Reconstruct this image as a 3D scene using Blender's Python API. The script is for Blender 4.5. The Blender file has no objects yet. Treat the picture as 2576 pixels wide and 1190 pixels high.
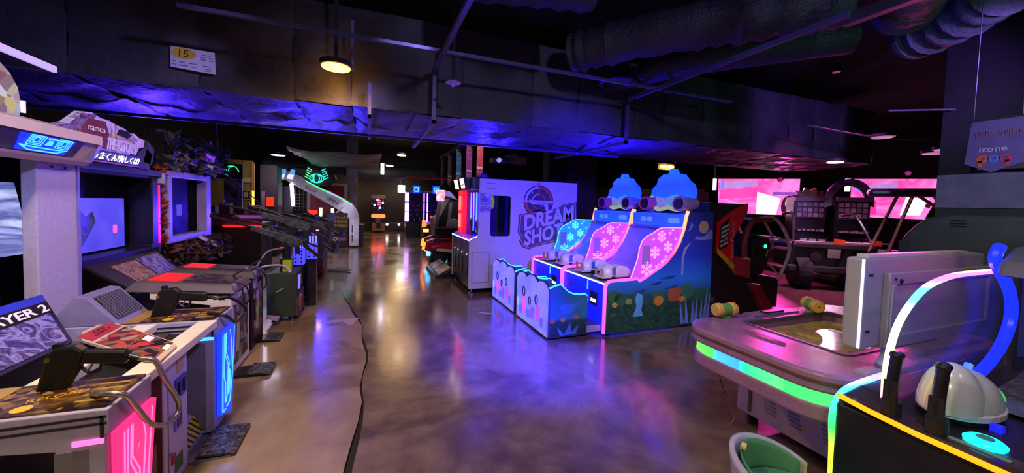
import bpy, bmesh, math, random
from mathutils import Vector, Matrix, Euler
random.seed(11)
sc = bpy.context.scene
COL = sc.collection
# ------------------------------------------------------------------ camera
cam_d = bpy.data.cameras.new('camera'); cam = bpy.data.objects.new('camera', cam_d); COL.objects.link(cam)
pitch, yaw, roll = math.radians(2.5), math.radians(21.05), .0285
fw = Vector((math.sin(yaw)*math.cos(pitch), math.cos(yaw)*math.cos(pitch), -math.sin(pitch)))
rt = Vector((math.cos(yaw), -math.sin(yaw), 0)); up = rt.cross(fw)
rc = rt*math.cos(roll) + up*math.sin(roll); uc = up*math.cos(roll) - rt*math.sin(roll)
cam.matrix_world = Matrix(((rc.x, uc.x, -fw.x, 0), (rc.y, uc.y, -fw.y, 0), (rc.z, uc.z, -fw.z, 1.6), (0, 0, 0, 1)))
cam_d.sensor_width = 36; cam_d.lens = 36*930/2576; cam_d.shift_y = -41/2576; cam_d.clip_start = .05
sc.camera = cam
# ------------------------------------------------------------------ world, exposure
w = bpy.data.worlds.new('world'); sc.world = w; w.use_nodes = True
w.node_tree.nodes['Background'].inputs[0].default_value = (.05, .04, .12, 1)
w.node_tree.nodes['Background'].inputs[1].default_value = .3
vs = sc.view_settings
vs.view_transform = 'Standard'; vs.look = 'None'; vs.gamma = 1; vs.use_curve_mapping = False; vs.exposure = 0.25
cy_ = sc.cycles; cy_.max_bounces = 5; cy_.diffuse_bounces = 2; cy_.glossy_bounces = 2; cy_.transmission_bounces = 2; cy_.transparent_max_bounces = 8; cy_.caustics_reflective = False; cy_.caustics_refractive = False; cy_.sample_clamp_indirect = 4; cy_.use_adaptive_sampling = True; cy_.adaptive_threshold = .08

def lin(h):
    h = h.lstrip('#'); o = []
    for i in (0, 2, 4):
        c = int(h[i:i+2], 16)/255
        o.append(c/12.92 if c <= .04045 else ((c+.055)/1.055)**2.4)
    return o
def lamp(kind, loc, h, e, size=.1, rot=None, spot=None, blend=.6):
    d = bpy.data.lights.new(kind.lower()+'_light', kind); d.color = lin(h); d.energy = e
    if kind == 'AREA': d.size = size
    else: d.shadow_soft_size = size
    if spot: d.spot_size = math.radians(spot); d.spot_blend = blend
    o = bpy.data.objects.new('light', d); COL.objects.link(o); o.location = loc
    if rot: o.rotation_euler = [math.radians(a) for a in rot]
    return o
# ------------------------------------------------------------------ materials
MATS = {}
def _new(n):
    m = bpy.data.materials.new(n); m.use_nodes = True; nt = m.node_tree
    return m, nt, nt.nodes['Principled BSDF'], nt.nodes, nt.links
def _ramp(N, cols, interp='LINEAR'):
    r = N.new('ShaderNodeValToRGB'); r.color_ramp.interpolation = interp; e = r.color_ramp.elements
    st = [(c if isinstance(c, tuple) else (i/max(1, len(cols)-1), c)) for i, c in enumerate(cols)]
    while len(e) < len(st): e.new(.5)
    for k, (p, c) in enumerate(st):
        e[k].position = p; e[k].color = (*(lin(c) if isinstance(c, str) else c), 1)
    return r
def M(n, h, r=.5, m=0, var=.15, s=7, bump=0, spec=.5, rvar=.12, coat=0):
    """painted / plastic / metal surface with slight procedural mottling"""
    if n in MATS: return MATS[n]
    mt, nt, p, N, L = _new(n); c = lin(h)
    tc = N.new('ShaderNodeTexCoord'); no = N.new('ShaderNodeTexNoise'); no.inputs['Scale'].default_value = s; no.inputs['Detail'].default_value = 4
    L.new(tc.outputs['Object'], no.inputs['Vector'])
    rp = _ramp(N, [(.3, [x*(1-var) for x in c]), (.7, [min(1, x*(1+var)) for x in c])]); L.new(no.outputs['Fac'], rp.inputs['Fac']); L.new(rp.outputs['Color'], p.inputs['Base Color'])
    mr = N.new('ShaderNodeMapRange'); mr.inputs[3].default_value = max(.02, r-rvar); mr.inputs[4].default_value = min(1, r+rvar)
    L.new(no.outputs['Fac'], mr.inputs[0]); L.new(mr.outputs[0], p.inputs['Roughness'])
    p.inputs['Metallic'].default_value = m; p.inputs['Specular IOR Level'].default_value = spec; p.inputs['Coat Weight'].default_value = coat
    if bump:
        b = N.new('ShaderNodeBump'); b.inputs['Strength'].default_value = bump; b.inputs['Distance'].default_value = .02
        n2 = N.new('ShaderNodeTexNoise'); n2.inputs['Scale'].default_value = s*5; L.new(tc.outputs['Object'], n2.inputs['Vector'])
        L.new(n2.outputs['Fac'], b.inputs['Height']); L.new(b.outputs['Normal'], p.inputs['Normal'])
    MATS[n] = mt; return mt
def EM(n, h, s, base=None, rough=.3):
    """a lit lamp, tube, screen or backlit panel, or a painted-on glow"""
    if n in MATS: return MATS[n]
    mt, nt, p, N, L = _new(n); c = lin(h)
    p.inputs['Base Color'].default_value = (*(lin(base) if base else [x*.2 for x in c]), 1); p.inputs['Roughness'].default_value = rough
    tc = N.new('ShaderNodeTexCoord'); no = N.new('ShaderNodeTexNoise'); no.inputs['Scale'].default_value = 3
    L.new(tc.outputs['Object'], no.inputs['Vector'])
    rp = _ramp(N, [(.3, [x*.85 for x in c]), (.7, c)]); L.new(no.outputs['Fac'], rp.inputs['Fac']); L.new(rp.outputs['Color'], p.inputs['Emission Color'])
    p.inputs['Emission Strength'].default_value = s
    MATS[n] = mt; return mt
def PR(n, cols, s=10, rough=.35, emit=0, kind='v', interp='LINEAR', dist=0, sx=(1, 1, 1), rot=(0, 0, 0)):
    """printed artwork / busy decal / moving picture from voronoi, noise or wave patterns"""
    if n in MATS: return MATS[n]
    mt, nt, p, N, L = _new(n)
    tc = N.new('ShaderNodeTexCoord'); mp = N.new('ShaderNodeMapping'); mp.inputs['Scale'].default_value = sx; mp.inputs['Rotation'].default_value = rot
    L.new(tc.outputs['Object'], mp.inputs['Vector'])
    if kind == 'v':
        t = N.new('ShaderNodeTexVoronoi'); t.inputs['Scale'].default_value = s; L.new(mp.outputs[0], t.inputs['Vector'])
        sp = N.new('ShaderNodeSeparateColor'); L.new(t.outputs['Color'], sp.inputs[0]); f = sp.outputs[0]
    elif kind == 'n':
        t = N.new('ShaderNodeTexNoise'); t.inputs['Scale'].default_value = s; t.inputs['Detail'].default_value = 5; t.inputs['Distortion'].default_value = dist
        L.new(mp.outputs[0], t.inputs['Vector']); f = t.outputs['Fac']
        mr = N.new('ShaderNodeMapRange'); mr.inputs[1].default_value = .3; mr.inputs[2].default_value = .7; L.new(f, mr.inputs[0]); f = mr.outputs[0]
    elif kind == 'w':
        t = N.new('ShaderNodeTexWave'); t.inputs['Scale'].default_value = s; t.inputs['Distortion'].default_value = dist; t.bands_direction = 'Z'
        L.new(mp.outputs[0], t.inputs['Vector']); f = t.outputs['Fac']
    elif kind == 'b':
        t = N.new('ShaderNodeTexBrick'); t.inputs['Scale'].default_value = s; L.new(mp.outputs[0], t.inputs['Vector'])
        t.inputs['Color1'].default_value = (0, 0, 0, 1); t.inputs['Color2'].default_value = (.6, .6, .6, 1); t.inputs['Mortar'].default_value = (1, 1, 1, 1); f = t.outputs['Color']
    elif kind == 'c':
        t = N.new('ShaderNodeTexChecker'); t.inputs['Scale'].default_value = s; L.new(mp.outputs[0], t.inputs['Vector']); f = t.outputs['Fac']
    rp = _ramp(N, cols, interp); L.new(f, rp.inputs['Fac']); p.inputs['Roughness'].default_value = rough
    if emit >= .5: p.inputs['Base Color'].default_value = (.02, .02, .03, 1)
    else: L.new(rp.outputs['Color'], p.inputs['Base Color'])
    if emit: L.new(rp.outputs['Color'], p.inputs['Emission Color']); p.inputs['Emission Strength'].default_value = emit
    MATS[n] = mt; return mt
def GR(n, ax, cols, s, base=.3):
    """LED tube / lit print whose colour changes along the object's own length"""
    if n in MATS: return MATS[n]
    mt, nt, p, N, L = _new(n); tc = N.new('ShaderNodeTexCoord'); sp = N.new('ShaderNodeSeparateXYZ'); L.new(tc.outputs['Generated'], sp.inputs[0])
    rp = _ramp(N, cols); L.new(sp.outputs['XYZ'.index(ax)], rp.inputs['Fac']); L.new(rp.outputs['Color'], p.inputs['Base Color'])
    p.inputs['Roughness'].default_value = .35
    if s: L.new(rp.outputs['Color'], p.inputs['Emission Color']); p.inputs['Emission Strength'].default_value = s
    MATS[n] = mt; return mt
def GL(n, h, fac, rough=.08, emit=0, tint='ffffff', eh=None):
    """clear or tinted acrylic: part see-through, part glossy, optionally edge-lit"""
    if n in MATS: return MATS[n]
    mt, nt, p, N, L = _new(n); t = N.new('ShaderNodeBsdfTransparent'); t.inputs[0].default_value = (*lin(tint), 1); mx = N.new('ShaderNodeMixShader')
    no = N.new('ShaderNodeTexNoise'); no.inputs['Scale'].default_value = 6; mr = N.new('ShaderNodeMapRange'); mr.inputs[3].default_value = fac*.85; mr.inputs[4].default_value = min(1, fac*1.15)
    L.new(no.outputs['Fac'], mr.inputs[0]); L.new(mr.outputs[0], mx.inputs[0])
    p.inputs['Base Color'].default_value = (*lin(h), 1); p.inputs['Roughness'].default_value = rough
    if emit: p.inputs['Emission Color'].default_value = (*lin(eh or h), 1); p.inputs['Emission Strength'].default_value = emit
    L.new(t.outputs[0], mx.inputs[1]); L.new(p.outputs[0], mx.inputs[2]); L.new(mx.outputs[0], N['Material Output'].inputs[0])
    MATS[n] = mt; return mt
# ------------------------------------------------------------------ mesh builder
ORG = {}
def org(o): return ORG.get(o.name, Vector((0, 0, 0))) if o else Vector((0, 0, 0))
class B:
    def __init__(s): s.v, s.f = [], []
    def add(s, vs, fs):
        o = len(s.v); s.v += [tuple(v) for v in vs]; s.f += [tuple(i+o for i in f) for f in fs]; return s
    def box(s, x0, y0, z0, x1, y1, z1):
        return s.add([(x0, y0, z0), (x1, y0, z0), (x1, y1, z0), (x0, y1, z0), (x0, y0, z1), (x1, y0, z1), (x1, y1, z1), (x0, y1, z1)],
                     [(3, 2, 1, 0), (4, 5, 6, 7), (0, 1, 5, 4), (1, 2, 6, 5), (2, 3, 7, 6), (3, 0, 4, 7)])
    def ob(s, c, h, rx=0, ry=0, rz=0):
        m = Euler([math.radians(a) for a in (rx, ry, rz)]).to_matrix(); c = Vector(c)
        vs = [c + m @ Vector((a*h[0], b*h[1], d*h[2])) for d in (-1, 1) for a, b in ((-1, -1), (1, -1), (1, 1), (-1, 1))]
        return s.add(vs, [(3, 2, 1, 0), (4, 5, 6, 7), (0, 1, 5, 4), (1, 2, 6, 5), (2, 3, 7, 6), (3, 0, 4, 7)])
    def hexa(s, p): return s.add(p, [(3, 2, 1, 0), (4, 5, 6, 7), (0, 1, 5, 4), (1, 2, 6, 5), (2, 3, 7, 6), (3, 0, 4, 7)])
    def pr(s, pts, ax, a, b):
        f = {'x': lambda p, t: (t, p[0], p[1]), 'y': lambda p, t: (p[0], t, p[1]), 'z': lambda p, t: (p[0], p[1], t)}[ax]; n = len(pts)
        return s.add([f(p, a) for p in pts] + [f(p, b) for p in pts],
                     [tuple(range(n)), tuple(range(2*n-1, n-1, -1))] + [(i, (i+1) % n, n+(i+1) % n, n+i) for i in range(n)])
    def hole(s, out, holes, ax, a, b):
        """plate with openings"""
        bm = bmesh.new(); loops = [out]+holes; es = []
        for lp in loops:
            vv = [bm.verts.new((p[0], p[1], 0)) for p in lp]; es += [bm.edges.new((vv[i], vv[(i+1) % len(vv)])) for i in range(len(vv))]
        bmesh.ops.triangle_fill(bm, edges=es, use_beauty=True); bm.verts.index_update()
        f = {'x': lambda p, t: (t, p[0], p[1]), 'y': lambda p, t: (p[0], t, p[1]), 'z': lambda p, t: (p[0], p[1], t)}[ax]
        P = [v.co.copy() for v in bm.verts]; n = len(P); fs = [tuple(v.index for v in q.verts) for q in bm.faces]; bm.free()
        F = fs + [tuple(n+i for i in reversed(q)) for q in fs]; k = 0
        for lp in loops:
            m = len(lp); F += [(k+i, k+(i+1) % m, n+k+(i+1) % m, n+k+i) for i in range(m)]; k += m
        return s.add([f(p, a) for p in P]+[f(p, b) for p in P], F)
    def cy(s, p, q, r, r2=None, n=12):
        p, q = Vector(p), Vector(q); d = (q-p).normalized(); u = d.orthogonal().normalized(); w_ = d.cross(u); r2 = r if r2 is None else r2
        vs = [c+(u*math.cos(2*math.pi*i/n)+w_*math.sin(2*math.pi*i/n))*rr for c, rr in ((p, r), (q, r2)) for i in range(n)]
        return s.add(vs, [tuple(range(n-1, -1, -1)), tuple(range(n, 2*n))]+[(i, (i+1) % n, n+(i+1) % n, n+i) for i in range(n)])
    def tu(s, pts, r, n=8, closed=False, sub=0):
        P = [Vector(p) for p in pts]
        if sub: P = spline(P, sub, closed)
        m = len(P); vs = []; u = None
        for i in range(m):
            a, b = (P[(i-1) % m], P[(i+1) % m]) if closed else (P[max(0, i-1)], P[min(m-1, i+1)])
            d = (b-a).normalized()
            u = (d.orthogonal() if u is None else (u-d*u.dot(d))).normalized(); w_ = d.cross(u); rr = r(i/(m-1)) if callable(r) else r
            vs += [P[i]+(u*math.cos(2*math.pi*k/n)+w_*math.sin(2*math.pi*k/n))*rr for k in range(n)]
        fs = [(i*n+k, i*n+(k+1) % n, ((i+1) % m)*n+(k+1) % n, ((i+1) % m)*n+k) for i in range(m if closed else m-1) for k in range(n)]
        if not closed: fs += [tuple(range(n-1, -1, -1)), tuple(range((m-1)*n, m*n))]
        return s.add(vs, fs)
    def la(s, prof, c, n=20, ax='z', sx=1, sy=1):
        vs = []; c = Vector(c)
        for r, h in prof:
            for k in range(n):
                a, b = r*math.cos(2*math.pi*k/n)*sx, r*math.sin(2*math.pi*k/n)*sy
                vs.append(c+Vector({'z': (a, b, h), 'x': (h, a, b), 'y': (a, h, b)}[ax]))
        m = len(prof)
        return s.add(vs, [(i*n+k, i*n+(k+1) % n, (i+1)*n+(k+1) % n, (i+1)*n+k) for i in range(m-1) for k in range(n)]+[tuple(range(n-1, -1, -1)), tuple(range((m-1)*n, m*n))])
    def el(s, c, r, n=14, m=8, lo=-90, hi=90):
        return s.la([(max(1e-4, math.cos(math.radians(lo+(hi-lo)*i/m))), math.sin(math.radians(lo+(hi-lo)*i/m))*r[2]) for i in range(m+1)], c, n, 'z', r[0], r[1])
    def grid(s, fn, nu, nv):
        return s.add([fn(i/nu, j/nv) for i in range(nu+1) for j in range(nv+1)], [(i*(nv+1)+j, (i+1)*(nv+1)+j, (i+1)*(nv+1)+j+1, i*(nv+1)+j+1) for i in range(nu) for j in range(nv)])
    def o(s, name, mat, par=None, bev=0, sm=False, seg=2, th=0, base=None):
        me = bpy.data.meshes.new(name); og = org(par)
        if par is None:
            xs, ys, zs = zip(*s.v); og = Vector(base) if base else Vector(((min(xs)+max(xs))/2, (min(ys)+max(ys))/2, min(zs)))
        me.from_pydata([tuple(Vector(v)-og) for v in s.v], [], s.f)
        bm = bmesh.new(); bm.from_mesh(me)
        if not th: bmesh.ops.recalc_face_normals(bm, faces=bm.faces)
        bm.to_mesh(me); bm.free()
        ob = bpy.data.objects.new(name, me); COL.objects.link(ob); ORG[ob.name] = og; me.materials.append(mat)
        if par: ob.parent = par
        else: ob.location = og
        if sm:
            me.polygons.foreach_set('use_smooth', [True]*len(me.polygons)); me.set_sharp_from_angle(angle=math.radians(40))
        if th: md = ob.modifiers.new('thickness', 'SOLIDIFY'); md.thickness = th
        if bev: md = ob.modifiers.new('bevel', 'BEVEL'); md.width = bev; md.segments = seg; md.limit_method = 'ANGLE'; md.angle_limit = math.radians(50)
        return ob
def spline(P, sub, closed=False):
    out = []; m = len(P)
    for i in range(m if closed else m-1):
        p0, p1, p2, p3 = (P[(i-1) % m], P[i], P[(i+1) % m], P[(i+2) % m]) if closed else (P[max(0, i-1)], P[i], P[i+1], P[min(m-1, i+2)])
        for k in range(sub):
            t = k/sub; out.append(.5*((2*p1)+(p2-p0)*t+(2*p0-5*p1+4*p2-p3)*t*t+(3*p1-p0-3*p2+p3)*t**3))
    if not closed: out.append(P[-1])
    return out
def rr(x0, y0, x1, y1, r, n=4):
    """rounded rectangle outline"""
    out = []
    for cx, cy, a in ((x1-r, y1-r, 0), (x0+r, y1-r, 90), (x0+r, y0+r, 180), (x1-r, y0+r, 270)):
        out += [(cx+r*math.cos(math.radians(a+90*k/n)), cy+r*math.sin(math.radians(a+90*k/n))) for k in range(n+1)]
    return out
def circ(cx, cy, r, n=24, ry=None, a0=0, a1=360): return [(cx+r*math.cos(math.radians(a0+(a1-a0)*k/n)), cy+(ry or r)*math.sin(math.radians(a0+(a1-a0)*k/n))) for k in range(n if a1-a0 == 360 else n+1)]
def tag(o, label, cat, group=None, kind=None):
    if label: o['label'] = label
    if cat: o['category'] = cat
    if group: o['group'] = group
    if kind: o['kind'] = kind
    return o
def T(name, label, cat, loc, group=None):
    o = bpy.data.objects.new(name, None); COL.objects.link(o); o.location = loc; o.empty_display_size = .1; ORG[o.name] = Vector(loc)
    return tag(o, label, cat, group)
def S(o): o['kind'] = 'structure'; return o
def dup(root, off, label=None, group=None, rz=0, swap=None):
    """copy of a thing with its parts and sub-parts; SWAP exchanges materials by name"""
    def cp(o, par):
        c = o.copy(); COL.objects.link(c); ORG[c.name] = ORG.get(o.name, Vector())
        if swap and o.type == 'MESH' and o.data.materials and o.data.materials[0].name in swap:
            c.data = o.data.copy(); c.data.materials[0] = swap[o.data.materials[0].name]
        if par: c.parent = par
        for ch in o.children: cp(ch, c)
        return c
    r = cp(root, None); r.location = root.location+Vector(off); r.rotation_euler.z += math.radians(rz)
    if label: r['label'] = label
    if group: r['group'] = group
    return r
_FC = {}
def tx(s, name, mat, par, o, rv, uv, h, w=None, ext=.003, shear=0, bold=0):
    """lettering as real, slightly raised mesh: centred at O, height H, optional width W"""
    if (s, bold) not in _FC:
        cu = bpy.data.curves.new('lettering', 'FONT'); cu.body = s; cu.resolution_u = 3; cu.extrude = .05; cu.offset = bold
        t = bpy.data.objects.new('lettering', cu); me = bpy.data.meshes.new_from_object(t)
        _FC[(s, bold)] = ([v.co.copy() for v in me.vertices], [tuple(p.vertices) for p in me.polygons]); bpy.data.objects.remove(t); bpy.data.curves.remove(cu)
    V, F = _FC[(s, bold)]
    if not V: return None
    xs = [v.x for v in V]; ys = [v.y for v in V]; x0, x1, y0, y1 = min(xs), max(xs), min(ys), max(ys)
    k = h/(y1-y0); kx = (w/(x1-x0)) if w else k
    rv, uv = Vector(rv).normalized(), Vector(uv).normalized(); nv = rv.cross(uv); o = Vector(o)
    b = B(); b.v = [tuple(o+rv*((v.x-(x0+x1)/2)*kx+(v.y-(y0+y1)/2)*k*shear)+uv*((v.y-(y0+y1)/2)*k)+nv*((v.z+.05)*10*ext)) for v in V]; b.f = F
    return b.o(name, mat, par)
# ------------------------------------------------------------------ common materials
blk = M('black_paint', '0c0b10', .45); blk2 = M('black_plastic', '15141a', .35); rub = M('black_rubber', '0a0a0b', .7)
wht = M('white_laminate', 'c9c2cf', .45, var=.06); crm = M('cream_paint', 'd8cdb8', .5, var=.08); gry = M('grey_plastic', '5c5a66', .5)
chrome = M('chrome', 'c8c6cc', .18, 1, rvar=.05); steel = M('dull_steel', '8a8892', .4, .9); dgry = M('dark_grey', '2a2830', .5)
red = M('red_gloss', 'b01420', .3); grn = M('olive_green', '26352b', .6); scrw = M('screw_dark', '2c2a33', .4, .6)
let_w = M('white_print', 'e6e2ea', .5, var=.03); let_k = M('black_print', '1b1620', .5); glass = GL('clear_glass', 'c8d0ff', .12)
# ================================================================== the room
def concrete(n, cols, s, r0, r1):
    mt, nt, p, N, L = _new(n); tc = N.new('ShaderNodeTexCoord')
    a = N.new('ShaderNodeTexNoise'); a.inputs['Scale'].default_value = s; a.inputs['Detail'].default_value = 9; a.inputs['Roughness'].default_value = .62; a.inputs['Distortion'].default_value = .8
    b = N.new('ShaderNodeTexNoise'); b.inputs['Scale'].default_value = s*7; b.inputs['Detail'].default_value = 6
    L.new(tc.outputs['Object'], a.inputs['Vector']); L.new(tc.outputs['Object'], b.inputs['Vector'])
    mx = N.new('ShaderNodeMath'); mx.operation = 'MULTIPLY_ADD'; L.new(b.outputs['Fac'], mx.inputs[0]); mx.inputs[1].default_value = .35; L.new(a.outputs['Fac'], mx.inputs[2])
    rp = _ramp(N, [(.42, cols[0]), (.62, cols[1]), (.8, cols[2])]); L.new(mx.outputs[0], rp.inputs['Fac']); L.new(rp.outputs['Color'], p.inputs['Base Color'])
    mr = N.new('ShaderNodeMapRange'); mr.inputs[1].default_value = .35; mr.inputs[2].default_value = .7; mr.inputs[3].default_value = r0; mr.inputs[4].default_value = r1; L.new(a.outputs['Fac'], mr.inputs[0]); L.new(mr.outputs[0], p.inputs['Roughness'])
    bp = N.new('ShaderNodeBump'); bp.inputs['Strength'].default_value = .07; bp.inputs['Distance'].default_value = .02; L.new(mx.outputs[0], bp.inputs['Height']); L.new(bp.outputs[0], p.inputs['Normal'])
    p.inputs['Specular IOR Level'].default_value = .8; p.inputs['Coat Weight'].default_value = .6; p.inputs['Coat Roughness'].default_value = .12
    return mt
conc_r = concrete('worn_concrete', ['3c3033', '5d4d4a', '7b6a60'], .9, .14, .34)
conc_l = concrete('trowelled_concrete', ['5a4a42', '7d6a5a', '9a8672'], .7, .2, .42)
# the crack runs along the aisle between an older slab and a newer one
CR = [(-.16, -3.5), (-.2, .5), (-.13, 2.0), (-.11, 2.29), (-.08, 2.58), (-.05, 2.8), (-.04, 3.09), (-.06, 3.3), (-.05, 3.6), (-.01, 3.85), (-.02, 4.11), (-.05, 4.4), (-.08, 4.62), (-.07, 4.95), (-.12, 5.25), (-.2, 5.6), (-.27, 5.99), (-.33, 6.3), (-.4, 6.65), (-.46, 7.2), (-.5, 20.2)]
CW = [.004, .012, .03, .045, .05, .03, .022, .018, .014, .012, .03, .022, .012, .012, .016, .03, .02, .018, .012, .004, .002]
fl = B(); n = len(CR); V = []; 
for (x, y), w_ in zip(CR, CW): V += [(x+w_*.6, y, 0), (18, y, 0)]
fl.add(V, [(2*i, 2*i+1, 2*i+3, 2*i+2) for i in range(n-1)]); floor = S(fl.o('floor', conc_r, base=(0, 0, 0)))
sl = B(); V = []
for (x, y), w_ in zip(CR, CW): V += [(-5, y, 0), (x-w_*.5+.008*math.sin(y*37), y, 0)]
sl.add(V, [(2*i, 2*i+1, 2*i+3, 2*i+2) for i in range(n-1)]); sl.o('concrete_slab', conc_l, floor)
B().box(-.9, -3.5, -.08, .4, 20.2, -.02).o('crack_bed', M('crack_dirt', '171213', .9), floor)
B().pr([(-.6, 5.27), (-.4, 5.32), (-.12, 5.36), (-.13, 5.3), (-.2, 5.05), (-.25, 5.08), (-.3, 5.22)], 'z', .0, .003).o('filler_patch', M('pale_filler', '9a8f92', .4), floor)
B().pr([(1.5, 5.13), (1.66, 5.04), (1.67, 5.07), (1.51, 5.17)], 'z', 0, .002).o('tape_strip', M('white_tape', 'b5b0c0', .5), floor)
wood = PR('wood_planks', ['3b2428', '6a4347', '4f3035', '7a5355'], 1.2, .22, kind='n', sx=(1.5, 26, 1))
S(B().box(6.25, -3.5, 0, 11.5, 20.2, .006).o('floor_wood', wood))
S(B().pr([(10.3, 7.2), (9.5, 4.35), (9.3, 3.0), (16, 3.0), (16, 12), (11.6, 12)], 'z', 0, .2).o('floor_platform', wood))
S(B().tu([(10.28, 7.2, .1), (9.48, 4.35, .1), (9.28, 3.0, .1)], .1, 8).o('trim_1', M('kerb_dark', '1a1418', .6)))
S(B().box(-5, -3.5, 4.3, 18, 20.4, 4.4).o('ceiling', M('ceiling_black', '07070a', .8, bump=.4, s=2)))
wm = M('wall_dark', '0e0c12', .7, bump=.2, s=3)
S(B().box(-5.1, -3.5, 0, -5, 20.4, 4.3).o('wall_left', wm)); S(B().box(-5, 20.2, 0, 18, 20.4, 4.3).o('wall_back', M('wall_violet', '171224', .7)))
S(B().box(-5, -3.6, 0, 18, -3.5, 4.3).o('wall_front', wm)); S(B().box(17.9, -3.5, 0, 18, 20.2, 4.3).o('wall_right', wm))
# ------------------------------------------------------------------ wrapped air duct across the hall
wrap = M('duct_wrap', '45434f', .62, var=.3, s=2.5, bump=.5); wrapb = M('duct_wrap_foil', '55526a', .5, var=.3, s=2.2, bump=.8)
du = T('air_duct', 'huge black fabric-wrapped air duct spanning the hall below the ceiling', 'duct', (2.5, 6.1, 2.75))
B().box(-4.9, 5.06, 2.82, 10.75, 7.14, 3.95).o('duct_core', blk, du)
X = -4.9; k = 0
while X < 10.7:
    w_ = random.choice((.62, .78, .9, 1.05)); x1 = min(10.8, X+w_); a, b_, c_ = random.uniform(.6, 1.3), random.random()*6, random.uniform(0, .03)
    def face(u, v, X=X, x1=x1, a=a, b_=b_, c_=c_):
        pil = (math.sin(math.pi*u)**.6)*(math.sin(math.pi*min(1, max(0, v)))**.5)
        return (X+(x1-X)*u, 5.05-.035*a*pil-.012*math.sin(9*v+b_+4*u), 3.95-(3.95-2.76)*v-c_*u*v)
    B().grid(face, 8, 10).o('wrap_panel', wrap, du, sm=True)
    def bot(u, v, X=X, x1=x1, a=a, b_=b_, c_=c_):
        pil = math.sin(math.pi*u)**.6
        return (X+(x1-X)*u, 5.05+2.1*v, 2.76-c_*u*(1-v)-.05*a*pil*math.sin(math.pi*v)**.4-.022*math.sin(14*v+5*u+b_)*math.sin(math.pi*v)-.016*math.sin(31*u*v+b_))
    B().grid(bot, 10, 22).o('underside_panel', wrapb, du, sm=True)
    X = x1
B().grid(lambda u, v: (10.8+.05*math.sin(math.pi*u)+.02*math.sin(30*u), 5.05+2.1*u, 2.72+1.23*v), 40, 6).o('end_panel', wrap, du, sm=True)
strut = M('strut_steel', '55527a', .45, .3); 
def rail(pts, r, label, group='steel struts under the ceiling'):
    b = B()
    for p, q in zip(pts, pts[1:]):
        p, q = Vector(p), Vector(q); d = (q-p); c = (p+q)/2; h = [abs(d[i])/2+r for i in range(3)]; b.box(*(c-Vector(h)), *(c+Vector(h)))
    o = b.o('strut_rail', strut); tag(o, label, 'rail', group); return o
rail([(-1.6, 4.22, 3.28), (5.2, 4.22, 3.28)], .018, 'long thin steel rail running across in front of the duct')
rail([(.75, 2.2, 3.28), (.75, 4.85, 3.28), (.75, 4.85, 2.62), (.75, 7.2, 2.62)], .024, 'bent steel strut left of the sprinkler, hanging down under the duct')
rail([(3.75, 2.0, 3.28), (3.75, 4.85, 3.28), (3.75, 4.85, 2.62), (3.75, 7.2, 2.62)], .024, 'bent steel strut above the blue cloud signs, hanging down under the duct')
rail([(-.02, 4.9, 3.0), (-.02, 4.9, 2.62), (-.02, 6.6, 2.62)], .02, 'short steel strut bracket below the glowing yellow lamp')
rail([(-4.5, 6.2, 2.6), (4.6, 6.2, 2.6)], .02, 'long dark rail slung along the underside of the duct')
o = B().box(3.98, .9, 3.3, 4.06, 2.15, 3.34).box(3.98, .9, 3.34, 3.99, 2.15, 3.4).o('strut_rail', steel); tag(o, 'bright-ended steel channel at the top right ceiling', 'rail')
def sprk(x, y, z, top, label):
    r = T('sprinkler_head', label, 'sprinkler', (x, y, z), 'sprinkler heads')
    B().cy((x, y, z+.04), (x, y, top), .02, n=8).o('drop_pipe', dgry, r); B().la([(.005, .045), (.02, .04), (.085, .012), (.09, .005), (.02, -.005), (.012, -.03), (.02, -.035)], (x, y, z), 16).o('rosette', M('sprinkler_white', 'b9a9d6', .4), r, sm=True)
sprk(.88, 4.3, 2.97, 3.9, 'white sprinkler head on a drop pipe in front of the duct')
# round lamps
def disc_lamp(x, y, z, r, h, e, label, le, lh, ring=True, grp='round ceiling lamps'):
    t = T('ceiling_lamp', label, 'lamp', (x, y, z), grp)
    B().la([(r*.5, .06), (r*1.06, .05), (r*1.1, 0), (r*.98, -.004)], (x, y, z), 24).o('lamp_housing', dgry, t, sm=True)
    B().la([(r*.97, .002), (r*.9, -.02), (r*.01, -.028)], (x, y, z), 24).o('diffuser', EM('lamp_'+h+str(e), h, e), t, sm=True)
    if le:
        l = lamp('SPOT', (x, y, z-.05), lh, le, 0.6 if y > 6 else r, None, 165, .5); l.parent = t; l.location = (0, 0, -.05)
        if y > 6: l = lamp('POINT', (x, y, z), lh, le*.06, .35); l.parent = t; l.location = (0, 0, -.12)
    return t
yl = disc_lamp(-.365, 4.56, 3.05, .155, 'ffb040', 9, 'glowing warm yellow round lamp hanging before the duct', 100, 'ffb860')
l = lamp('POINT', (0, 0, 0), 'ffb048', 4, .1); l.parent = yl; l.location = (.0, .25, -.1)
B().box(-.22, 4.6, 3.05, -.19, 4.63, 3.6).o('hanger_strap', M('strap_violet', '8a7fb0', .5), yl); B().box(-.385, 4.55, 3.1, -.345, 4.57, 4.3).o('stem', dgry, yl)
for i, (x, y, z, r, e) in enumerate([(.82, 11, 2.9, .13, 12), (.67, 14.6, 2.9, .14, 12), (-.95, 18.8, 2.85, .2, 8), (.37, 19.6, 2.75, .13, 8), (1.4, 18.8, 2.85, .13, 8), (1.9, 18.4, 2.85, .13, 8)]):
    disc_lamp(x, y, z, r, 'ffdfa8', e, ['warm round lamp over the aisle, nearest of the far ones', 'warm round lamp beside the white hanging tube light', 'wide warm lamp at the top of the white pillar', 'small far lamp above the lit dart machine', 'small far lamp left of the last pair over the claw machines', 'rightmost far lamp above the claw machines'][i], [35, 45, 120, 0, 140, 0][i], 'ffcb86')
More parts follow.
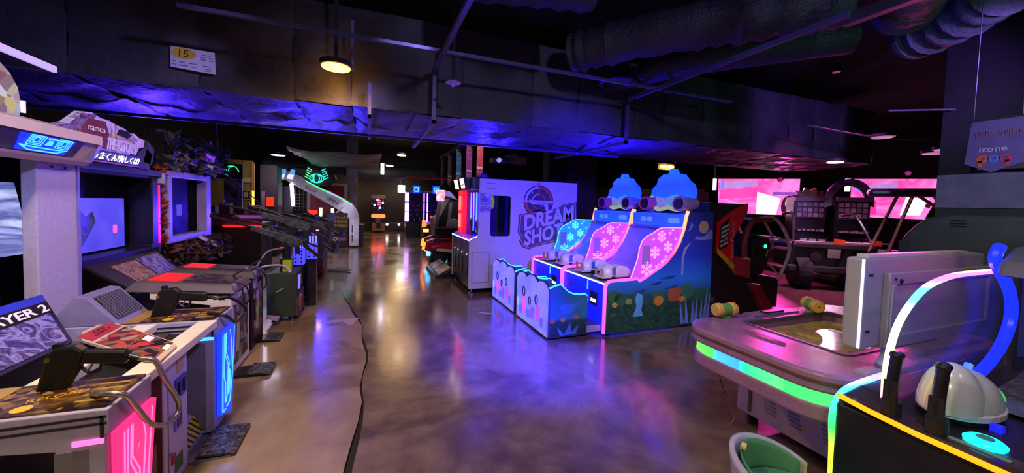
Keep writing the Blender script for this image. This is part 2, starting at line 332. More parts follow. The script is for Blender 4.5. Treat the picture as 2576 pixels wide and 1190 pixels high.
disc_lamp(-2.2, 11.0, 2.68, .16, 'e8e0ff', 1.5, 'pale dim lamp with a wide rim over the mustard lockers', 140, 'e8dcff')  # fitting is unlit; its light is added to brighten the far left
for i, (x, y) in enumerate([(-1.0, 1.6), (1.1, .2), (-1.3, -1.2), (2.6, -1.4)]):
    disc_lamp(x, y, 3.6, .16, 'ffe2c0', 10, ['warm ceiling lamp above the pink console, over the frame', 'warm ceiling lamp above the aisle, behind the viewer', 'warm ceiling lamp behind the viewer to the left', 'warm ceiling lamp behind the viewer to the right'][i], [390, 100, 220, 50][i], 'ffe4c4')
t = T('tube_light', 'short white vertical tube light hanging over the far aisle', 'lamp', (.41, 14.5, 2.55))
B().cy((.41, 14.5, 2.56), (.41, 14.5, 2.95), .06).o('tube', EM('tube_white', 'e8e4ff', 14), t); B().cy((.41, 14.5, 2.95), (.41, 14.5, 3.0), .085).o('cap', gry, t); B().cy((.41, 14.5, 3), (.41, 14.5, 4.3), .01, n=6).o('cord', blk, t)
t = T('exit_sign', 'square lit white exit sign hanging before the far wall', 'sign', (1.5, 19.2, 2.05))
B().box(1.28, 19.2, 2.02, 1.62, 19.25, 2.38).o('sign_face', EM('sign_white', 'dff0e6', 7), t, .02); B().box(1.4, 19.21, 2.38, 1.42, 19.23, 4.3).o('stem', blk, t)
# number notice on the duct
pp = T('paper_notice', 'white paper notice numbered 15 stuck on the dark duct face', 'notice', (-1.77, 4.97, 2.9))
yv = Vector((1, 0, 0)); zv = Vector((0, 0, 1)); yp = 4.979
B().hexa([(-1.97, yp, 2.94), (-1.58, yp, 2.91), (-1.58, yp+.006, 2.91), (-1.97, yp+.006, 2.94), (-1.97, yp, 3.155), (-1.59, yp, 3.145), (-1.59, yp+.006, 3.145), (-1.97, yp+.006, 3.155)]).o('sheet', M('paper_lilac', 'd5ccf4', .6, var=.04), pp)
B().pr(circ(-1.855, 3.09, .105, 28, .055), 'y', yp-.004, yp-.001).o('yellow_oval', M('oval_yellow', 'd8b83a', .6), pp)
tx('15', 'number_lettering', M('print_maroon', '6a1f12', .6), pp, (-1.855, yp-.005, 3.09), yv, zv, .075, None, .002)
for s, x, z, h, w_, m in [('완강기 사용', -1.66, 3.1, .012, .08, let_k), ('평상시', -1.69, 3.075, .014, .05, let_k), ('화재시', -1.625, 3.07, .014, .05, M('print_brown', '7a3520', .6)), ('OPEN', -1.69, 3.05, .011, .042, let_k), ('OPEN', -1.625, 3.045, .011, .042, MATS['print_brown']),
                       ('구분', -1.94, 3.005, .012, .03, let_k), ('실용도', -1.87, 3.0, .012, .05, let_k), ('장비번호', -1.78, 2.995, .012, .065, let_k), ('함체위치', -1.66, 2.985, .012, .065, let_k), ('오락실', -1.94, 2.97, .011, .04, let_k), ('MAIN BAR', -1.86, 2.965, .011, .075, let_k), ('15번-1', -1.77, 2.96, .011, .055, let_k), ('지하1층', -1.65, 2.955, .011, .055, let_k), ('오락실', -1.65, 2.935, .011, .05, let_k)]:
    tx(s, 'small_lettering', m, pp, (x, yp-.003, z), yv, zv, h, w_, .001)
# ------------------------------------------------------------------ flexible ducts above
def flex(pts, r, label, m, wr=.06, cat='duct'):
    P = spline([Vector(p) for p in pts], 10); rng = random.random()*9
    o = B().tu(P, lambda t: r*(1+wr*math.sin(t*90+rng)+.5*wr*math.sin(t*37)), 14).o('flexible_duct', m, sm=True); return tag(o, label, cat, 'flexible ducts')
fx = M('duct_fabric', '2b2938', .6, bump=1, s=6)
flex([(2.5, 4.4, 3.62), (3.05, 3.7, 3.66), (3.6, 3.0, 3.64), (4.4, 2.35, 3.7)], .24, 'crumpled fabric duct slanting up right, left one of the pair', fx, .09)
flex([(3.75, 4.5, 3.62), (4.1, 3.75, 3.6), (4.7, 3.1, 3.62), (5.2, 2.7, 3.66)], .2, 'smooth round duct slanting up right, right one of the pair', fx, .02)
flex([(.9, 3.7, 3.85), (1.5, 3.45, 3.8), (2.1, 3.35, 3.82)], .22, 'sagging fabric duct at the top centre of the ceiling', fx, .05)
flex([(4.3, 1.6, 4.0), (5.0, 2.0, 3.98), (5.8, 2.5, 4.0)], .28, 'wide crumpled duct tinted for green light at top right', M('duct_green_light_tint', '4f5a55', .6, bump=.8, s=4), .09)  # green light is put into the fabric colour, next duct too
flex([(6.2, 1.9, 4.0), (6.6, 2.4, 3.97), (6.9, 2.9, 4.0)], .26, 'crumpled duct at the far top right corner', MATS['duct_green_light_tint'], .1)
r = T('round_diffuser', 'round ceiling air diffuser ring on a black neck beside the bent strut', 'vent', (3.3, 4.5, 3.36))
B().la([(.14, .5), (.14, .1), (.26, .03), (.27, 0), (.22, .0), (.2, .06)], (3.3, 4.5, 3.36), 28).o('ring', M('diffuser_grey', '2a2837', .5), r, sm=True)
B().grid(lambda u, v: (-1.75+2.0*u, 9.5+4.0*v, 2.76-.08*math.sin(math.pi*u)-.05*abs(math.sin(v*18))-.03*math.sin(9*u+7*v)), 22, 90).o('t', M('duct_foil_far', '4a4a55', .45, bump=.6, s=4), th=.02)
o = bpy.data.objects['t']; o.name = 'ribbed_duct'; tag(o, 'pale ribbed duct belly above the basketball machine', 'duct')
B().box(-1.75, 9.52, 2.74, .25, 13.48, 4.3).o('duct_core', M('duct_core_dark', '2a2a32', .6, bump=.6, s=4), o)
flex([(-3.5, 15.2, 2.78), (-1.5, 15.6, 2.75), (.4, 15.9, 2.72), (2.0, 16.3, 2.8), (4, 16.8, 2.9)], .25, 'long far duct in teal-grey crossing over the aisle', M('duct_teal', '3b4a52', .5, bump=.6, s=4), .05)  # one even teal-grey base colour
# coloured floods are added fill lights, placed at the end
# ================================================================== left row: gun cabinets
XV, YV, ZV = Vector((1, 0, 0)), Vector((0, 1, 0)), Vector((0, 0, 1)); NY = Vector((0, -1, 0)); NX = Vector((-1, 0, 0))
lil = M('lilac_white_panel', 'a89fb4', .55, var=.08, s=40)
a = T('gun_cabinet', 'pale gun cabinet at the left edge with a blue emblem under its marquee', 'arcade cabinet', (-2.3, 2.7, 0))
B().box(-3.0, 1.6, 0, -2.14, 3.49, 1.98).o('body', blk, a)
B().box(-1.97, 3.15, .1, -1.9, 3.48, 1.81).o('side_pillar', lil, a, .006); B().box(-1.97, 1.62, .1, -1.9, 2.0, 1.81).o('side_pillar', lil, a, .006)
B().box(-2.14, 3.48, .1, -1.895, 3.505, 1.81).o('edge_strip', M('edge_violet', '7d74b8', .4), a); 
for y in (3.27, 3.38): B().cy((-1.9, y, 1.755), (-1.893, y, 1.755), .008, n=8).o('screw', scrw, a)
B().box(-2.14, 2.0, .2, -2.08, 3.15, 1.98).o('screen_surround', blk2, a)
scr1 = PR('screen_blue_bands', ['6d7bd0', 'aeb6f2', '4a5296', 'c3c9fa', '8792e0'], 2.2, .25, 1.0, 'n', dist=.6, sx=(1, .5, 2.6))
so = B().hexa([(-1.98, 2.2, 1.21), (-1.98, 3.24, 1.21), (-2.02, 3.24, 1.21), (-2.02, 2.2, 1.21), (-2.05, 2.2, 1.645), (-2.05, 3.235, 1.645), (-2.09, 3.235, 1.645), (-2.09, 2.2, 1.645)]).o('screen', scr1, a)
# marquee
mq = B().pr([(-2.1, 1.8), (-1.83, 1.775), (-1.8, 1.8), (-1.79, 1.815), (-1.83, 1.82), (-1.765, 1.925), (-1.74, 1.925), (-1.74, 1.985), (-2.1, 2.05)], 'y', 1.5, 3.44).o('marquee', M('marquee_beige', 'b3a592', .5, var=.06), a)
B().pr([(-1.835, 1.822), (-1.815, 1.822), (-1.755, 1.92), (-1.775, 1.92)], 'y', 1.5, 3.30).o('marquee_face', M('marquee_face_dark', '3b3748', .35), mq)
B().hexa([(-2.1, 3.44, 1.8), (-1.80, 3.44, 1.80), (-1.86, 3.56, 1.81), (-2.1, 3.56, 1.82), (-2.1, 3.44, 2.04), (-1.74, 3.44, 1.985), (-1.80, 3.56, 1.93), (-2.1, 3.56, 1.95)]).o('marquee_cap', M('marquee_cap', '9d93a3', .5), mq)
blu = EM('emblem_blue', '1020ff', 2.5); blc = EM('emblem_cyan', '2f8cff', 3.0)
def mqp(y, t, e=.004): return (-1.812+t*.058+e, y, 1.825+t*.095-.002)
B().hexa([mqp(2.86, .03, 0), mqp(3.2, .03, 0), mqp(3.2, .03), mqp(2.86, .03), mqp(2.82, .97, 0), mqp(3.22, .97, 0), mqp(3.22, .97), mqp(2.82, .97)]).o('emblem_plate', blu, mq)
def line(par, pts, r, m, name='light_line', n=6): return B().tu(pts, r, n).o(name, m, par)
for k in range(3):
    for y0_, y1_ in ((2.89, 2.99), (3.09, 3.19)): line(mq, [mqp(y0_+.016*k, .93-.06*k, .008), mqp(y1_-.016*k, .93-.06*k, .008), mqp(y1_-.016*k, .38+.09*k, .008), mqp(y0_+.016*k, .38+.09*k, .008), mqp(y0_+.016*k, .93-.06*k, .008)], .003, blc)
line(mq, [mqp(2.86, .3, .008), mqp(2.93, .08, .008), mqp(3.13, .08, .008), mqp(3.2, .3, .008), mqp(3.12, .26, .008), mqp(2.94, .26, .008), mqp(2.86, .3, .008)], .004, blc)
B().hexa([mqp(3.015, .45, .005), mqp(3.065, .45, .005), mqp(3.065, .45, .009), mqp(3.015, .45, .009), mqp(3.025, .75, .005), mqp(3.055, .75, .005), mqp(3.055, .75, .009), mqp(3.025, .75, .009)]).o('light_line', blc, mq); line(mq, [mqp(3.01, .85, .008), mqp(3.07, .85, .008)], .006, blc)
# lit topper picture, plinth and visor
tp = PR('topper_picture', ['efe6f0', '8a3f45', 'c9a7b8', '4d2a3a', 'e8d26a', '9fb0d8', 'f4eef6'], 16, .3, .55, 'v')
top = B().pr([(1.6, 2.02), (3.055, 2.02), (3.065, 2.1), (3.05, 2.19), (3.0, 2.26), (2.93, 2.31), (2.8, 2.37), (1.6, 2.37)], 'x', -1.98, -1.9).o('topper', tp, a, .01)
B().pr([(-2.2, 2.0), (-1.86, 1.985), (-1.9, 2.03), (-2.15, 2.05)], 'y', 1.5, 3.3).o('plinth', M('plinth_grey', '7d7069', .5), a)
B().box(-2.4, 1.6, 2.37, -1.9, 3.3, 2.385).o('visor', M('visor_dark', '14100f', .5), a); B().box(-1.9, 1.6, 2.355, -1.88, 3.3, 2.395).o('visor_edge', EM('visor_edge', 'b7a2e2', .9), a)
B().box(-1.9, 3.055, 2.05, -1.885, 3.068, 2.12).o('topper_clip', M('clip_white', 'e8f0e0', .3), a); 
# lower slanted title plate: PLAYER 2
def quadp(p0, p1, p2, p3, u, v, e=0):
    p0, p1, p2, p3 = map(Vector, (p0, p1, p2, p3)); q = (p0*(1-u)+p1*u)*(1-v)+(p3*(1-u)+p2*u)*v; return q+((p1-p0).cross(p3-p0)).normalized()*e
PL = ((-1.53, 1.9, .77), (-1.53, 2.75, .77), (-1.84, 3.07, .975), (-1.84, 2.15, .975))
def plate(par, name, Q, u0, u1, v0, v1, m, e0=0, e1=.006): return B().hexa([quadp(*Q, u, v, e) for e in (e0, e1) for u, v in ((u0, v0), (u1, v0), (u1, v1), (u0, v1))]).o(name, m, par)
tpl = plate(a, 'title_plate', Q=PL, u0=0, u1=1, v0=0, v1=1, m=M('plate_navy', '10163f', .4), e0=-.02, e1=0)
plate(tpl, 'blue_band', PL, 0, .99, .84, .98, M('band_blue', '2330b8', .4)); plate(tpl, 'black_band', PL, 0, .99, .6, .84, M('band_black', '08060c', .4))
plate(tpl, 'fur_picture', PL, .1, .96, .05, .6, PR('fur_print', ['14133c', '3a3478', '8a80c0', '1c1a4c', '5a5298'], 9, .4, kind='n', dist=1.5))
q0, q1 = quadp(*PL, .12, .72), quadp(*PL, .98, .72); tx('PLAYER 2', 'title_lettering', let_w, tpl, quadp(*PL, .71, .72, .007), q1-q0, Vector(PL[3])-Vector(PL[0]), .07, .46, .003, 0, .02)
plate(a, 'lower_apron', ((-1.55, 1.9, .1), (-1.55, 2.75, .1), (-1.55, 2.75, .77), (-1.55, 1.9, .77)), 0, 1, 0, 1, blk2, -.2, 0)
B().box(-1.85, 1.75, .02, -1.4, 2.0, .05).o('t', M('base_ramp', '6a625c', .6)); o = bpy.data.objects['t']; o.name = 'floor_plate'; o.parent = None; tag(o, 'low beige floor plate behind the pink console leg', 'floor plate')
bl = B().ob((-1.62, 2.2, .42), (.02, .3, .22), 0, 12, 0).o('blue_panel', EM('panel_blue_painted_glow', '3b3ad0', .8), a)  # panel gives off no light; the blue glow is painted on
# ---- gun consoles
lv = M('console_lilac', '9d95b2', .5, var=.07, s=30); lvd = M('console_dark_grey', '6e6874', .55); stripe = M('console_stripe', '1d1a2a', .4)  # darker grey for the leg inset and door seam
deckp = PR('deck_print', ['1a0d0c', '3a1d12', '6b4a18', '20130f', '8a6a2a', '120c0e', '4a1418'], 34, .3, kind='v'); grill = PR('speaker_mesh', ['0c0c0f', '55525c'], 70, .5, kind='c')
def console(x0, y0, w_, ghex, lhex, label, riser, tall=.78):
    r = T('gun_console', label, 'gun console', (x0, y0+w_/2, 0), 'gun consoles'); h = tall
    body = B().pr([(x0, h), (x0-.52, h+.01), (x0-.80, h+.02), (x0-.83, h-.015), (x0-.80, h-.06), (x0-.60, h-.08), (x0-.15, h-.14), (x0-.15, .03), (x0-.01, .03), (x0-.01, h-.1), (x0, h-.1)], 'y', y0, y0+w_).o('console_body', lv, r, .006)
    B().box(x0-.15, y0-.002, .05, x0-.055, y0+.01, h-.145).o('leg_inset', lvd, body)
    for dz, x1 in ((.022, .5), (.048, .56)): B().box(x0-x1, y0-.004, h-dz-.008, x0-.004, y0, h-dz).o('trim_line', stripe, body)
    B().box(x0-.022, y0-.004, h-.12, x0-.012, y0, h-.022).o('trim_line', stripe, body)
    dk = B().box(x0-.5, y0+.015, h+.004, x0-.012, y0+w_-.015, h+.012).o('deck_plate', deckp, r)
    B().box(x0-.49, y0+.02, h+.012, x0-.40, y0+w_-.02, h+.014).o('title_strip', M('strip_gold', '9a7a3a', .4), dk)
    B().pr(circ(x0-.27, y0+.06, .028, 14), 'z', h+.012, h+.0145).o('burst_sticker', M('sticker_yellow', 'd0a030', .4), dk)
    tx('RELOAD', 'deck_lettering', M('print_gold', 'c9962a', .4), dk, (x0-.22, y0+.15, h+.012), Vector((1, .35, 0)), Vector((-.35, 1, 0)), .03, .16, .001)
    for i in range(4): B().box(x0-.13, y0+.06+i*.05, h+.012, x0-.03, y0+.075+i*.05, h+.0145).o('print_line', MATS['strip_gold'], dk)
    rs = B().pr([(x0-.48, h+.01), (x0-.63, h+.19), (x0-.68, h+.2), (x0-.82, h+.02)], 'y', y0+.004, y0+w_-.004).o('speaker_housing', riser, r, .006)
    B().hexa([(x0-.50, y0+.03, h+.045), (x0-.50, y0+w_-.03, h+.045), (x0-.505, y0+w_-.03, h+.05), (x0-.505, y0+.03, h+.05), (x0-.61, y0+.04, h+.178), (x0-.61, y0+w_-.04, h+.178), (x0-.618, y0+w_-.04, h+.182), (x0-.618, y0+.04, h+.182)]).o('speaker_grille', grill, rs)
    g = EM('console_glow_'+ghex, ghex, 1.15); gl = EM('console_line_'+lhex, lhex, 2.4)
    lp = B().hexa([(x0, y0+.015, .12), (x0, y0+w_-.10, .05), (x0+.02, y0+w_-.10, .05), (x0+.02, y0+.03, .12), (x0, y0+.015, h-.1), (x0, y0+w_-.01, h-.1), (x0+.025, y0+w_-.02, h-.1), (x0+.025, y0+.03, h-.1)]).o('light_panel', g, r)
    def q(u, v): return (x0+.024, y0+.035+u*(w_-.075-.08*(1-v)), .12+v*(h-.23))
    for L in ([(.05, .98), (.05, .02), (.35, .02)], [(.95, .98), (.95, .35), (.8, .05), (.45, .03)], [(.25, .98), (.25, .7), (.5, .55), (.5, .2), (.38, .1)], [(.3, .98), (.3, .74), (.58, .58), (.58, .3)], [(.6, .98), (.75, .8), (.75, .5)], [(.15, .98), (.15, .45), (.3, .35), (.3, .1)], [(.62, .48), (.72, .42), (.72, .22), (.62, .16), (.62, .48)]):
        line(lp, [q(*p) for p in L], .0035, gl)
    B().add([q(.45, .72), q(.72, .96), q(.55, .94), q(.62, .82)], [(0, 1, 2, 3)]).o('bolt_mark', gl, lp)
    B().box(x0-.10, y0-.006, h-.128, x0-.012, y0+.02, h-.108).o('glow_slot', gl, r)
    return r
console(-.92, 1.82, .3, 'ff2f7a', 'ff5a9a', 'pale gun console glowing pink on its front, nearest the viewer', M('riser_grey', '5d5a62', .5))
console(-.94, 2.93, .33, '1a3cff', '3f9bff', 'pale gun console glowing blue on its front', GL('riser_smoke', '8a80a8', .75))
gunm = M('gun_black', '060608', .4); hosem = M('steel_hose', 'a8a29a', .28, .9)
def gun(o, label, s=1, tip=None):
    x, y, z = o; r = T('light_gun', label, 'gun', o, 'black light guns')
    P = lambda a, b, c: (x+a*s, y+b*s, z+c*s)
    B().pr([(x-.17*s, z+.0), (x-.05*s, z), (x-.0, z+.10*s), (x+.03*s, z+.2*s), (x-.01*s, z+.235*s), (x-.09*s, z+.23*s), (x-.12*s, z+.2*s)], 'y', y-.03*s, y+.03*s).o('slide', gunm, r, .012*s)
    B().pr([(x+.0, z+.13*s), (x+.2*s, z+.105*s), (x+.215*s, z+.15*s), (x+.2*s, z+.185*s), (x+.02*s, z+.205*s)], 'y', y-.025*s, y+.025*s).o('grip', gunm, r, .014*s)
    B().tu([P(-.0, 0, .12), P(.03, 0, .075), P(.075, 0, .075), P(.09, 0, .12)], .008*s, 6, sub=4).o('trigger_guard', gunm, r); B().cy(P(.05, 0, .115), P(.035, 0, .085), .006*s, n=6).o('trigger', steel, r)
    B().box(x-.10*s, y-.02*s, z+.225*s, x-.07*s, y+.02*s, z+.25*s).o('rear_sight', gunm, r); B().cy(P(-.115, -.034, .17), P(-.115, .034, .17), .012*s, n=10).o('side_button', M('brass', 'b08a40', .3, .9), r)
    B().cy(P(.2, 0, .145), P(.26, -.01, .13), .016*s, .012*s).o('cable_boot', gunm, r)
    return r
g = gun((-1.12, 2.05, .79), 'black light gun standing on the pink console', .75); B().tu([(-.93, 2.045, .885), (-.88, 2.06, .86), (-.86, 2.09, .76), (-.86, 2.22, .58), (-.87, 2.17, .52), (-.88, 2.03, .59), (-.885, 1.92, .73), (-.89, 1.86, .81), (-.95, 1.86, .825), (-1.02, 1.93, .80)], .011, 10, sub=8).o('steel_hose', hosem, g, sm=True)
g = gun((-1.2, 3.09, .79), 'black light gun standing on the blue console', .8); B().tu([(-1.0, 3.085, .89), (-.93, 3.14, .88), (-.89, 3.28, .79), (-.88, 3.33, .72), (-.89, 3.15, .7), (-.91, 3.0, .79), (-1.02, 3.05, .80)], .011, 10, sub=8).o('steel_hose', M('dark_hose', '3a3836', .3, .8), g, sm=True)
# ---- link platform with coin tower between the two consoles
lk = T('coin_tower', 'white coin tower with burgundy side between the pink and blue consoles', 'coin tower', (-1.1, 2.53, 0))
B().box(-1.27, 2.40, 0, -.99, 2.66, .715).o('tower_body', M('tower_white', 'b5abc8', .5, var=.06), lk, .008)
sd = B().box(-1.27, 2.392, .02, -1.0, 2.4, .70).o('side_art', M('side_burgundy', '5a1430', .45), lk)
B().box(-1.27, 2.390, .02, -1.02, 2.392, .3).o('side_stripes', PR('stripes_pink', ['a8809a', '6a2844', 'c0a0b4', '7a3040'], 30, .5, kind='w', dist=1), sd)
tx('STURBA', 'side_lettering', M('print_lilac', 'c3b4dc', .5), sd, (-1.12, 2.389, .42), Vector((0, 0, -1)), XV, .075, .42, .002)
ft = lambda n, y0, z0, y1, z1, m, d=.006: B().box(-.99, y0, z0, -.99+d, y1, z1).o(n, m, lk)
ft('notice_sticker', 2.53, .61, 2.6, .69, M('sticker_tan', 'b09a80', .6)); cs = ft('coin_plate', 2.5, .47, 2.62, .58, M('coin_plate_violet', '4a46c0', .3, .5), .012); B().box(-.98, 2.52, .49, -.972, 2.54, .56).o('coin_slot', blk, cs); B().box(-.98, 2.575, .49, -.972, 2.595, .56).o('coin_slot', blk, cs)
B().cy((-.99, 2.455, .40), (-.965, 2.455, .40), .014).o('door_lock', chrome, lk); cr = ft('coin_return', 2.49, .30, 2.57, .40, M('return_violet', '6f67c8', .4), .01); B().box(-.985, 2.505, .315, -.978, 2.555, .385).o('return_flap', blk2, cr)
ft('door_seam', 2.43, .02, 2.435, .6, lvd, .003); B().cy((-.99, 2.45, .2), (-.98, 2.45, .2), .01).o('door_lock', chrome, lk)
ft('red_sticker', 2.46, .13, 2.5, .18, M('sticker_red', '8a3040', .6)); ft('green_sticker', 2.5, .06, 2.58, .145, M('sticker_green', '3f6a30', .6))
lb = T('bridge_frame', 'white two-bar bridge frame joining the pink and blue gun consoles', 'bridge frame', (-1.15, 2.5, .72))
for x0 in (-1.34, -1.03): B().box(x0, 2.12, .735, x0+.10, 2.93, .785).o('cross_bar', crm, lb, .006)
B().box(-1.24, 2.2, .70, -1.03, 2.9, .72).o('mesh_tray', M('tray_black', '0a0a0c', .6), lb); B().box(-1.3, 2.66, .722, -1.16, 2.9, .726).o('loose_decal', M('decal_olive', '3b3320', .5), lb)
QP = ((-.93, 2.2, .80), (-.95, 2.46, .80), (-1.47, 2.92, .83), (-1.47, 2.63, .83))
ip = T('instruction_board', 'octagonal red and brown instruction board lying on the bridge frame', 'board', (-1.2, 2.5, .79))
oc = [(0, .12), (.12, 0), (.88, 0), (1, .12), (1, .86), (.72, 1), (.28, 1), (0, .86)]
B().add([quadp(*QP, v, u, e) for e in (-.012, 0) for v, u in [(p[0], p[1]) for p in oc]], [tuple(range(8)), tuple(range(15, 7, -1))]+[(i, (i+1) % 8, 8+(i+1) % 8, 8+i) for i in range(8)]).o('board', M('board_cream', 'b8a58c', .5), ip)
P_ = lambda n, u0, u1, v0, v1, m, e=.003: plate(ip, n, QP, u0, u1, v0, v1, m, 0.0005, e)
P_('red_header', .06, .94, .76, .95, M('header_red', 'a02b3c', .5)); P_('print_field', .05, .95, .42, .72, PR('print_maroon_mix', ['3a0f12', '64201c', 'b84a30', '7a5a50', '30101a', '9a2a34', 'a88a70', '2a0c10'], 26, .45, kind='v')); P_('print_field', .05, .95, .06, .40, PR('print_dark_mix', ['140c0c', '3a1a14', 'c0342c', '2a4a58', '7a5a20', '1a1014', 'c23a5a', '3a2a1a'], 26, .45, kind='v'))
P_('divider', .04, .96, .405, .415, MATS['strip_gold'], .004); P_('white_box', .66, .9, .28, .38, let_w, .004); P_('barcode_tag', .55, .8, .04, .1, let_w, .004)
tx('TIME', 'board_lettering', let_k, ip, quadp(*QP, .5, .885, .004), Vector(QP[1])-Vector(QP[0]), Vector(QP[2])-Vector(QP[1]), .028, .1, .001); tx('CRISIS 4', 'board_lettering', let_k, ip, quadp(*QP, .5, .83, .004), Vector(QP[1])-Vector(QP[0]), Vector(QP[2])-Vector(QP[1]), .03, .14, .001)
# ---- foot pedals
tread = PR('tread_plate', ['17171c', '5d5a68', '1c1c22', '26252c'], 60, .4, kind='v')
def pedal(x0, y0, x1, y1, label, base=True):
    r = T('foot_pedal', label, 'pedal', ((x0+x1)/2, (y0+y1)/2, 0), 'foot pedals')
    B().hexa([(x0, y0, .03), (x1, y0, .012), (x1, y1, .012), (x0, y1, .03), (x0, y0, .045), (x1, y0, .03), (x1, y1, .03), (x0, y1, .045)]).o('tread', tread, r, .003)
    for i in range(5):
        for j in range(5): B().ob((x0+(x1-x0)*(.1+.2*i), y0+(y1-y0)*(.1+.2*j), .047-.015*(.1+.2*i)), (.012, .004, .002), 0, 4, 45 if (i+j) % 2 else -45).o('stud', M('stud_steel', '77747f', .3, .8), r)
    if base:
        B().box(x0-.16, y0, 0, x1-.02, y1, .012).o('base_plate', M('pedal_base', '6d687a', .5), r); B().pr([(x0-.16, 0), (x0-.06, 0), (x0-.06, .05), (x0-.10, .16), (x0-.16, .19)], 'y', y0, y1).o('housing', lv, r, .006)
        B().hexa([(x0-.062, y0+.03, .05), (x0-.062, y1-.03, .05), (x0-.055, y1-.03, .05), (x0-.055, y0+.03, .05), (x0-.102, y0+.03, .158), (x0-.102, y1-.03, .158), (x0-.095, y1-.03, .158), (x0-.095, y0+.03, .158)]).o('hazard_stripes', PR('hazard', ['c9b020', 'c9b020', '15140f', '15140f'], 9, .5, kind='w', rot=(.9, 0, 0), interp='CONSTANT'), r)
        for y in (y0+.02, y1-.02): B().cy((x0-.11, y, .1), (x0-.1, y, .1), .01).o('bolt', chrome, r)
    else: B().box(x0-.2, y0+.02, 0, x1-.02, y1-.02, .028).o('base_plate', blk2, r)
    return r
pedal(-.96, 2.66, -.76, 2.98, 'steel tread pedal on a white base with hazard stripes'); pedal(-1.0, 3.8, -.82, 4.04, 'small steel tread pedal before the cream pedestal', False); pedal(-1.07, 4.68, -.92, 4.92, 'small steel tread pedal before the black pedestal', False)
# ---- second cabinet with torn-edge topper
b = T('gun_cabinet', 'black gun cabinet with violet screen and jagged comic topper', 'arcade cabinet', (-2.7, 4.5, 0))
B().box(-3.3, 3.6, 0, -2.42, 5.25, 1.85).o('body', blk, b)
B().hole([(3.62, .95), (5.26, .95), (5.26, 1.84), (3.62, 1.84)], [rr(3.98, 1.03, 5.14, 1.76, .02)], 'x', -2.42, -2.2).o('screen_frame', blk2, b, .01)
B().box(-2.42, 3.98, 1.03, -2.40, 5.14, 1.76).o('screen_glass', M('screen_black', '060608', .4, spec=.08), b)
vio = PR('screen_violet', ['3a34c0', '4b42dc', '5a50e8', '4238d0'], 1.4, .2, 1.0, 'n')
s2 = B().box(-2.40, 4.05, 1.05, -2.39, 5.04, 1.545).o('screen', vio, b)
B().pr([(4.22, 1.05), (4.4, 1.09), (4.5, 1.2), (4.6, 1.33), (4.56, 1.42), (4.48, 1.37), (4.40, 1.44), (4.28, 1.41), (4.24, 1.3), (4.2, 1.2)], 'x', -2.39, -2.385).o('dark_figure_image', PR('figure_dark', ['0c0c1a', '1c1e40', '4a50a0', '10141f', '2a2f24'], 9, .3, .5, 'n', dist=3), s2)
B().pr(rr(4.86, 1.2, 4.91, 1.28, .012), 'x', -2.39, -2.385).o('life_mark', EM('mark_pink', 'ff4a8a', 2), s2)
B().box(-2.22, 3.62, 1.79, -2.16, 5.26, 1.85).o('top_rail', M('rail_grey', '4d505c', .4, .6), b); B().box(-2.2, 5.24, 1.72, -2.15, 5.29, 1.83).o('corner_cap', M('cap_white', 'a9b4c8', .3), b)
B().box(-2.26, 5.262, 1.05, -2.2, 5.29, 1.7).o('red_light_strip', EM('strip_red', 'ff1030', 2.2), b); B().box(-2.3, 5.29, .95, -2.2, 5.3, 1.8).o('side_edge', M('edge_blue', '3a3f7a', .4), b)
B().pr([(-2.2, 1.85), (-2.1, 1.86), (-2.08, 1.95), (-2.3, 2.0), (-2.4, 1.85)], 'y', 3.7, 4.66).o('marquee_box', blk2, b)
tx('うまくん!', 'marquee_lettering', EM('letters_white', 'e2dcff', 2.2), b, (-2.085, 4.17, 1.905), YV, Vector((.3, 0, 1)), .065, .32, .004); tx('悔しくば!', 'marquee_lettering', MATS['letters_white'], b, (-2.085, 4.49, 1.905), YV, Vector((.3, 0, 1)), .065, .3, .004)
B().box(-2.12, 3.8, 1.85, -2.09, 4.66, 1.862).o('marquee_lip', M('lip_pink', '8a5a7a', .4), b)
art = PR('topper_comic', ['d8d0f6', 'c6bcf0', 'b0a4e0', 'd0c8f4', '6a5a80', 'cfc6f2'], 5, .5, kind='n', dist=1.5)
tpb = B().pr([(3.62, 2.06), (3.8, 2.12), (3.95, 2.23), (4.05, 2.245), (4.16, 2.22), (4.27, 2.22), (4.36, 2.2), (4.47, 2.19), (4.56, 2.16), (4.63, 2.17), (4.7, 2.14), (4.8, 2.13), (4.78, 2.06), (4.7, 2.04), (4.64, 1.96), (4.56, 1.97), (4.5, 1.9), (4.4, 1.91), (4.25, 1.93), (4.0, 2.0), (3.75, 2.03)], 'x', -2.16, -2.11).o('topper', art, b)
B().pr([(3.9, 2.0), (4.2, 1.97), (4.24, 2.1), (4.2, 2.2), (4.0, 2.19), (3.92, 2.1)], 'x', -2.11, -2.1).o('brown_emblem', M('emblem_maroon', '6a2a2a', .5), tpb)
B().pr([(4.36, 2.12), (4.5, 2.1), (4.56, 2.14), (4.5, 2.17), (4.4, 2.17)], 'x', -2.11, -2.1).o('black_smear', blk, tpb); B().pr([(3.62, 2.06), (3.8, 2.11), (3.95, 2.22), (4.1, 2.235), (4.0, 2.1), (3.92, 2.02)], 'x', -2.11, -2.104).o('dark_picture', PR('comic_dark', ['2a2030', '5a3a50', '8a7aa8', '3a2a28', '6a6030'], 14, .5, kind='n', dist=2), tpb)
tx('namco', 'maker_lettering', let_w, tpb, (-2.095, 4.08, 2.115), YV, ZV, .035, .2, .002)
tx('THE · STORM', 'topper_lettering', M('letters_lilac', 'd6ccff', .4), tpb, (-2.105, 4.42, 2.02), YV, Vector((0, -.12, 1)), .1, .42, .006, .3); tx('RAZING', 'topper_lettering', M('letters_yellow', 'c0b040', .4), tpb, (-2.105, 4.43, 2.10), YV, ZV, .035, .36, .004, .3)
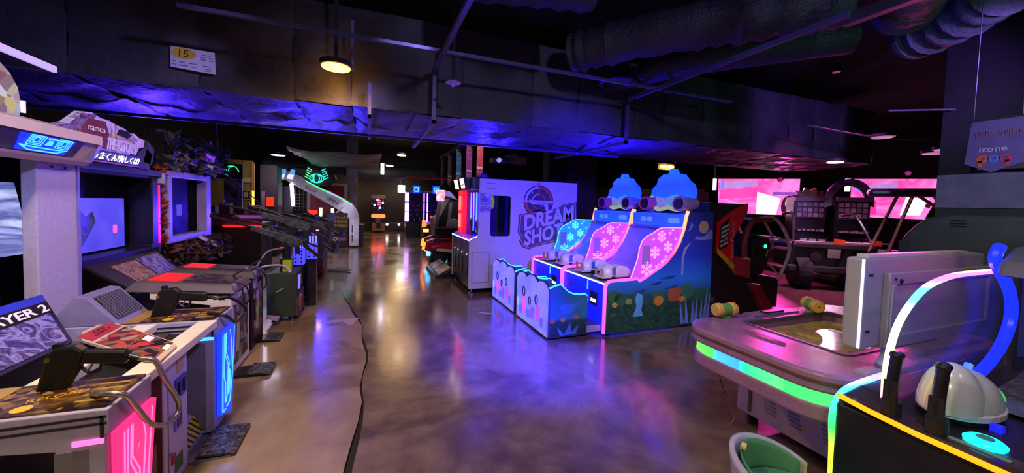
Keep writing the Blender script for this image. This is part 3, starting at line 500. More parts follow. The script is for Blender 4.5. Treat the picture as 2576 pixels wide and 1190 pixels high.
for y0, y1, z0 in ((4.68, 5.0, 1.86), (4.84, 5.05, 1.92)): B().pr([(y0, z0), (y1-.05, z0-.02), (y1, z0+.15), (y1-.12, z0+.22), (y0+.06, z0+.12)], 'x', -2.3, -2.14).o('grey_fin', M('fin_grey', '38363f', .5), b)
QB = ((-1.9, 4.2, .72), (-1.9, 5.1, .72), (-2.2, 5.2, .98), (-2.2, 4.1, .98))
pb = plate(b, 'poster_plate', QB, 0, 1, 0, 1, M('plate_brown', '2a1d1c', .5), -.02, 0); plate(pb, 'brown_picture', QB, .2, .55, .1, .85, PR('pic_brown', ['3a2218', '7a5040', 'a88878', '54302a', '8a3a34'], 14, .5, kind='n', dist=2), 0, .004); plate(pb, 'violet_picture', QB, .58, .95, .1, .9, PR('pic_violet', ['1c1638', '4a3f8a', '8a7fc0', '2a2450'], 10, .5, kind='n', dist=2), 0, .004)
B().box(-2.2, 4.15, .05, -1.9, 5.15, .71).o('lower_body', blk2, b)
# ---- third cabinet: framed dark screen among dry foliage
c = T('sniper_cabinet', 'dark hunting cabinet with pale framed black screen and leafy topper', 'arcade cabinet', (-2.7, 6.05, 0))
B().box(-3.3, 5.35, 0, -2.42, 6.8, 1.95).o('body', M('cab_brown', '1c1210', .8, bump=.8), c)
fr = M('frame_lilac', '9c90c4', .4)
frm = B().hole([(5.44, 1.02), (6.66, 1.02), (6.66, 1.88), (5.44, 1.88)], [[(5.53, 1.1), (6.5, 1.1), (6.5, 1.8), (5.53, 1.8)]], 'x', -2.3, -2.18).o('screen_frame', fr, c, .01)
B().box(-2.42, 5.5, 1.05, -2.3, 6.6, 1.85).o('screen', M('screen_dark', '060608', .5, spec=.03), c)
B().box(-2.298, 5.5, 1.2, -2.295, 5.52, 1.7).o('t_edge', fr, c).name = 'inner_edge'
B().box(-2.3, 5.92, 1.33, -2.296, 6.06, 1.47).o('paper_tag', M('tag_pale', '7a80a8', .6), c)
ins = B().ob((-2.06, 6.2, .98), (.12, .17, .003), 0, 35, 12).o('instruction_card', M('card_lilac', '8a7a9c', .5), c)
for i in range(3): B().ob((-2.06+.03*i-.02, 6.2, .995-.02*i), (.008, .12, .002), 0, 35, 12).o('card_line', M('line_brown', '4a2a30', .5), ins)
def leaves(par, name, n, box, cols, size=.05, m=None):
    b_ = B(); x0, y0, z0, x1, y1, z1 = box
    for _ in range(n):
        c_ = Vector((random.uniform(x0, x1), random.uniform(y0, y1), random.uniform(z0, z1))); e = Euler((random.uniform(0, 6), random.uniform(0, 6), random.uniform(0, 6))).to_matrix(); s = size*random.uniform(.6, 1.4)
        b_.add([c_+e @ Vector(p)*s for p in ((0, -1, 0), (.45, -.2, .12), (0, 1, 0), (-.45, -.2, .12))], [(0, 1, 2), (0, 2, 3)])
    o = b_.o(name, PR(name+cols[0], cols, 3, .6, kind='n'), par, th=.0006); o['kind'] = 'stuff'; return o
leaves(c, 'dry_grass', 700, (-2.35, 5.37, .75, -1.95, 6.9, 1.02), ['2a1510', '4a2418', '1c120c', '5a2c20'], .05)
leaves(c, 'leaf_topper', 800, (-2.5, 5.4, 1.88, -2.1, 7.2, 2.35), ['1c2418', '2c3424', '14180f', '3a3a3a'], .06)
leaves(c, 'red_leaves', 160, (-2.3, 5.36, 1.0, -2.2, 5.43, 1.95), ['5a1410', '8a2a14', '3a0c0a'], .05)
leaves(c, 'grey_leaves', 90, (-2.15, 5.4, 1.88, -2.05, 6.8, 2.1), ['5a4a6a', '7a6a8a', '3a3048'], .04)
B().box(-2.5, 5.4, 1.9, -2.2, 6.9, 2.3).o('topper_core', blk, c)
sg = B().pr([(6.15, 1.93), (6.75, 1.93), (6.85, 2.06), (6.6, 2.2), (6.3, 2.22), (6.1, 2.08)], 'x', -2.16, -2.12).o('topper_sign', M('sign_brown', '2a1f1c', .6), c)
tx('SNIPER', 'sign_lettering', EM('letters_violet', 'a79ae0', .5), sg, (-2.115, 6.5, 2.0), YV, ZV, .07, .4, .004); tx('TROPHY', 'sign_lettering', EM('letters_violet2', '8a3aff', 1.2), sg, (-2.115, 6.45, 2.12), YV, ZV, .1, .3, .004, .3)
# cream and black pedestals with red-lit tops
def pedestal(y0, w_, x0, cm, label, art_cols, back):
    r = T('gun_pedestal', label, 'pedestal', (x0-.3, y0+w_/2, 0), 'gun pedestals'); h = .84
    B().box(x0-.15, y0, .02, x0, y0+w_, h-.12).o('front_column', cm, r, .008); B().box(x0-.09, y0-.002, h-.14, x0-.02, y0+w_, h-.12).o('column_cap', cm, r)
    B().pr([(x0-.6, .1), (x0-.15, .1), (x0-.15, h-.2), (x0-.25, h-.08), (x0-.6, h-.05)], 'y', y0+.05, y0+w_-.02).o('rear_box', back, r)
    B().pr([(x0-.55, h-.1), (x0-.09, h-.19), (x0-.03, h-.12), (x0-.08, h-.11), (x0-.55, h-.04)], 'y', y0-.002, y0+.03).o('side_arch', cm, r)
    fa = B().box(x0, y0+.06, .1, x0+.008, y0+w_-.08, h-.17).o('front_art', PR('pedart_'+label[:5], art_cols, 15, .45, kind='v'), r)
    B().pr([(y0+.1, .2), (y0+.17, .18), (y0+.2, .5), (y0+.14, .52)], 'x', x0+.008, x0+.012).o('white_figure_print', M('print_pale', 'a8a488', .5), fa)
    tp_ = B().hexa([(x0-.72, y0-.02, h-.03), (x0+.03, y0-.02, h-.09), (x0+.03, y0+w_-.02, h-.09), (x0-.72, y0+w_+.02, h-.03), (x0-.66, y0+.02, h+.04), (x0-.0, y0+.02, h-.02), (x0-.0, y0+w_-.06, h-.02), (x0-.66, y0+w_-.02, h+.04)]).o('top_housing', M('top_'+label[:5], '5a4f52' if cm is crm else '3a3638', .5), r, .01)
    rc_ = B().hexa([(x0-.6, y0+.12, h+.03), (x0-.42, y0+.12, h+.014), (x0-.42, y0+w_-.12, h+.014), (x0-.6, y0+w_-.12, h+.03), (x0-.61, y0+.10, h+.042), (x0-.41, y0+.10, h+.024), (x0-.41, y0+w_-.10, h+.024), (x0-.61, y0+w_-.10, h+.042)]).o('red_light_recess', EM('recess_red', 'ff1f10', 1.5), tp_)
    B().ob((x0-.2, y0+w_/2, h+.003), (.17, w_/2-.09, .003), 0, 5.2, 0).o('panel_print', PR('panel_print', ['141012', '2a2226', '5a2a2a', '1c181c', '6a6470'], 22, .4, kind='v'), tp_)
    B().box(x0-.02, y0+.04, h-.2, x0+.02, y0+.1, h-.02).o('bracket', M('bracket_violet', '8a78a8', .4), r); B().cy((x0-.1, y0+w_-.1, h-.0), (x0+.06, y0+.2, h+.1), .008, n=6).o('stay_bar', steel, r)
    B().tu([(x0-.1, y0+.15, h), (x0+.06, y0+.15, h-.05), (x0+.07, y0+.25, h-.2), (x0+.02, y0+.3, h-.25), (x0, y0+.3, h-.1)], .007, 6, sub=5).o('cable', rub, r)
    for y in (y0+.06, y0+w_-.06): B().cy((x0-.05, y, 0), (x0-.05, y, .03), .02).o('foot', rub, r)
    return r
pedestal(3.84, .52, -1.12, crm, 'cream gun pedestal with a red-lit recess on top', ['3a2a26', '1c1814', '6a5a4c', '8a8a78', '2a201c'], blk2); pr2 = pedestal(4.5, .42, -1.13, blk2, 'black gun pedestal with a red-lit recess on top', ['5a2a26', '241418', '8a7a70', '3a1a1a', 'a89a90'], blk)
B().box(-1.13, 4.62, .34, -1.12, 4.68, .42).o('green_button', EM('btn_green', '5ad020', .8), pr2); B().box(-1.13, 4.62, .5, -1.12, 4.68, .6).o('lilac_sticker', M('stk_lilac', 'b49aff', .5), pr2)  # sticker in plain lilac, no glow
# ---- olive gun boxes with red targets and mounted rifles
def gunbox(y0, x0, w_, d, h, label):
    r = T('rifle_box', label, 'rifle box', (x0-.15, y0+w_/2, 0), 'olive rifle boxes')
    B().box(x0-d, y0, .07, x0, y0+w_, h).o('box_body', grn, r, .01); B().box(x0-d-.02, y0-.01, .1, x0-d+.02, y0+.03, h).o('edge_post', M('edge_teal', '2a4048', .5), r)
    B().pr([(y0+.02, .07), (y0+w_-.02, .07), (y0+w_-.02, h*.55), (y0+.02, h*.45)], 'x', x0, x0+.02).o('front_panel', M('front_brown', '4a3c34', .6), r)
    tg = B().pr(circ(y0+w_*.45, h*.30, .115), 'x', x0+.02, x0+.026).o('target_ring', M('target_lilac', '9a8fb0', .5), r); B().pr(circ(y0+w_*.45, h*.30, .09), 'x', x0+.026, x0+.031).o('target_centre', M('target_red', 'a81c2a', .5), tg)
    B().box(x0, y0+.14, h*.62, x0+.012, y0+.24, h*.9).o('lit_label', EM('lab_violet', '8a80ff', .9), r); B().box(x0, y0+.28, h*.68, x0+.01, y0+.36, h*.88).o('sticker', M('sticker_tan2', '8a7a5c', .5), r)
    for y in (y0+.06, y0+w_-.06):
        for x in (x0-d+.05, x0-.05): B().la([(.035, 0), (.035, .012), (.012, .03), (.012, .08)], (x, y, 0), 10).o('levelling_foot', steel, r)
    pst = B().cy((x0-d*.5, y0+w_/2, h), (x0-d*.5, y0+w_/2, h+.32), .05).box(x0-d*.5-.07, y0+w_/2-.06, h, x0-d*.5+.07, y0+w_/2+.06, h+.16).o('gun_post', M('post_dark', '23292c', .4, .6), r)
    return r
gb = gunbox(5.4, -.88, .5, .3, .64, 'near olive green rifle box with a scratch and a white flap'); B().ob((-1.06, 5.394, .42), (.04, .002, .006), 0, -32, 0).o('scratch', M('scratch_white', 'b0aeb8', .5), gb); B().hexa([(-1.17, 5.2, .12), (-1.05, 5.24, .07), (-1.05, 5.36, .07), (-1.17, 5.32, .12), (-1.17, 5.2, .135), (-1.05, 5.24, .1), (-1.05, 5.36, .1), (-1.17, 5.32, .135)]).o('white_flap', M('flap_lilac', '9a92b4', .5), gb)
B().box(-1.05, 5.5, .64, -.95, 5.58, .78).o('yellow_tag', M('tag_yellowgreen', '9ab020', .5), gb)
gunbox(6.5, -.84, .55, .3, .66, 'olive rifle box with a red target, second in the row'); 
am = EM('ammo_blue', '4a48ff', .9, base='4a48c0')
for i, (x, y, z) in enumerate([(-.93, 5.95, .66), (-.80, 6.2, .7)]):
    r = T('ammo_case', ['blue-lit perforated case standing between the rifles, left one', 'blue-lit perforated case standing between the rifles, right one'][i], 'case', (x, y, z-.66), 'blue perforated cases')
    B().box(x-.07, y-.05, z, x+.07, y+.05, z+.24).o('case_body', am, r, .008); B().box(x-.06, y-.04, 0, x+.06, y+.04, z).o('stand', blk2, r)
    for k in range(4):
        for j in range(2): B().cy((x-.035+.07*j, y-.05, z+.04+k*.05), (x-.035+.07*j, y-.054, z+.04+k*.05), .012, n=8).o('vent_hole', blk, r)
    for j in (-.03, .01, .05): B().cy((x+j, y, z+.24), (x+j, y, z+.34), .012, n=8).o('tube', EM('tube_viol', '8a84ff', 1.2), r)
rif = M('rifle_black', '26282f', .3, .3); camo = PR('rifle_camo', ['2a3034', '48525a', '1c2026', '5a6470'], 18, .45, kind='n')
def rifle(loc, ry, rz, label, scope=True, s=1.0):
    r = T('mounted_rifle', label, 'rifle', loc, 'mounted rifles')
    def L(b, n, m, bev=0, sm=False):
        e = Euler((0, math.radians(ry), math.radians(rz))).to_matrix(); b.v = [tuple(Vector(loc)+e @ (Vector(v)*s)) for v in b.v]; return b.o(n, m, r, bev, sm)
    L(B().cy((-.35, 0, .02), (-.86, 0, .02), .014, n=10), 'barrel', rif); L(B().cy((-.86, 0, .02), (-.93, 0, .02), .022, n=10), 'muzzle_brake', rif); L(B().box(-.93, -.006, .03, -.91, .006, .07), 'front_sight', rif)
    L(B().pr([(-.45, -.02), (-.12, -.03), (-.12, .05), (-.45, .045)], 'y', -.028, .028), 'handguard', camo, .008); L(B().pr([(-.14, -.05), (.16, -.05), (.18, .03), (.1, .06), (-.14, .06)], 'y', -.026, .026), 'receiver', camo, .006)
    L(B().pr([(-.06, -.05), (.03, -.05), (.01, -.17), (-.08, -.16)], 'y', -.017, .017), 'magazine', rif); L(B().pr([(.09, -.04), (.15, -.04), (.2, -.15), (.14, -.16)], 'y', -.018, .018), 'grip', rif, .008)
    L(B().hole([(.16, .04), (.46, .02), (.48, -.12), (.43, -.13), (.2, -.04)], [[(.24, .015), (.4, .002), (.41, -.075), (.26, -.025)]], 'y', -.018, .018), 'stock', rif); L(B().box(.46, -.022, -.13, .5, .022, .025), 'butt_pad', M('butt_blue', '1c2a5a', .5), .006)
    L(B().box(-.3, -.012, .055, .12, .012, .07), 'top_rail', rif)
    if scope: L(B().la([(.024, -.2), (.032, -.16), (.032, -.1), (.02, -.06), (.02, .08), (.034, .12), (.034, .2), (.028, .2)], (0, 0, .11), 12, 'x'), 'scope', rif, 0, True); L(B().cy((-.0, 0, .11), (-.0, 0, .155), .014), 'scope_knob', rif)
    for sy in (-1, 1): L(B().cy((-.28, sy*.02, -.02), (-.2, sy*.1, -.2), .008, n=6), 'bipod_leg', rif)
    return r
rifle((-.98, 6.05, 1.22), 16, 0, 'scoped camouflage rifle, uppermost of the mounted rifles'); rifle((-1.02, 5.7, 1.04), 18, -4, 'black mounted rifle over the near olive box', False); rifle((-.86, 6.78, 1.2), 15, 3, 'scoped rifle mounted over the second olive box', True); rifle((-.92, 6.3, 1.02), 17, 2, 'low black rifle with folded legs between the two olive boxes', False)
t = T('cable_loop', 'grey cable arching from the rifle post to the near olive box', 'cable', (-1.1, 5.5, .64)); B().tu([(-1.35, 5.3, .6), (-1.3, 5.4, .75), (-1.22, 5.5, .9), (-1.1, 5.6, .93)], .012, 8, sub=6).o('cable', M('cable_grey', '6a6670', .5), t); B().tu([(-1.3, 5.35, .72), (-1.15, 5.42, .74), (-1.02, 5.45, .72), (-.96, 5.45, .645)], .012, 8, sub=6).o('cable', M('cable_pale', '9a94a8', .5), t); B().cy((-.96, 5.45, .63), (-.96, 5.45, .66), .022).o('cable_plug', M('plug_lilac', 'b0a6c8', .5), t); B().cy((-1.1, 5.6, .93), (-1.02, 5.63, .945), .022, .004).o('orange_tip', M('tip_orange', 'b04a28', .5), t)
# ================================================================== Dream Shot cabinet
d = T('prize_gun_cabinet', 'big lilac prize shooting cabinet with crosshair logo and DREAM SHOT lettering', 'arcade cabinet', (2.6, 6.9, 0))
dw = M('dream_white', 'b4b0cc', .42, var=.05); dbl = EM('booth_blue', '0a10ff', 1.2)
prof = [(1.61, .1), (1.61, .94), (1.68, .99), (1.74, 1.02), (1.765, 1.06), (1.77, 2.03), (3.71, 2.03), (3.71, .1)]
B().hole(prof, [rr(1.98, 1.02, 2.36, 1.74, .05)], 'y', 6.2, 6.24).o('side_panel', dw, d, .004); B().pr(prof, 'y', 7.6, 7.64).o('side_panel', dw, d, .004)
wi = B().pr(rr(1.97, 1.01, 2.37, 1.75, .05), 'y', 6.235, 6.24).o('side_window', GL('window_smoke', '1a2028', .15, tint='c0c8d0'), d)
B().box(2.12, 6.3, 1.0, 2.15, 6.32, 1.72).o('window_post', M('post_pale', '8f9a90', .4), d); B().el((2.03, 6.3, 1.62), (.05, .04, .12)).o('yellow_prize', EM('prize_yellow', 'd8e080', .9), d, sm=True)
B().box(2.15, 6.3, 1.0, 2.4, 6.34, 1.75).o('inner_wall', M('inner_slate', '1d242c', .5), d); B().pr(circ(1.9, 1.3, .12, 20, .3), 'y', 6.3, 6.32).o('blue_curve', dbl, d)
B().box(1.77, 6.24, 1.98, 3.7, 7.6, 2.03).o('roof', blk2, d); B().box(3.66, 6.24, .1, 3.7, 7.6, 2.0).o('rear_wall', blk2, d); B().box(1.63, 6.24, .1, 3.66, 7.6, .18).o('floor_pan', blk2, d)
lf = B().box(1.63, 6.24, .18, 1.68, 7.6, .93).o('lower_front', M('front_bronze', '3a2f33', .4), d)
for y in (6.36, 6.72, 7.05, 7.34): B().box(1.622, y, .3, 1.63, y+.16, .62).o('coin_door', blk2, lf); B().cy((1.63, y+.08, .68), (1.615, y+.08, .68), .015).o('coin_button', EM('btn_warm', 'ffd6a0', .8), lf)
for y in (6.5, 6.95): B().box(1.625, y, .66, 1.63, y+.06, .9).o('violet_print', M('print_violet', '4a3a6a', .5), lf)
bo = B().box(2.28, 6.24, .95, 2.32, 7.6, 1.98).o('booth_back', EM('booth_back_blue', '0508d0', .6), d)
B().pr([(1.6, .94), (1.74, 1.0), (2.3, 1.04), (2.3, .93), (1.63, .93)], 'y', 6.24, 7.6).o('gun_counter', EM('counter_blue', '0a0fd8', .5), d)
B().tu([(1.605, 7.58, .95), (1.605, 6.22, .95), (1.745, 6.2, 1.02)], .014, 8).o('counter_light_edge', EM('edge_white_blue', '9aa4ff', 3), d)
for y in (6.34, 6.52, 6.7, 6.9, 7.1): B().cy((1.86, y, 1.06), (1.86, y, 1.8), .012, n=8).o('booth_tube', EM('booth_tube', '5a7cff', 2.5), d); B().box(1.9, y+.03, 1.08, 1.93, y+.13, 1.78).o('booth_panel', dbl, d)
for y in (6.55, 7.0): B().pr([(1.85, 1.02), (1.98, 1.02), (1.96, 1.28), (1.9, 1.36), (1.82, 1.24)], 'y', y, y+.1).o('booth_gun', M('gun_navy', '0a0a30', .4), d)
B().box(1.72, 7.2, 1.0, 1.8, 7.6, 1.84).o('red_panel', EM('booth_red', 'ff1028', 1.3), d)
for z in (1.1, 1.45): B().cy((1.71, 7.4, z), (1.71, 7.4, z+.28), .03).o('red_tube', EM('red_tube', 'ff5a50', 3), d)
B().box(1.7, 6.26, 1.84, 2.3, 7.6, 2.06).o('canopy', blk2, d, .02)
for y, w_ in ((6.62, .3), (7.12, .3)):
    lb_ = B().hexa([(1.62, y, 1.85), (1.72, y, 1.85), (1.72, y+w_, 1.85), (1.62, y+w_, 1.85), (1.58, y, 2.06), (1.72, y, 2.06), (1.72, y+w_, 2.06), (1.58, y+w_, 2.06)]).o('lamp_box', M('lampbox_dark', '2a2624', .5), d); B().hexa([(1.612, y+.02, 1.87), (1.62, y+.02, 1.87), (1.62, y+w_-.02, 1.87), (1.612, y+w_-.02, 1.87), (1.57, y+.02, 2.04), (1.58, y+.02, 2.04), (1.58, y+w_-.02, 2.04), (1.57, y+w_-.02, 2.04)]).o('lamp_face', EM('lamp_cream', 'ffdf9a', 6), lb_); B().box(1.585, y+.02, 1.92, 1.6, y+w_-.02, 1.935).o('lamp_bar', M('bar_brown', '8a5a40', .5), lb_)
for x, y in ((1.68, 6.27), (1.68, 7.55), (3.6, 6.27)): B().la([(.05, 0), (.05, .015), (.015, .035), (.015, .1)], (x, y, 0), 12).o('levelling_foot', chrome, d, sm=True)
yq = 6.2
B().box(1.78, yq-.004, 1.45, 1.98, yq, 1.78).o('notice_sheet', PR('notice_print', ['8f8cd0', '5a58a8', 'b8b4ec', '7a78c0'], 30, .4, kind='v', sx=(.4, 1, 1.2)), d)
for i in range(9): B().box(1.8, yq-.006, 1.48+i*.03, 1.80+random.uniform(.08, .16), yq-.004, 1.49+i*.03).o('notice_line', M('notice_ink', '3a3878', .5), d)
for x0, z0, x1, z1 in ((1.66, .2, 1.98, .75),): B().hole([(x0, z0), (x1, z0), (x1, z1), (x0, z1)], [[(x0+.008, z0+.008), (x1-.008, z0+.008), (x1-.008, z1-.008), (x0+.008, z1-.008)]], 'y', yq-.003, yq).o('hatch_seam', M('seam_violet', '6a66a0', .5), d)
for i in range(2): B().box(1.9, yq-.003, 1.86+i*.09, 2.05, yq, 1.866+i*.09).o('vent_slit', let_k, d)
# crosshair badge
cx, cz = 2.90, 1.66; ink = M('logo_ink', '35305e', .45); lred = M('logo_red', 'b0503c', .45); lpale = M('logo_pale', 'b0a8ee', .45)
bd = B().pr(circ(cx, cz, .30, 40), 'y', yq-.006, yq).o('crosshair_badge', ink, d)
def arc(par, r0, r1, a0, a1, m, y=yq-.010): B().hole if 0 else None; n = 16; p = [(cx+r1*math.cos(math.radians(a0+(a1-a0)*k/n)), cz+r1*math.sin(math.radians(a0+(a1-a0)*k/n))) for k in range(n+1)]+[(cx+r0*math.cos(math.radians(a1-(a1-a0)*k/n)), cz+r0*math.sin(math.radians(a1-(a1-a0)*k/n))) for k in range(n+1)]; return B().pr(p, 'y', y, yq-.006).o('badge_ring', m, par)
arc(bd, .235, .28, -15, 88, lred); arc(bd, .235, .28, 92, 178, lpale); arc(bd, .235, .28, 182, 262, lred); arc(bd, .12, .145, 0, 88, lred); arc(bd, .12, .145, 92, 170, lpale); arc(bd, .12, .145, 190, 265, lred)
B().box(cx-.015, yq-.012, cz+.1, cx+.015, yq-.006, cz+.345).o('badge_post', lred, bd); B().box(cx-.345, yq-.012, cz-.015, cx+.345, yq-.006, cz+.015).o('badge_bar', lpale, bd)
for a_ in (50, 130, 230): B().ob((cx+.215*math.cos(math.radians(a_)), yq-.009, cz+.215*math.sin(math.radians(a_))), (.03, .003, .008), 0, -a_, 0).o('badge_tick', lpale if a_ == 130 else lred, bd)
gs = B().pr([(cx-.2, cz+.03), (cx+.22, cz+.015), (cx+.22, cz-.02), (cx+.19, cz-.05), (cx+.2, cz-.16), (cx+.13, cz-.16), (cx+.12, cz-.09), (cx+.05, cz-.09), (cx+.04, cz-.06), (cx-.15, cz-.05)], 'y', yq-.018, yq-.012).o('pistol_silhouette', lpale, bd); B().pr([(cx+.06, cz-.055), (cx+.1, cz-.055), (cx+.1, cz-.08), (cx+.06, cz-.08)], 'y', yq-.02, yq-.018).o('pistol_gap', ink, gs)
tx('COMPETITION', 'badge_lettering', M('ink_crimson', 'a0306a', .5), gs, (cx-.02, yq-.019, cz+.005), XV, ZV, .028, .26, .002); tx('PRIZE GAME', 'badge_lettering', ink, gs, (cx+.07, yq-.019, cz-.03), XV, ZV, .03, .22, .002)
# DREAM SHOT on its outlined plaque
gold = M('logo_gold', 'b08a70', .45)
def plaque(grow, y, m):
    p = [(2.55, 1.40), (2.95, 1.48), (3.0, 1.45), (3.28, 1.52), (3.42, 1.6), (3.68, 1.66), (3.69, 1.33), (3.50, 1.26), (3.46, 1.04), (3.3, 1.0), (3.28, .94), (2.9, .86), (2.75, .8), (2.62, .84), (2.56, .95), (2.6, 1.0), (2.53, 1.1)]
    c_ = Vector((3.1, 1.2)); q = []
    for x, z in p:
        v = Vector((x, z))-c_; v = v*(1+grow/v.length); q.append((c_.x+v.x, c_.y+v.y))
    return B().pr(q, 'y', y, yq)
pq = plaque(.03, yq-.006, ink).o('logo_plaque', ink, d); plaque(.008, yq-.009, gold).o('logo_border', gold, pq); plaque(-.015, yq-.012, ink).o('logo_field', M('logo_field', '57406e', .45), pq)
bold = M('logo_letters', 'b6aee8', .4, var=.03)
rvx = Vector((1, 0, .21))
tx('DREAM', 'logo_lettering', bold, pq, (3.13, yq-.014, 1.37), rvx, ZV, .28, 1.04, .004, 0, .035); tx('SHOT', 'logo_lettering', bold, pq, (3.02, yq-.02, 1.06), rvx, ZV, .28, .8, .004, 0, .035)
B().cy((3.53, yq, 1.17), (3.53, yq-.03, 1.17), .025, n=6).o('lock_knob', blk2, d)
# ================================================================== snow-cannon water shooters (two alike)
ped_blue = EM('pedestal_blue', '0a14e0', 1.0, base='1a24d0'); pk = GR('led_pink_orange', 'Z', [(0, 'd83fe0'), (.35, 'ff4fb8'), (.6, 'ff3f78'), (.8, 'ff7a3a'), (1, 'd89a58')], 1.7); 
def shooter():
    r = T('snow_shooter', 'near snow-cannon water shooting cabinet with a moonlit printed side', 'arcade cabinet', (3.2, 4.3, 0), 'snow-cannon shooting cabinets')
    x0, y0, W = 2.71, 3.75, 1.1
    edge = [(0, .03), (0, .6), (.02, .655), (.07, .675), (.42, .685), (.46, .69), (.50, .655), (.58, .69), (.69, .75), (.82, .82), (.93, .89), (1.05, 1.01), (1.14, 1.15), (1.21, 1.33), (1.245, 1.5), (1.27, 1.56)]
    side = [(x0+a, z) for a, z in edge]+[(x0+1.7, 1.565), (x0+1.72, .03)]
    for i, (ya, yb) in enumerate(((y0, y0+.04), (y0+W-.04, y0+W))):
        sp_ = B().pr(side, 'y', ya, yb).o('side_panel', GR('side_print', 'Z', [(0, '1c3a34'), (.3, '24503c'), (.33, '2a5a90'), (.42, '2468c8'), (.62, '2438b0'), (1, '2a2c86')], 0), r)
        B().tu([(x0+a-.01, (ya+yb)/2, z+.008) for a, z in edge], .024, 8).o('led_edge', pk, r, sm=True)
        if i: continue
        y = ya; pm = lambda n, h, e=0: M(n, h, .45)
        put = lambda n, pts, m, dy=.004: B().pr(pts, 'y', y-dy, y).o(n, m, sp_)
        put('grass_band', [(x0+.04, .05), (x0+1.7, .05), (x0+1.7, .36), (x0+1.2, .39), (x0+.6, .37), (x0+.04, .4)], PR('grass_print', ['16352c', '1f4a34', '12302c', '2a5a3a'], 9, .45, 0, 'n'))
        put('moon', circ(x0+1.53, 1.36, .085, 28), pm('moon_print', 'a8906c'), .005)
        put('cloud', [(x0+1.36, 1.2), (x0+1.42, 1.24), (x0+1.5, 1.225), (x0+1.56, 1.24), (x0+1.62, 1.3), (x0+1.68, 1.33), (x0+1.7, 1.2), (x0+1.5, 1.185)], pm('cloud_print', '6a78c0'), .007); put('cloud', [(x0+1.25, 1.3), (x0+1.3, 1.33), (x0+1.34, 1.39), (x0+1.3, 1.42), (x0+1.29, 1.36)], pm('cloud_print', '6a78c0'))
        for i_, (cx_, cz_, l_) in enumerate(((.75, .62, .12), (.95, .69, .14), (1.02, .56, .12), (.5, .53, .1), (.62, .44, .12))): put('dark_cloud', [(x0+cx_-l_, cz_-.01), (x0+cx_-l_*.3, cz_+.012), (x0+cx_+l_*.5, cz_+.03), (x0+cx_+l_, cz_+.03), (x0+cx_+l_*.4, cz_-.012)], pm('dcloud_print', '1c3a70', .1), .003)
        for cx_, cz_, rx, h in ((.1, .5, .09, '2c5a38'), (.2, .45, .1, '24503a'), (.8, .45, .1, '2a5a3c'), (1.1, .46, .1, '1f4a3c'), (1.28, .5, .12, '2a6048'), (1.5, .44, .1, '26503c')): put('tree', circ(x0+cx_, cz_, rx, 14, rx*.85), pm('tree_'+h, h, .1), .006)
        for cx_, cz_, rx, h in ((.8, .4, .08, 'b06a30'), (.12, .39, .04, 'a87a30'), (1.2, .4, .05, 'a86a34'), (.33, .42, .05, '7a7a50')): put('pumpkin', circ(x0+cx_, cz_, rx, 14, rx*.8), pm('pump_'+h, h), .008)
        put('cottage', [(x0+.98, .38), (x0+1.16, .38), (x0+1.16, .46), (x0+1.2, .47), (x0+1.17, .56), (x0+.98, .55), (x0+.95, .46)], pm('cottage_print', '8a4a34', .12), .007)
        put('ice_column', [(x0+.4, .22), (x0+.56, .22), (x0+.53, .3), (x0+.55, .42), (x0+.53, .5), (x0+.46, .52), (x0+.43, .44), (x0+.45, .34)], pm('ice_print', '4f90c0'), .009)
        for cx_, l_, a_ in ((1.22, .24, -.5), (1.3, .3, -.3), (1.4, .2, -.1), (1.46, .26, .05), (1.54, .2, .2), (1.6, .34, .3), (1.66, .28, .35)): put('ice_crystal', [(x0+cx_-.03, .06), (x0+cx_+.03, .06), (x0+min(1.7, cx_+a_*l_*.5), .06+l_+.1)], pm('crystal_print', '5a70b8'), .010)
        put('sabre', [(x0+1.17, .72), (x0+1.2, .72), (x0+1.2, .95), (x0+1.24, 1.06), (x0+1.31, 1.16), (x0+1.2, 1.08), (x0+1.165, .95)], pm('sabre_print', '7c80a8', .14), .005)
    # acrylic splash guard with snowflakes (on the near side)
    gd = [(x0+.36, .70), (x0+.42, .85), (x0+.46, .96), (x0+.48, 1.09), (x0+.52, 1.18), (x0+.58, 1.235), (x0+.70, 1.285), (x0+.78, 1.335), (x0+.84, 1.35), (x0+1.2, 1.345)]+[(x0+a-.012, z+.01) for a, z in reversed(edge[5:14])]
    g_ = B().pr(gd, 'y', y0+.012, y0+.024).o('splash_guard', GL('guard_pink', 'c04fd0', .62, .2, .8, 'e0a0ff', 'c24fe8'), r)
    gl_ = EM('guard_line_pink', 'ff9aff', 1.3)
    B().tu([(a, y0+.018, z) for a, z in gd[:10]], .008, 6).o('guard_edge', gl_, g_)
    def flake(cx_, cz_, s):
        b_ = B()
        for k in range(6):
            a_ = math.radians(60*k+30); e = Vector((math.cos(a_), 0, math.sin(a_))); c_ = Vector((cx_, y0+.006, cz_)); b_.cy(c_, c_+e*s, .006, n=5)
            for f in (.45, .7):
                for sg_ in (-1, 1): a2 = a_+sg_*1.0; b_.cy(c_+e*s*f, c_+e*s*f+Vector((math.cos(a2), 0, math.sin(a2)))*s*.3, .005, n=5)
        b_.o('snowflake', gl_, g_)
    flake(x0+.6, .82, .1); flake(x0+.72, 1.03, .08); flake(x0+.82, 1.24, .075); flake(x0+.93, 1.1, .075)
    for cx_, cz_ in ((.69, 1.2), (.75, .85), (.84, .91), (.9, .97), (.96, 1.28), (.88, .93), (1.0, 1.32), (1.05, 1.2)): B().tu([(x0+cx_+.014*math.cos(t_), y0+.006, cz_+.014*math.sin(t_)) for t_ in [k*math.pi/4 for k in range(8)]], .004, 5, True).o('bubble', gl_, g_)
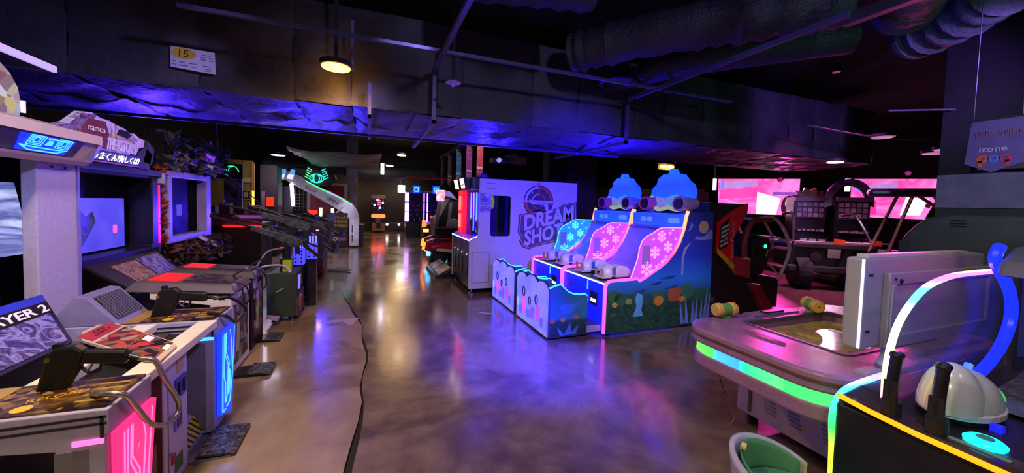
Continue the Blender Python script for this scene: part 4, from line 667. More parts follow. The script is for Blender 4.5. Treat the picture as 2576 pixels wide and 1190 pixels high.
    B().tu([(x0+.68, y0+.006, .77), (x0+.72, y0+.006, .82), (x0+.75, y0+.006, .80), (x0+.79, y0+.006, .88), (x0+.83, y0+.006, .86), (x0+.87, y0+.006, .93), (x0+.93, y0+.006, .93)], .005, 5).o('frost_line', gl_, g_)
    B().box(x0+.52, y0+.002, .87, x0+.64, y0+.008, 1.12).o('notice_sheet', GL('notice_pale', '8a7fae', .5), g_)
    # chute, deck, pedestal
    curve = [(.5, .66), (.62, .70), (.78, .78), (.92, .9), (1.04, 1.06), (1.12, 1.22), (1.17, 1.34)]
    B().pr([(x0+a, z) for a, z in curve]+[(x0+1.3, 1.34), (x0+1.3, .1), (x0+.5, .1)], 'y', y0+.04, y0+W-.04).o('snow_chute', EM('chute_violet', '3a38c8', .5, base='5a58d0'), r, sm=False)
    B().box(x0+.02, y0+.04, .64, x0+.52, y0+W-.04, .665).o('gun_deck', M('deck_black', '121018', .3), r)
    B().box(x0+.005, y0+.04, .1, x0+.5, y0+W-.04, .64).o('pedestal', ped_blue, r); B().cy((x0-.002, y0+.06, .645), (x0-.002, y0+W-.06, .645), .011, n=8).o('white_light_line', EM('line_white', 'b8c0ff', 2.6), r)
    cp = B().box(x0-.004, y0+.2, .33, x0+.006, y0+.36, .5).o('coin_plate', blk2, r); B().box(x0-.008, y0+.22, .37, x0-.004, y0+.33, .41).o('coin_light', EM('coin_white', 'f0f4ff', 2.5), cp)
    B().box(x0-.002, y0+.42, .5, x0+.006, y0+.44, .62).o('cyan_mark', EM('mark_cyan', '30b0ff', 1.5), r); 
    for z in (.36, .41): B().pr(circ(y0+.42, z, .02, 12), 'x', x0-.002, x0+.006).o('cyan_mark', EM('mark_cyan2', '1a80ff', 1), r)
    for yy in (.5, .85): B().pr([(y0+yy, .45), (y0+yy+.04, .45), (y0+yy+.04, .5), (y0+yy+.02, .53), (y0+yy, .5)], 'x', x0-.002, x0+.006).o('red_mark', M('mark_red', '5a1a80', .4), r)
    # two domed snow guns
    shell = M('gun_shell', 'b2aec6', .35, var=.05)
    for yy in (.30, .78):
        gx, gy = x0+.25, y0+yy
        gn = B().el((gx-.02, gy, .70), (.13, .10, .15), 16, 8, 0, 90).o('gun_dome', shell, r, sm=True); B().pr([(gx+.02, .67), (gx+.3, .67), (gx+.32, .74), (gx+.22, .82), (gx+.1, .84), (gx+.02, .78)], 'y', gy-.09, gy+.09).o('gun_cowl', shell, gn, .04, True, 4)
        for dy in (-.105, .1): B().pr([(gx-.03, .72), (gx+.02, .72), (gx+.02, .82), (gx-.03, .82)], 'y', gy+dy, gy+dy+.005).o('blue_stripe', M('stripe_blue', '3a58a8', .4), gn)
        B().box(gx-.18, gy-.1, .68, gx-.04, gy+.1, .7).o('handle_base', shell, gn)
        for dy in (-.07, .07): B().cy((gx-.16, gy+dy, .69), (gx-.17, gy+dy, .80), .016, n=8).o('gold_handle', M('handle_gold', '8a7048', .4), gn)
        B().cy((gx-.0, gy, .66), (gx, gy, .7), .07, n=14).o('gun_neck', rub, gn)
    # header band and cloud sign with two barrels
    hd = B().box(x0+1.2, y0+.04, 1.33, x0+1.34, y0+W-.04, 1.53).o('header_band', EM('header_blue', '1434ff', 2.2), r, .02)
    for a0, a1 in ((.1, .3), (.62, .72), (.75, .86)): B().pr(rr(y0+a0, 1.40, y0+a1, 1.47, .03), 'x', x0+1.19, x0+1.2).o('header_gem', EM('gem_blue', '4a70ff', 1.2), hd)
    B().hexa([(x0+1.12, y0+.3, 1.30), (x0+1.2, y0+.3, 1.33), (x0+1.2, y0+W-.05, 1.33), (x0+1.12, y0+W-.05, 1.30), (x0+1.12, y0+.3, 1.315), (x0+1.2, y0+.3, 1.345), (x0+1.2, y0+W-.05, 1.345), (x0+1.12, y0+W-.05, 1.315)]).o('clear_shelf', GL('shelf_smoke', '2a2a5a', .5), r)
    cl = [(-.30, 1.60), (.30, 1.60), (.34, 1.72), (.4, 1.78), (.37, 1.90), (.28, 1.96), (.26, 2.04), (.16, 2.10), (.06, 2.10), (.03, 2.17), (-.05, 2.17), (-.08, 2.10), (-.2, 2.08), (-.27, 2.0), (-.36, 1.94), (-.4, 1.84), (-.38, 1.74), (-.33, 1.70)]
    yc = y0+.42
    sg_ = B().pr([(yc+a, z) for a, z in cl], 'x', x0+1.32, x0+1.42).o('cloud_sign', GR('cloud_blue', 'Z', [(0, '1058e8'), (.35, '1038ff'), (.6, '1430ff'), (1, '1048ff')], 2.0), r, .02)
    B().pr([(yc-.27, 1.6), (yc+.27, 1.6), (yc+.26, 1.78), (yc+.1, 1.74), (yc-.1, 1.8), (yc-.24, 1.76)], 'x', x0+1.305, x0+1.32).o('sign_picture', PR('sign_pic', ['1a80d8', '2fb0e8', '5a70e0', 'a87ae0', '20a0d0'], 9, .3, .7, 'n', dist=2), sg_)
    ar = EM('arch_cream', 'cfd8a0', .45); B().tu([(x0+1.3, yc-.36, 1.75), (x0+1.3, yc-.33, 1.62), (x0+1.3, yc-.2, 1.585), (x0+1.3, yc-.06, 1.60), (x0+1.3, yc, 1.62), (x0+1.3, yc+.06, 1.60), (x0+1.3, yc+.22, 1.585), (x0+1.3, yc+.31, 1.66), (x0+1.3, yc+.35, 1.78)], .028, 8, sub=4).o('cream_arch', ar, sg_, sm=True)
    for sy, m1 in ((-.33, M('barrel_violet', '8a78b0', .4)), (.33, M('barrel_crimson', 'a83a78', .4))):
        b0 = B().la([(.07, .02), (.1, 0), (.108, .05), (.095, .09), (.1, .26), (.08, .3)], (x0+1.14, yc+sy, 1.67), 20, 'x').o('cannon_barrel', m1, r, sm=True); B().la([(.068, -.004), (.068, .02)], (x0+1.14, yc+sy, 1.67), 20, 'x').o('barrel_mouth', blk, b0)
        B().box(x0+1.24, yc+sy-.05, 1.53, x0+1.36, yc+sy+.05, 1.6).o('barrel_rest', M('rest_violet', '4a3f78', .5), b0)
    B().box(x0+1.34, y0+.04, .1, x0+1.7, y0+W-.04, 1.55).o('rear_box', blk, r)
    # lit fence with scalloped top, wings and step
    fx0, fy0, fy1 = 1.96, y0+.11, y0+1.08
    def scal(y0_, y1_, b0_, t0):
        p = [(y0_, b0_), (y1_, b0_), (y1_, t0)]; n_ = 3; wd = (y1_-y0_-.04)/n_
        for k in range(n_): c_ = y1_-.02-wd*(k+.5); p += [(c_+wd/2*math.cos(math.radians(a_)), t0+.02*(1 if k == 1 else 0)+.085*math.sin(math.radians(a_))) for a_ in range(15, 166, 15)]
        return p+[(y0_, t0)]
    fp = B().pr(scal(fy0, fy1, .03, .58), 'x', fx0, fx0+.05).o('fence_panel', PR('fence_glow', ['2828ff', '4442ff', '524cff', '3434ff'], 1.6, .3, 2.6, 'n'), r, .012)
    B().pr(scal(fy0-.012, fy1+.012, .02, .59), 'x', fx0+.02, fx0+.045).o('fence_rim', M('rim_dark', '2a2a48', .5), fp)
    for cy_, cz_, rx, rz_, h in ((.25, .2, .06, .11, 'a040e0'), (.42, .16, .05, .09, '6a40f0'), (.68, .2, .07, .12, 'c04ad0'), (.8, .12, .05, .07, '4060ff'), (.55, .12, .09, .06, '3f58f0'), (.14, .12, .05, .07, '5048f0'), (.9, .2, .03, .06, '90a0ff')): B().pr(circ(fy0+cy_, .05+cz_, rx, 16, rz_), 'x', fx0-.004, fx0).o('colour_splash', EM('splash_'+h, h, 1.2), fp)
    for cy_, cz_, s in ((.3, .36, .045), (.7, .38, .05), (.5, .3, .04)): B().tu([(fx0-.004, fy0+cy_+s*math.cos(t_)*.8, .05+cz_+s*math.sin(t_)*1.3) for t_ in [k*math.pi/6 for k in range(12)]], .008, 6, True).o('bubble_ring', M('ring_olive', '3a3a5a', .4), fp)
    wing = [(fx0+.02, .03), (fx0+.53, .03), (fx0+.53, .5), (fx0+.5, .525), (fx0+.44, .52), (fx0+.35, .53), (fx0+.27, .56), (fx0+.2, .62), (fx0+.16, .655), (fx0+.08, .64), (fx0+.02, .615)]
    for i, yy in enumerate((fy0-.03, fy1-.05)):
        wg = B().pr(wing, 'y', yy, yy+.04).o('fence_wing', GR('wing_print', 'Z', [(0, '16322e'), (.3, '1c4038'), (.36, '2a6a80'), (1, '1f5a8a')], 0), r)
        B().tu([(a, yy+.02, z+.006) for a, z in wing[2:]], .012, 6).o('wing_light_edge', EM('edge_cyan', '40c8ff', 1.6), wg); B().cy((fx0+.015, yy+.005, .04), (fx0+.015, yy+.005, .6), .012, n=8).o('corner_light', EM('edge_blue', '3a90ff', 2.0), wg)
        if i == 0:
            B().pr([(fx0+.22, .06), (fx0+.3, .2), (fx0+.32, .08), (fx0+.42, .16), (fx0+.38, .05), (fx0+.16, .05), (fx0+.12, .16)], 'y', yy-.004, yy).o('ice_print', M('ice_dull', '3f6a88', .45), wg)
            for cx_, cz_, h in ((.06, .23, 'a06040'), (.2, .24, '8a7a44'), (.38, .26, '8a6a48')): B().pr(circ(fx0+cx_, cz_, .035, 12, .028), 'y', yy-.003, yy).o('bush_print', M('bush_'+h, h, .45), wg)
            B().pr([(fx0+.14, .38), (fx0+.2, .44), (fx0+.3, .42), (fx0+.4, .44), (fx0+.46, .48), (fx0+.46, .4), (fx0+.36, .37), (fx0+.3, .3), (fx0+.2, .3)], 'y', yy-.003, yy).o('blue_print', M('blue_dull', '2f6aa0', .45), wg)
    B().box(fx0+.05, fy0, .08, x0, fy1-.05, .12).o('step_floor', M('step_violet', '3a3460', .5), r); B().box(fx0+.05, fy0-.02, .05, x0, fy0, .125).o('step_edge', M('step_lilac', '8a84c0', .4), r)
    for x_, y_ in ((fx0+.1, fy0+.05), (fx0+.45, fy0+.05), (x0+.1, y0+.1), (x0+1.6, y0+.1), (x0+.1, y0+W-.1), (x0+1.6, y0+W-.1), (fx0+.1, fy1-.1)): B().cy((x_, y_, 0), (x_, y_, .1), .025, n=8).o('caster', rub, r)
    return r
sh = shooter()
cyl = GL('guard_cyan', '40b0d0', .55, .2, .55, 'a0e0ff', '30a8d8')
sh2 = dup(sh, (0, 1.1, 0), 'far snow-cannon water shooting cabinet, beside the DREAM SHOT panel')
# third guard, cyan, on the far side of the far cabinet
src = [c_ for c_ in sh.children if c_.name.startswith('splash_guard')][0]
g3 = src.copy(); g3.data = src.data.copy(); g3.data.materials[0] = cyl; COL.objects.link(g3); g3.parent = sh2; g3.location = (0, 1.06, 0); g3['label'] = 'cyan-lit clear guard with snowflakes'
cl_ = EM('guard_line_cyan', '60e8ff', 1.4)
for ch in src.children:
    k_ = ch.copy(); COL.objects.link(k_); k_.parent = g3
    if ch.data.materials[0].name == 'guard_line_pink': k_.data = ch.data.copy(); k_.data.materials[0] = cl_
# ================================================================== right foreground: light-rim table
tb = T('rim_light_table', 'cream game table with violet rim, green light band and yellow playfield', 'game table', (2.95, 1.5, 0))
pur = M('rim_violet', '8a6486', .28, var=.1); X0, X1, Y0, Y1 = 2.04, 3.8, 1.0, 1.98
body = B().pr(rr(2.62, 1.02, 3.6, 1.96, .05), 'z', .1, .6).o('table_body', M('table_cream', 'd0c8b8', .55, var=.06, s=30), tb, .01)
B().hole([(1.83, .13), (1.85, .13), (1.85, .58), (1.83, .58)], [], 'x', 2.612, 2.62).o('panel_seam', M('seam_brown', '7a6c60', .6), body)
for cy_, n_ in ((1.72, 9), (1.56, 9), (1.36, 9), (1.22, 9)):
    for k in range(n_): B().ob((2.617, cy_-.004*k, .40-k*.026), (.004, .035, .006), 0, 25, 0).o('louvre', M('louvre_cream', 'a89b8a', .55), body)
out = rr(X0, Y0, X1, Y1, .22, 8); outr = rr(X0+.02, Y0+.02, X1-.02, Y1-.02, .21, 8); pf = rr(2.46, 1.2, 3.42, 1.82, .06, 4)
B().pr(outr, 'z', .56, .645).o('lower_rim', pur, tb, .012); 
B().pr(rr(X0+.03, Y0+.03, X1-.03, Y1-.03, .2, 8), 'z', .645, .715).o('light_band', GR('band_rgb', 'Y', [(0, 'ff9a50'), (.04, '40ff60'), (.25, '30f060'), (.3, '50ff70'), (.5, '20ff80'), (.55, '3090ff'), (.72, '40a0ff'), (.74, '40ff50'), (.92, '60ff40'), (.97, 'f0ff50'), (1, 'ff8040')], 1.6), tb)
B().hole(out, [pf], 'z', .715, .815).o('upper_rim', pur, tb, .015); B().hole(rr(X0-.006, Y0-.006, X1+.006, Y1+.006, .22, 8), [out], 'z', .765, .778).o('rim_bead', M('bead_brown', '5a3a28', .4), tb)
B().pr(pf, 'z', .73, .745).o('playfield', PR('playfield', ['8a7a3a', 'a89548', '6f6a3a', '9a6a4a', '8f8a50', '5a5a40'], 5, .12, .16, 'n', dist=1.5), tb)
B().hole(rr(2.45, 1.19, 3.43, 1.83, .06, 4), [rr(2.475, 1.215, 3.405, 1.805, .05, 4)], 'z', .8, .82).o('field_frame', M('frame_slate', '4a4856', .4), tb)
B().pr(circ(3.0, 1.38, .035, 18), 'z', .745, .75).o('white_puck', EM('puck_white', 'f4f0ff', 1.2), tb); B().pr(circ(3.2, 1.62, .06, 18), 'z', .745, .748).o('yellow_spot', M('spot_yellow', 'a89a40', .3), tb)
B().pr(circ(2.3, 1.55, .03, 24, .13), 'z', .815, .822).o('oval_inlay', M('inlay_violet', '8a5a80', .15), tb)
pl_ = B().box(2.65, 1.86, .815, 3.15, 1.95, .828).o('score_plate', M('plate_grey', '6a5a74', .4), tb); B().box(2.8, 1.88, .828, 3.0, 1.93, .84).o('score_button', blk2, pl_)
B().box(2.15, .992, .73, 2.9, 1.0, .78).o('pink_reflection_paint', EM('painted_pink_glow', 'ff2fae', .9), tb); B().box(2.15, .992, .58, 2.9, 1.0, .63).o('pink_reflection_paint', EM('painted_pink_glow', 'ff2fae', .9), tb)  # pink reflection on the near rim, put in as glowing strips
for x, y in ((2.72, 1.1), (2.72, 1.88), (3.5, 1.1), (3.5, 1.88)): B().cy((x, y, 0), (x, y, .1), .035, n=10).o('caster', rub, tb)
B().tu([(2.4, 1.93, .6), (2.36, 1.9, .45), (2.4, 1.88, .3), (2.5, 1.86, .1), (2.48, 1.9, .01)], .004, 5, sub=5).o('thin_cord', M('cord_grey', '7a7080', .5), tb)
def mallet(x, y, ax, label):
    r = T('roller_mallet', label, 'mallet', (x, y, .815), 'yellow roller mallets'); d_ = Vector(ax).normalized(); c_ = Vector((x, y, .875)); yl_ = M('mallet_yellow', 'c2a240', .5)
    for s_ in (-1, 1): B().cy(c_+d_*s_*.035, c_+d_*s_*.085, .05, .047, 20).o('head', yl_, r, .01, True)
    B().cy(c_-d_*.036, c_+d_*.036, .044, n=20).o('middle_band', M('mallet_green', '5f9a3c', .5), r, sm=True); B().cy(c_+d_*.085, c_+d_*.087, .006, n=8).o('axle', blk, r); B().box(x-.03, y-.03, .815, x+.03, y+.03, .835).o('mallet_foot', MATS['mallet_green'], r)
mallet(2.43, 1.93, (1, -.15, .02), 'yellow roller mallet with green middle at the table corner'); mallet(3.27, 1.84, (-.6, -1, 0), 'yellow roller mallet seen end-on at the far table edge')
# white back panel on a post
wp = T('score_board', 'back of a white score board on a bent post over the table', 'score board', (2.9, 1.06, .78)); wpm = M('board_white', '8c898f', .5, var=.05)
B().box(2.25, 1.05, .93, 3.47, 1.13, 1.385).o('board_box', wpm, wp, .012); fb = B().hole([(2.41, .93), (3.53, .93), (3.53, 1.31), (2.41, 1.31)], [[(2.47, .99), (3.47, .99), (3.47, 1.25), (2.47, 1.25)]], 'y', 1.02, 1.05).o('back_frame', wpm, wp, .004)
B().box(2.47, 1.035, .99, 3.47, 1.05, 1.25).o('back_sheet', M('sheet_white', '98969a', .6, var=.04), wp); B().box(2.243, 1.05, .94, 2.25, 1.06, 1.38).o('light_edge', EM('edge_cool', 'c8c4ff', 1.6), wp)
B().box(2.3, 1.06, 1.385, 3.3, 1.11, 1.40).o('top_lip', M('lip_mint', 'a8b8ac', .4), wp)
for x in (2.5, 3.3): B().cy((x, 1.02, 1.27), (x, 1.012, 1.27), .009, n=8).o('keyhole', scrw, wp); B().box(x-.004, 1.013, 1.255, x+.004, 1.02, 1.27).o('keyhole_slot', scrw, wp)
for x, z in ((2.29, 1.3), (2.31, 1.3), (2.29, 1.02), (2.31, 1.02), (2.45, 1.28), (2.45, .96), (2.45, .99)): B().cy((x, 1.05 if x < 2.4 else 1.02, z), (x, 1.044 if x < 2.4 else 1.014, z), .006, n=8).o('screw', scrw, wp)
B().tu([(2.44, 1.03, 1.25), (2.44, 1.03, .9), (2.43, 1.03, .88), (2.38, 1.03, .845)], .024, 4).o('post', wpm, wp, .004); B().box(2.24, 1.01, .816, 2.5, 1.06, .832).o('post_foot', wpm, wp)
# ================================================================== dome shooter at the right edge
k = T('dome_shooter', 'black dome-topped shooting machine edged with rainbow light tubes', 'arcade cabinet', (2.4, .3, 0))
fy = .97
B().pr([(1.93, .05), (3.4, .05), (3.4, .82), (2.1, .82), (1.97, .80), (1.93, .76)], 'y', -.6, fy).o('cabinet', M('cab_black', '141518', .4), k, .01)
dk = B().hexa([(1.91, -.6, .79), (3.3, -.6, .82), (3.3, fy-.02, .82), (1.91, fy-.02, .79), (1.92, -.6, .803), (3.3, -.6, .833), (3.3, fy-.02, .833), (1.92, fy-.02, .803)]).o('deck', M('deck_smoked', '2a1c20', .12), k)
B().tu([(1.9, -.6, .785), (1.9, .48, .785), (1.9, .7, .79), (1.905, .85, .80), (1.915, .955, .81)], .011, 8).o('amber_light_strip', EM('strip_amber', 'ffa010', 1.6), k, sm=True)
B().tu([(2.4, fy+.01, .835), (2.12, fy+.01, .82), (2.0, fy+.01, .80), (1.945, fy+.01, .755), (1.93, fy+.01, .68), (1.945, fy+.01, .55), (1.955, fy+.01, .3), (1.95, fy+.01, .05)], .013, 8, sub=5).o('rainbow_side_strip', GR('rainbow_side', 'Z', [(0, 'ff2a30'), (.25, 'ff8a20'), (.42, 'ffe030'), (.6, 'c0ff30'), (.75, '30ff50'), (.9, '30f0a0'), (.96, '40b0ff'), (1, 'c070ff')], 2.2), k, sm=True)
B().box(1.928, .15, .3, 1.932, .62, .68).o('front_hatch', M('hatch_black', '1b1c20', .35), k); B().box(1.925, .3, .3, 1.929, .45, .45).o('front_code_label', M('label_grey', '6a6a70', .6), k)
B().hexa([(2.36, -.6, .833), (2.48, -.6, .833), (2.48, .7, .833), (2.36, .7, .833), (2.4, -.6, .86), (2.46, -.6, .86), (2.46, .7, .86), (2.4, .7, .86)]).o('deck_rib', M('rib_steel', '5a6a78', .35, .4), k)
# dome of clear acrylic between two rainbow hoops
hoop = [(2.0, .84), (2.0, .95), (2.015, 1.04), (2.06, 1.14), (2.14, 1.22), (2.25, 1.285), (2.4, 1.32), (2.6, 1.335), (3.1, 1.335)]
hp = spline([Vector((a, 0, z)) for a, z in hoop], 5)
B().tu([Vector((p.x, .84, p.z)) for p in hp], .013, 8).o('rainbow_hoop', GR('rainbow_hoop', 'Z', [(0, 'ff5aa0'), (.12, 'ffb060'), (.35, 'fff070'), (.6, 'c8ffb0'), (.78, '40f0e0'), (.88, '4090ff'), (.94, 'c050ff'), (.985, 'ff5090'), (1, 'ffe040')], 5), k, sm=True)
sd = hp+[Vector((3.1, 0, .84))]
B().pr([(p.x, p.z) for p in sd], 'y', .836, .842).o('clear_side', GL('dome_clear', '8090c0', .16, .1), k)
bh = [(2.45, .87), (2.6, .88), (2.76, .95), (2.87, 1.05), (2.9, 1.15), (2.86, 1.25), (2.77, 1.33), (2.68, 1.41), (2.72, 1.47)]
B().tu([(a, .78, z) for a, z in bh], .022, 8, sub=5).o('blue_light_hoop', EM('hoop_blue', '1020ff', 2.4), k, sm=True)
for i, (a, z) in enumerate(((2.3, .86), (2.37, .89), (2.44, .93), (2.42, .86), (2.5, .9))): B().ob((a, .76, z), (.035, .012, .012), 0, 40+35*i, 0).o('clear_light_tube', EM('tube_sky', '4a7aff', 1.3), k, .005)
vz = B().pr([(2.62, 1.34), (2.66, 1.41), (2.78, 1.47), (3.4, 1.48), (3.4, 1.34)], 'y', -.4, .76).o('visor', M('visor_smoke', '50566a', .25), k, .02)
B().pr([(2.8, 1.36), (2.86, 1.44), (3.4, 1.44), (3.4, 1.36)], 'y', .76, .766).o('visor_lamp', EM('visor_blue', '2a10ff', 1.0), vz)
for i in range(4): B().el((2.7+.03*i, .765, 1.36+.022*i), (.008, .008, .008), 8, 6).o('visor_led', EM('led_aqua', '80e8ff', 3), vz)
B().tu([(3.1, .62+.15*math.cos(t_), 1.62+.13*math.sin(t_)) for t_ in [j*math.pi/12 for j in range(24)]], .028, 10, True).o('lime_ring', EM('ring_lime', 'c8ff50', 1.1), k, sm=True); B().cy((3.1, .62, 1.46), (3.1, .62, 1.5), .02).o('ring_stem', gry, k)
B().box(3.1, -.6, .83, 3.4, .82, 1.34).o('screen_housing', M('screen_navy', '101830', .3), k); B().box(3.08, -.5, .9, 3.1, .8, 1.3).o('screen', EM('screen_deep', '1a2a6a', .35), k)
B().hexa([(2.45, .2, .86), (2.7, .2, .86), (2.7, .7, .86), (2.45, .7, .86), (2.55, .2, .93), (2.7, .2, .98), (2.7, .66, .98), (2.55, .66, .93)]).o('terrain', M('terrain_black', '1c1f26', .6, bump=.6), k)
for x in (2.06, 2.12): B().box(x, .56, .804, x+.006, .96, .808).o('pink_deck_light', EM('deck_pink', 'ff3a90', .6), k)
# white domed guns
for i, (gx, gy, s_) in enumerate(((2.16, .70, 1), (2.14, -.2, 1))):
    sh_ = M('helmet_white', 'aab4b0', .2, var=.05); z0 = .855
    gd_ = B().el((gx+.05, gy, z0), (.17, .105, .14), 22, 9, 0, 90).o('gun_dome', sh_, k, sm=True); B().el((gx-.03, gy, z0+.0), (.11, .09, .175), 18, 9, 0, 90).o('dome_crest', sh_, gd_, sm=True)
    B().la([(.2, 0), (.2, .02), (.19, .024)], (gx+.05, gy, z0-.012), 22, 'z', .9, .55).o('dome_rim', M('rim_white', 'bcc4c0', .3), gd_); B().cy((gx, gy, .82), (gx, gy, .86), .09, n=16).o('gun_neck', rub, gd_)
    B().el((gx+.17, gy-.01, z0+.025), (.045, .07, .06), 14, 6, 0, 90).o('green_lens', EM('lens_green', '40e070', .6), gd_, sm=True)
    for hx, hy, l_ in ((gx-.20, gy+.10, .16), (gx-.205, gy-.03, .17)):
        hd_ = B().tu([(hx, hy, .83), (hx-.005, hy, .90), (hx+.0, hy, .96), (hx+.015, hy, .88+l_)], .019, 10, sub=4).o('gun_handle', blk2, k, sm=True); B().cy((hx, hy, .80), (hx, hy, .86), .03, n=12).o('handle_base', rub, hd_); B().box(hx-.022, hy-.02, .83, hx-.012, hy+.02, .94).o('trigger', rub, hd_); B().el((hx+.015, hy, .88+l_), (.024, .024, .018), 12, 6).o('handle_cap', blk2, hd_)
for i, (x, y, h, e) in enumerate(((2.02, .575, '18d8f0', 1.5), (2.02, .40, '4a50e0', .8))):
    bt = B().la([(.05, 0), (.052, .012), (.04, .022), (.024, .024)], (x, y, .805), 28).o('round_button', EM('button_'+h, h, e), k, sm=True); B().la([(.023, .023), (.02, .027), (.001, .027)], (x, y, .805), 20).o('button_centre', M('btn_teal', '3a7a80', .3), bt)
B().box(1.95, .5, .803, 1.972, .68, .807).o('start_label', M('label_mint', '5a7a68', .5), k); B().box(2.13, .57, .81, 2.16, .60, .845).o('blue_knob', EM('knob_blue', '1a18e0', 1.0), k)
# stool at the bottom edge
st = T('bucket_stool', 'small white bucket stool with green inside at the bottom edge', 'stool', (1.72, 1.0, 0)); shl = M('shell_white', '9c9aa4', .4)
def shell(u, v, R=.2, e=0):
    a = math.radians(-100+200*u); zz = .36+(.16*math.cos(a*.75)**.7)*v; rr_ = R+.02*v+e; ca, sa = math.cos(a), math.sin(a); d1 = Vector((-.45, .89)); d2 = Vector((.89, .45))
    q = d1*ca*rr_+d2*sa*rr_; return (1.72+q.x, 1.0+q.y, zz)
B().grid(lambda u, v: shell(u, v), 24, 5).o('back_shell', shl, st, sm=True, th=.022); B().grid(lambda u, v: shell(u*.94+.03, v*.96, .2, -.024), 24, 5).o('green_lining', M('lining_green', '3f7a52', .6), st, sm=True, th=.004)
B().la([(.19, 0), (.2, .02), (.17, .045), (.01, .05)], (1.72, 1.0, .33), 26).o('seat_pad', M('seat_green', '4a8a5c', .55), st, sm=True); B().la([(.2, .0), (.2, .04), (.19, .045)], (1.72, 1.0, .30), 26).o('seat_ring', shl, st, sm=True)
B().cy((1.72, 1.0, .02), (1.72, 1.0, .31), .035).o('column', chrome, st); B().la([(.2, 0), (.2, .012), (.04, .03)], (1.72, 1.0, 0), 24).o('base', dgry, st, sm=True); B().ob((1.63, 1.16, .51), (.02, .01, .006), 0, 0, 30).o('amber_patch', M('patch_amber', 'c8a860', .4), st)  # small amber block on the stool shell
# ================================================================== red racing cabinet
rc_ = T('racing_cabinet', 'red and black racing cabinet with sponsor decals and caged seat', 'racing cabinet', (5.3, 4.4, 0)); yr = 3.86
B().pr([(4.47, .05), (5.0, .05), (5.78, .05), (5.6, .35), (5.42, .58), (5.1, .62), (4.75, .9), (4.7, 1.0), (4.62, 1.4), (4.75, 1.5), (5.2, 1.7), (4.47, 1.7)], 'y', yr+.02, 4.9).o('cabinet', M('cab_plum', '160e14', .5), rc_, .01)
rsd = M('racer_red', 'b2121f', .3); sp_ = B().pr([(4.62, 1.42), (5.0, 1.64), (5.22, 1.71), (5.2, 1.55), (4.95, 1.2), (5.0, .72), (4.63, 1.0)], 'y', yr-.01, yr+.03).o('side_wing', M('wing_red', 'd0141f', .3), rc_, .006)
B().pr([(4.66, 1.36), (4.84, 1.5), (4.84, 1.08), (4.66, 1.02)], 'y', yr-.014, yr-.01).o('decal_field', M('decal_black', '1a0c12', .4), sp_); B().pr([(4.63, .98), (4.97, .72), (4.99, .80), (4.63, 1.06)], 'y', yr-.014, yr-.01).o('yellow_stripe', M('stripe_yellow', 'c0a030', .4), sp_)
dl = Vector((1, 0, .42))
for i, s_ in enumerate(('ADVAN', 'AUTECH', 'SPARCO', 'RAYS', 'RECARO')): tx(s_, 'sponsor_lettering', let_w, sp_, (4.755, yr-.016, 1.36-i*.062), dl, ZV, .035, .15, .002, 0, .015)
tx('BATTLE GEAR 4', 'title_lettering', M('letters_pink', 'd88a98', .4), sp_, (4.92, yr-.016, 1.12), Vector((0, 0, -1)), Vector((1, 0, .1)), .05, .6, .002)
for i in range(3):
    for j in range(4): B().ob((4.66+.17*i, 4.05, 1.702), (.05, .012, .002), 0, 0, 20).add([], []).o('vent_slot', EM('slot_mint', 'b8d8d0', .8), rc_) if j == 0 else B().box(4.6+.17*i+.012*j, 3.95+.07*j, 1.701, 4.69+.17*i+.012*j, 3.975+.07*j, 1.704).o('vent_slot', MATS['slot_mint'], rc_)
B().box(4.3, 4.4, 1.7, 4.95, 4.8, 1.92).o('topper_box', M('topper_plum', '5a1f3a', .5), rc_); B().box(4.36, 4.392, 1.76, 4.8, 4.4, 1.86).o('topper_label', M('topper_red', 'c02048', .5), rc_)
cowl = M('cowl_red', 'a02434', .35, var=.1)
B().hexa([(5.0, 3.84, .66), (5.3, 3.82, .58), (5.3, 4.5, .58), (5.0, 4.5, .62), (5.02, 3.9, .92), (5.42, 3.9, .88), (5.42, 4.5, .88), (5.02, 4.5, .92)]).o('cowl', cowl, rc_, .03); B().hexa([(5.3, 3.82, .52), (5.5, 3.8, .5), (5.5, 3.98, .5), (5.3, 3.98, .52), (5.62, 3.78, .06), (5.84, 3.78, .05), (5.8, 3.95, .05), (5.6, 3.95, .06)]).o('side_fairing', M('fairing_red', '7a1c24', .4), rc_, .02)
B().pr([(5.6, .05), (6.2, .05), (6.2, .53), (5.75, .6), (5.62, .3)], 'y', 4.0, 4.75).o('seat_base', M('base_black', '100d10', .5), rc_, .01)
se = B().pr([(5.62, .55), (5.95, .5), (6.12, .72), (6.2, 1.05), (6.12, 1.2), (5.85, 1.22), (5.78, 1.0), (5.75, .75)], 'y', 4.12, 4.62).o('seat', M('seat_black', '0b0a0d', .6), rc_, .04); B().pr(circ(6.02, 1.03, .03), 'y', 4.11, 4.12).o('green_led', EM('led_green', '30ffa0', 2.5), se); B().ob((6.06, 4.11, .92), (.012, .004, .06), 0, 15, 0).o('yellow_tab', M('tab_yellow', 'a89840', .5), se)
pip = M('cage_chrome', 'c8b8cc', .25, .35); 
for yy in (3.98, 4.78): B().tu([(5.36, yy, .88), (5.34, yy, 1.02), (5.42, yy, 1.38), (5.56, yy, 1.47), (6.05, yy, 1.47), (6.4, yy, 1.0), (6.16, yy, .5)], .026, 8, sub=4).o('cage_tube', pip, rc_, sm=True); B().tu([(5.75, yy, 1.45), (5.98, yy, 1.2), (6.3, yy, 1.14)], .018, 8).o('cage_brace', pip, rc_, sm=True); B().tu([(5.95, yy, .75), (6.2, yy, .55)], .016, 8).o('cage_brace', pip, rc_)
for x, z in ((5.56, 1.47), (6.05, 1.47), (6.3, 1.12), (6.4, 1.0)): B().cy((x, 3.98, z), (x, 4.78, z), .02, n=8).o('cage_crossbar', pip, rc_)
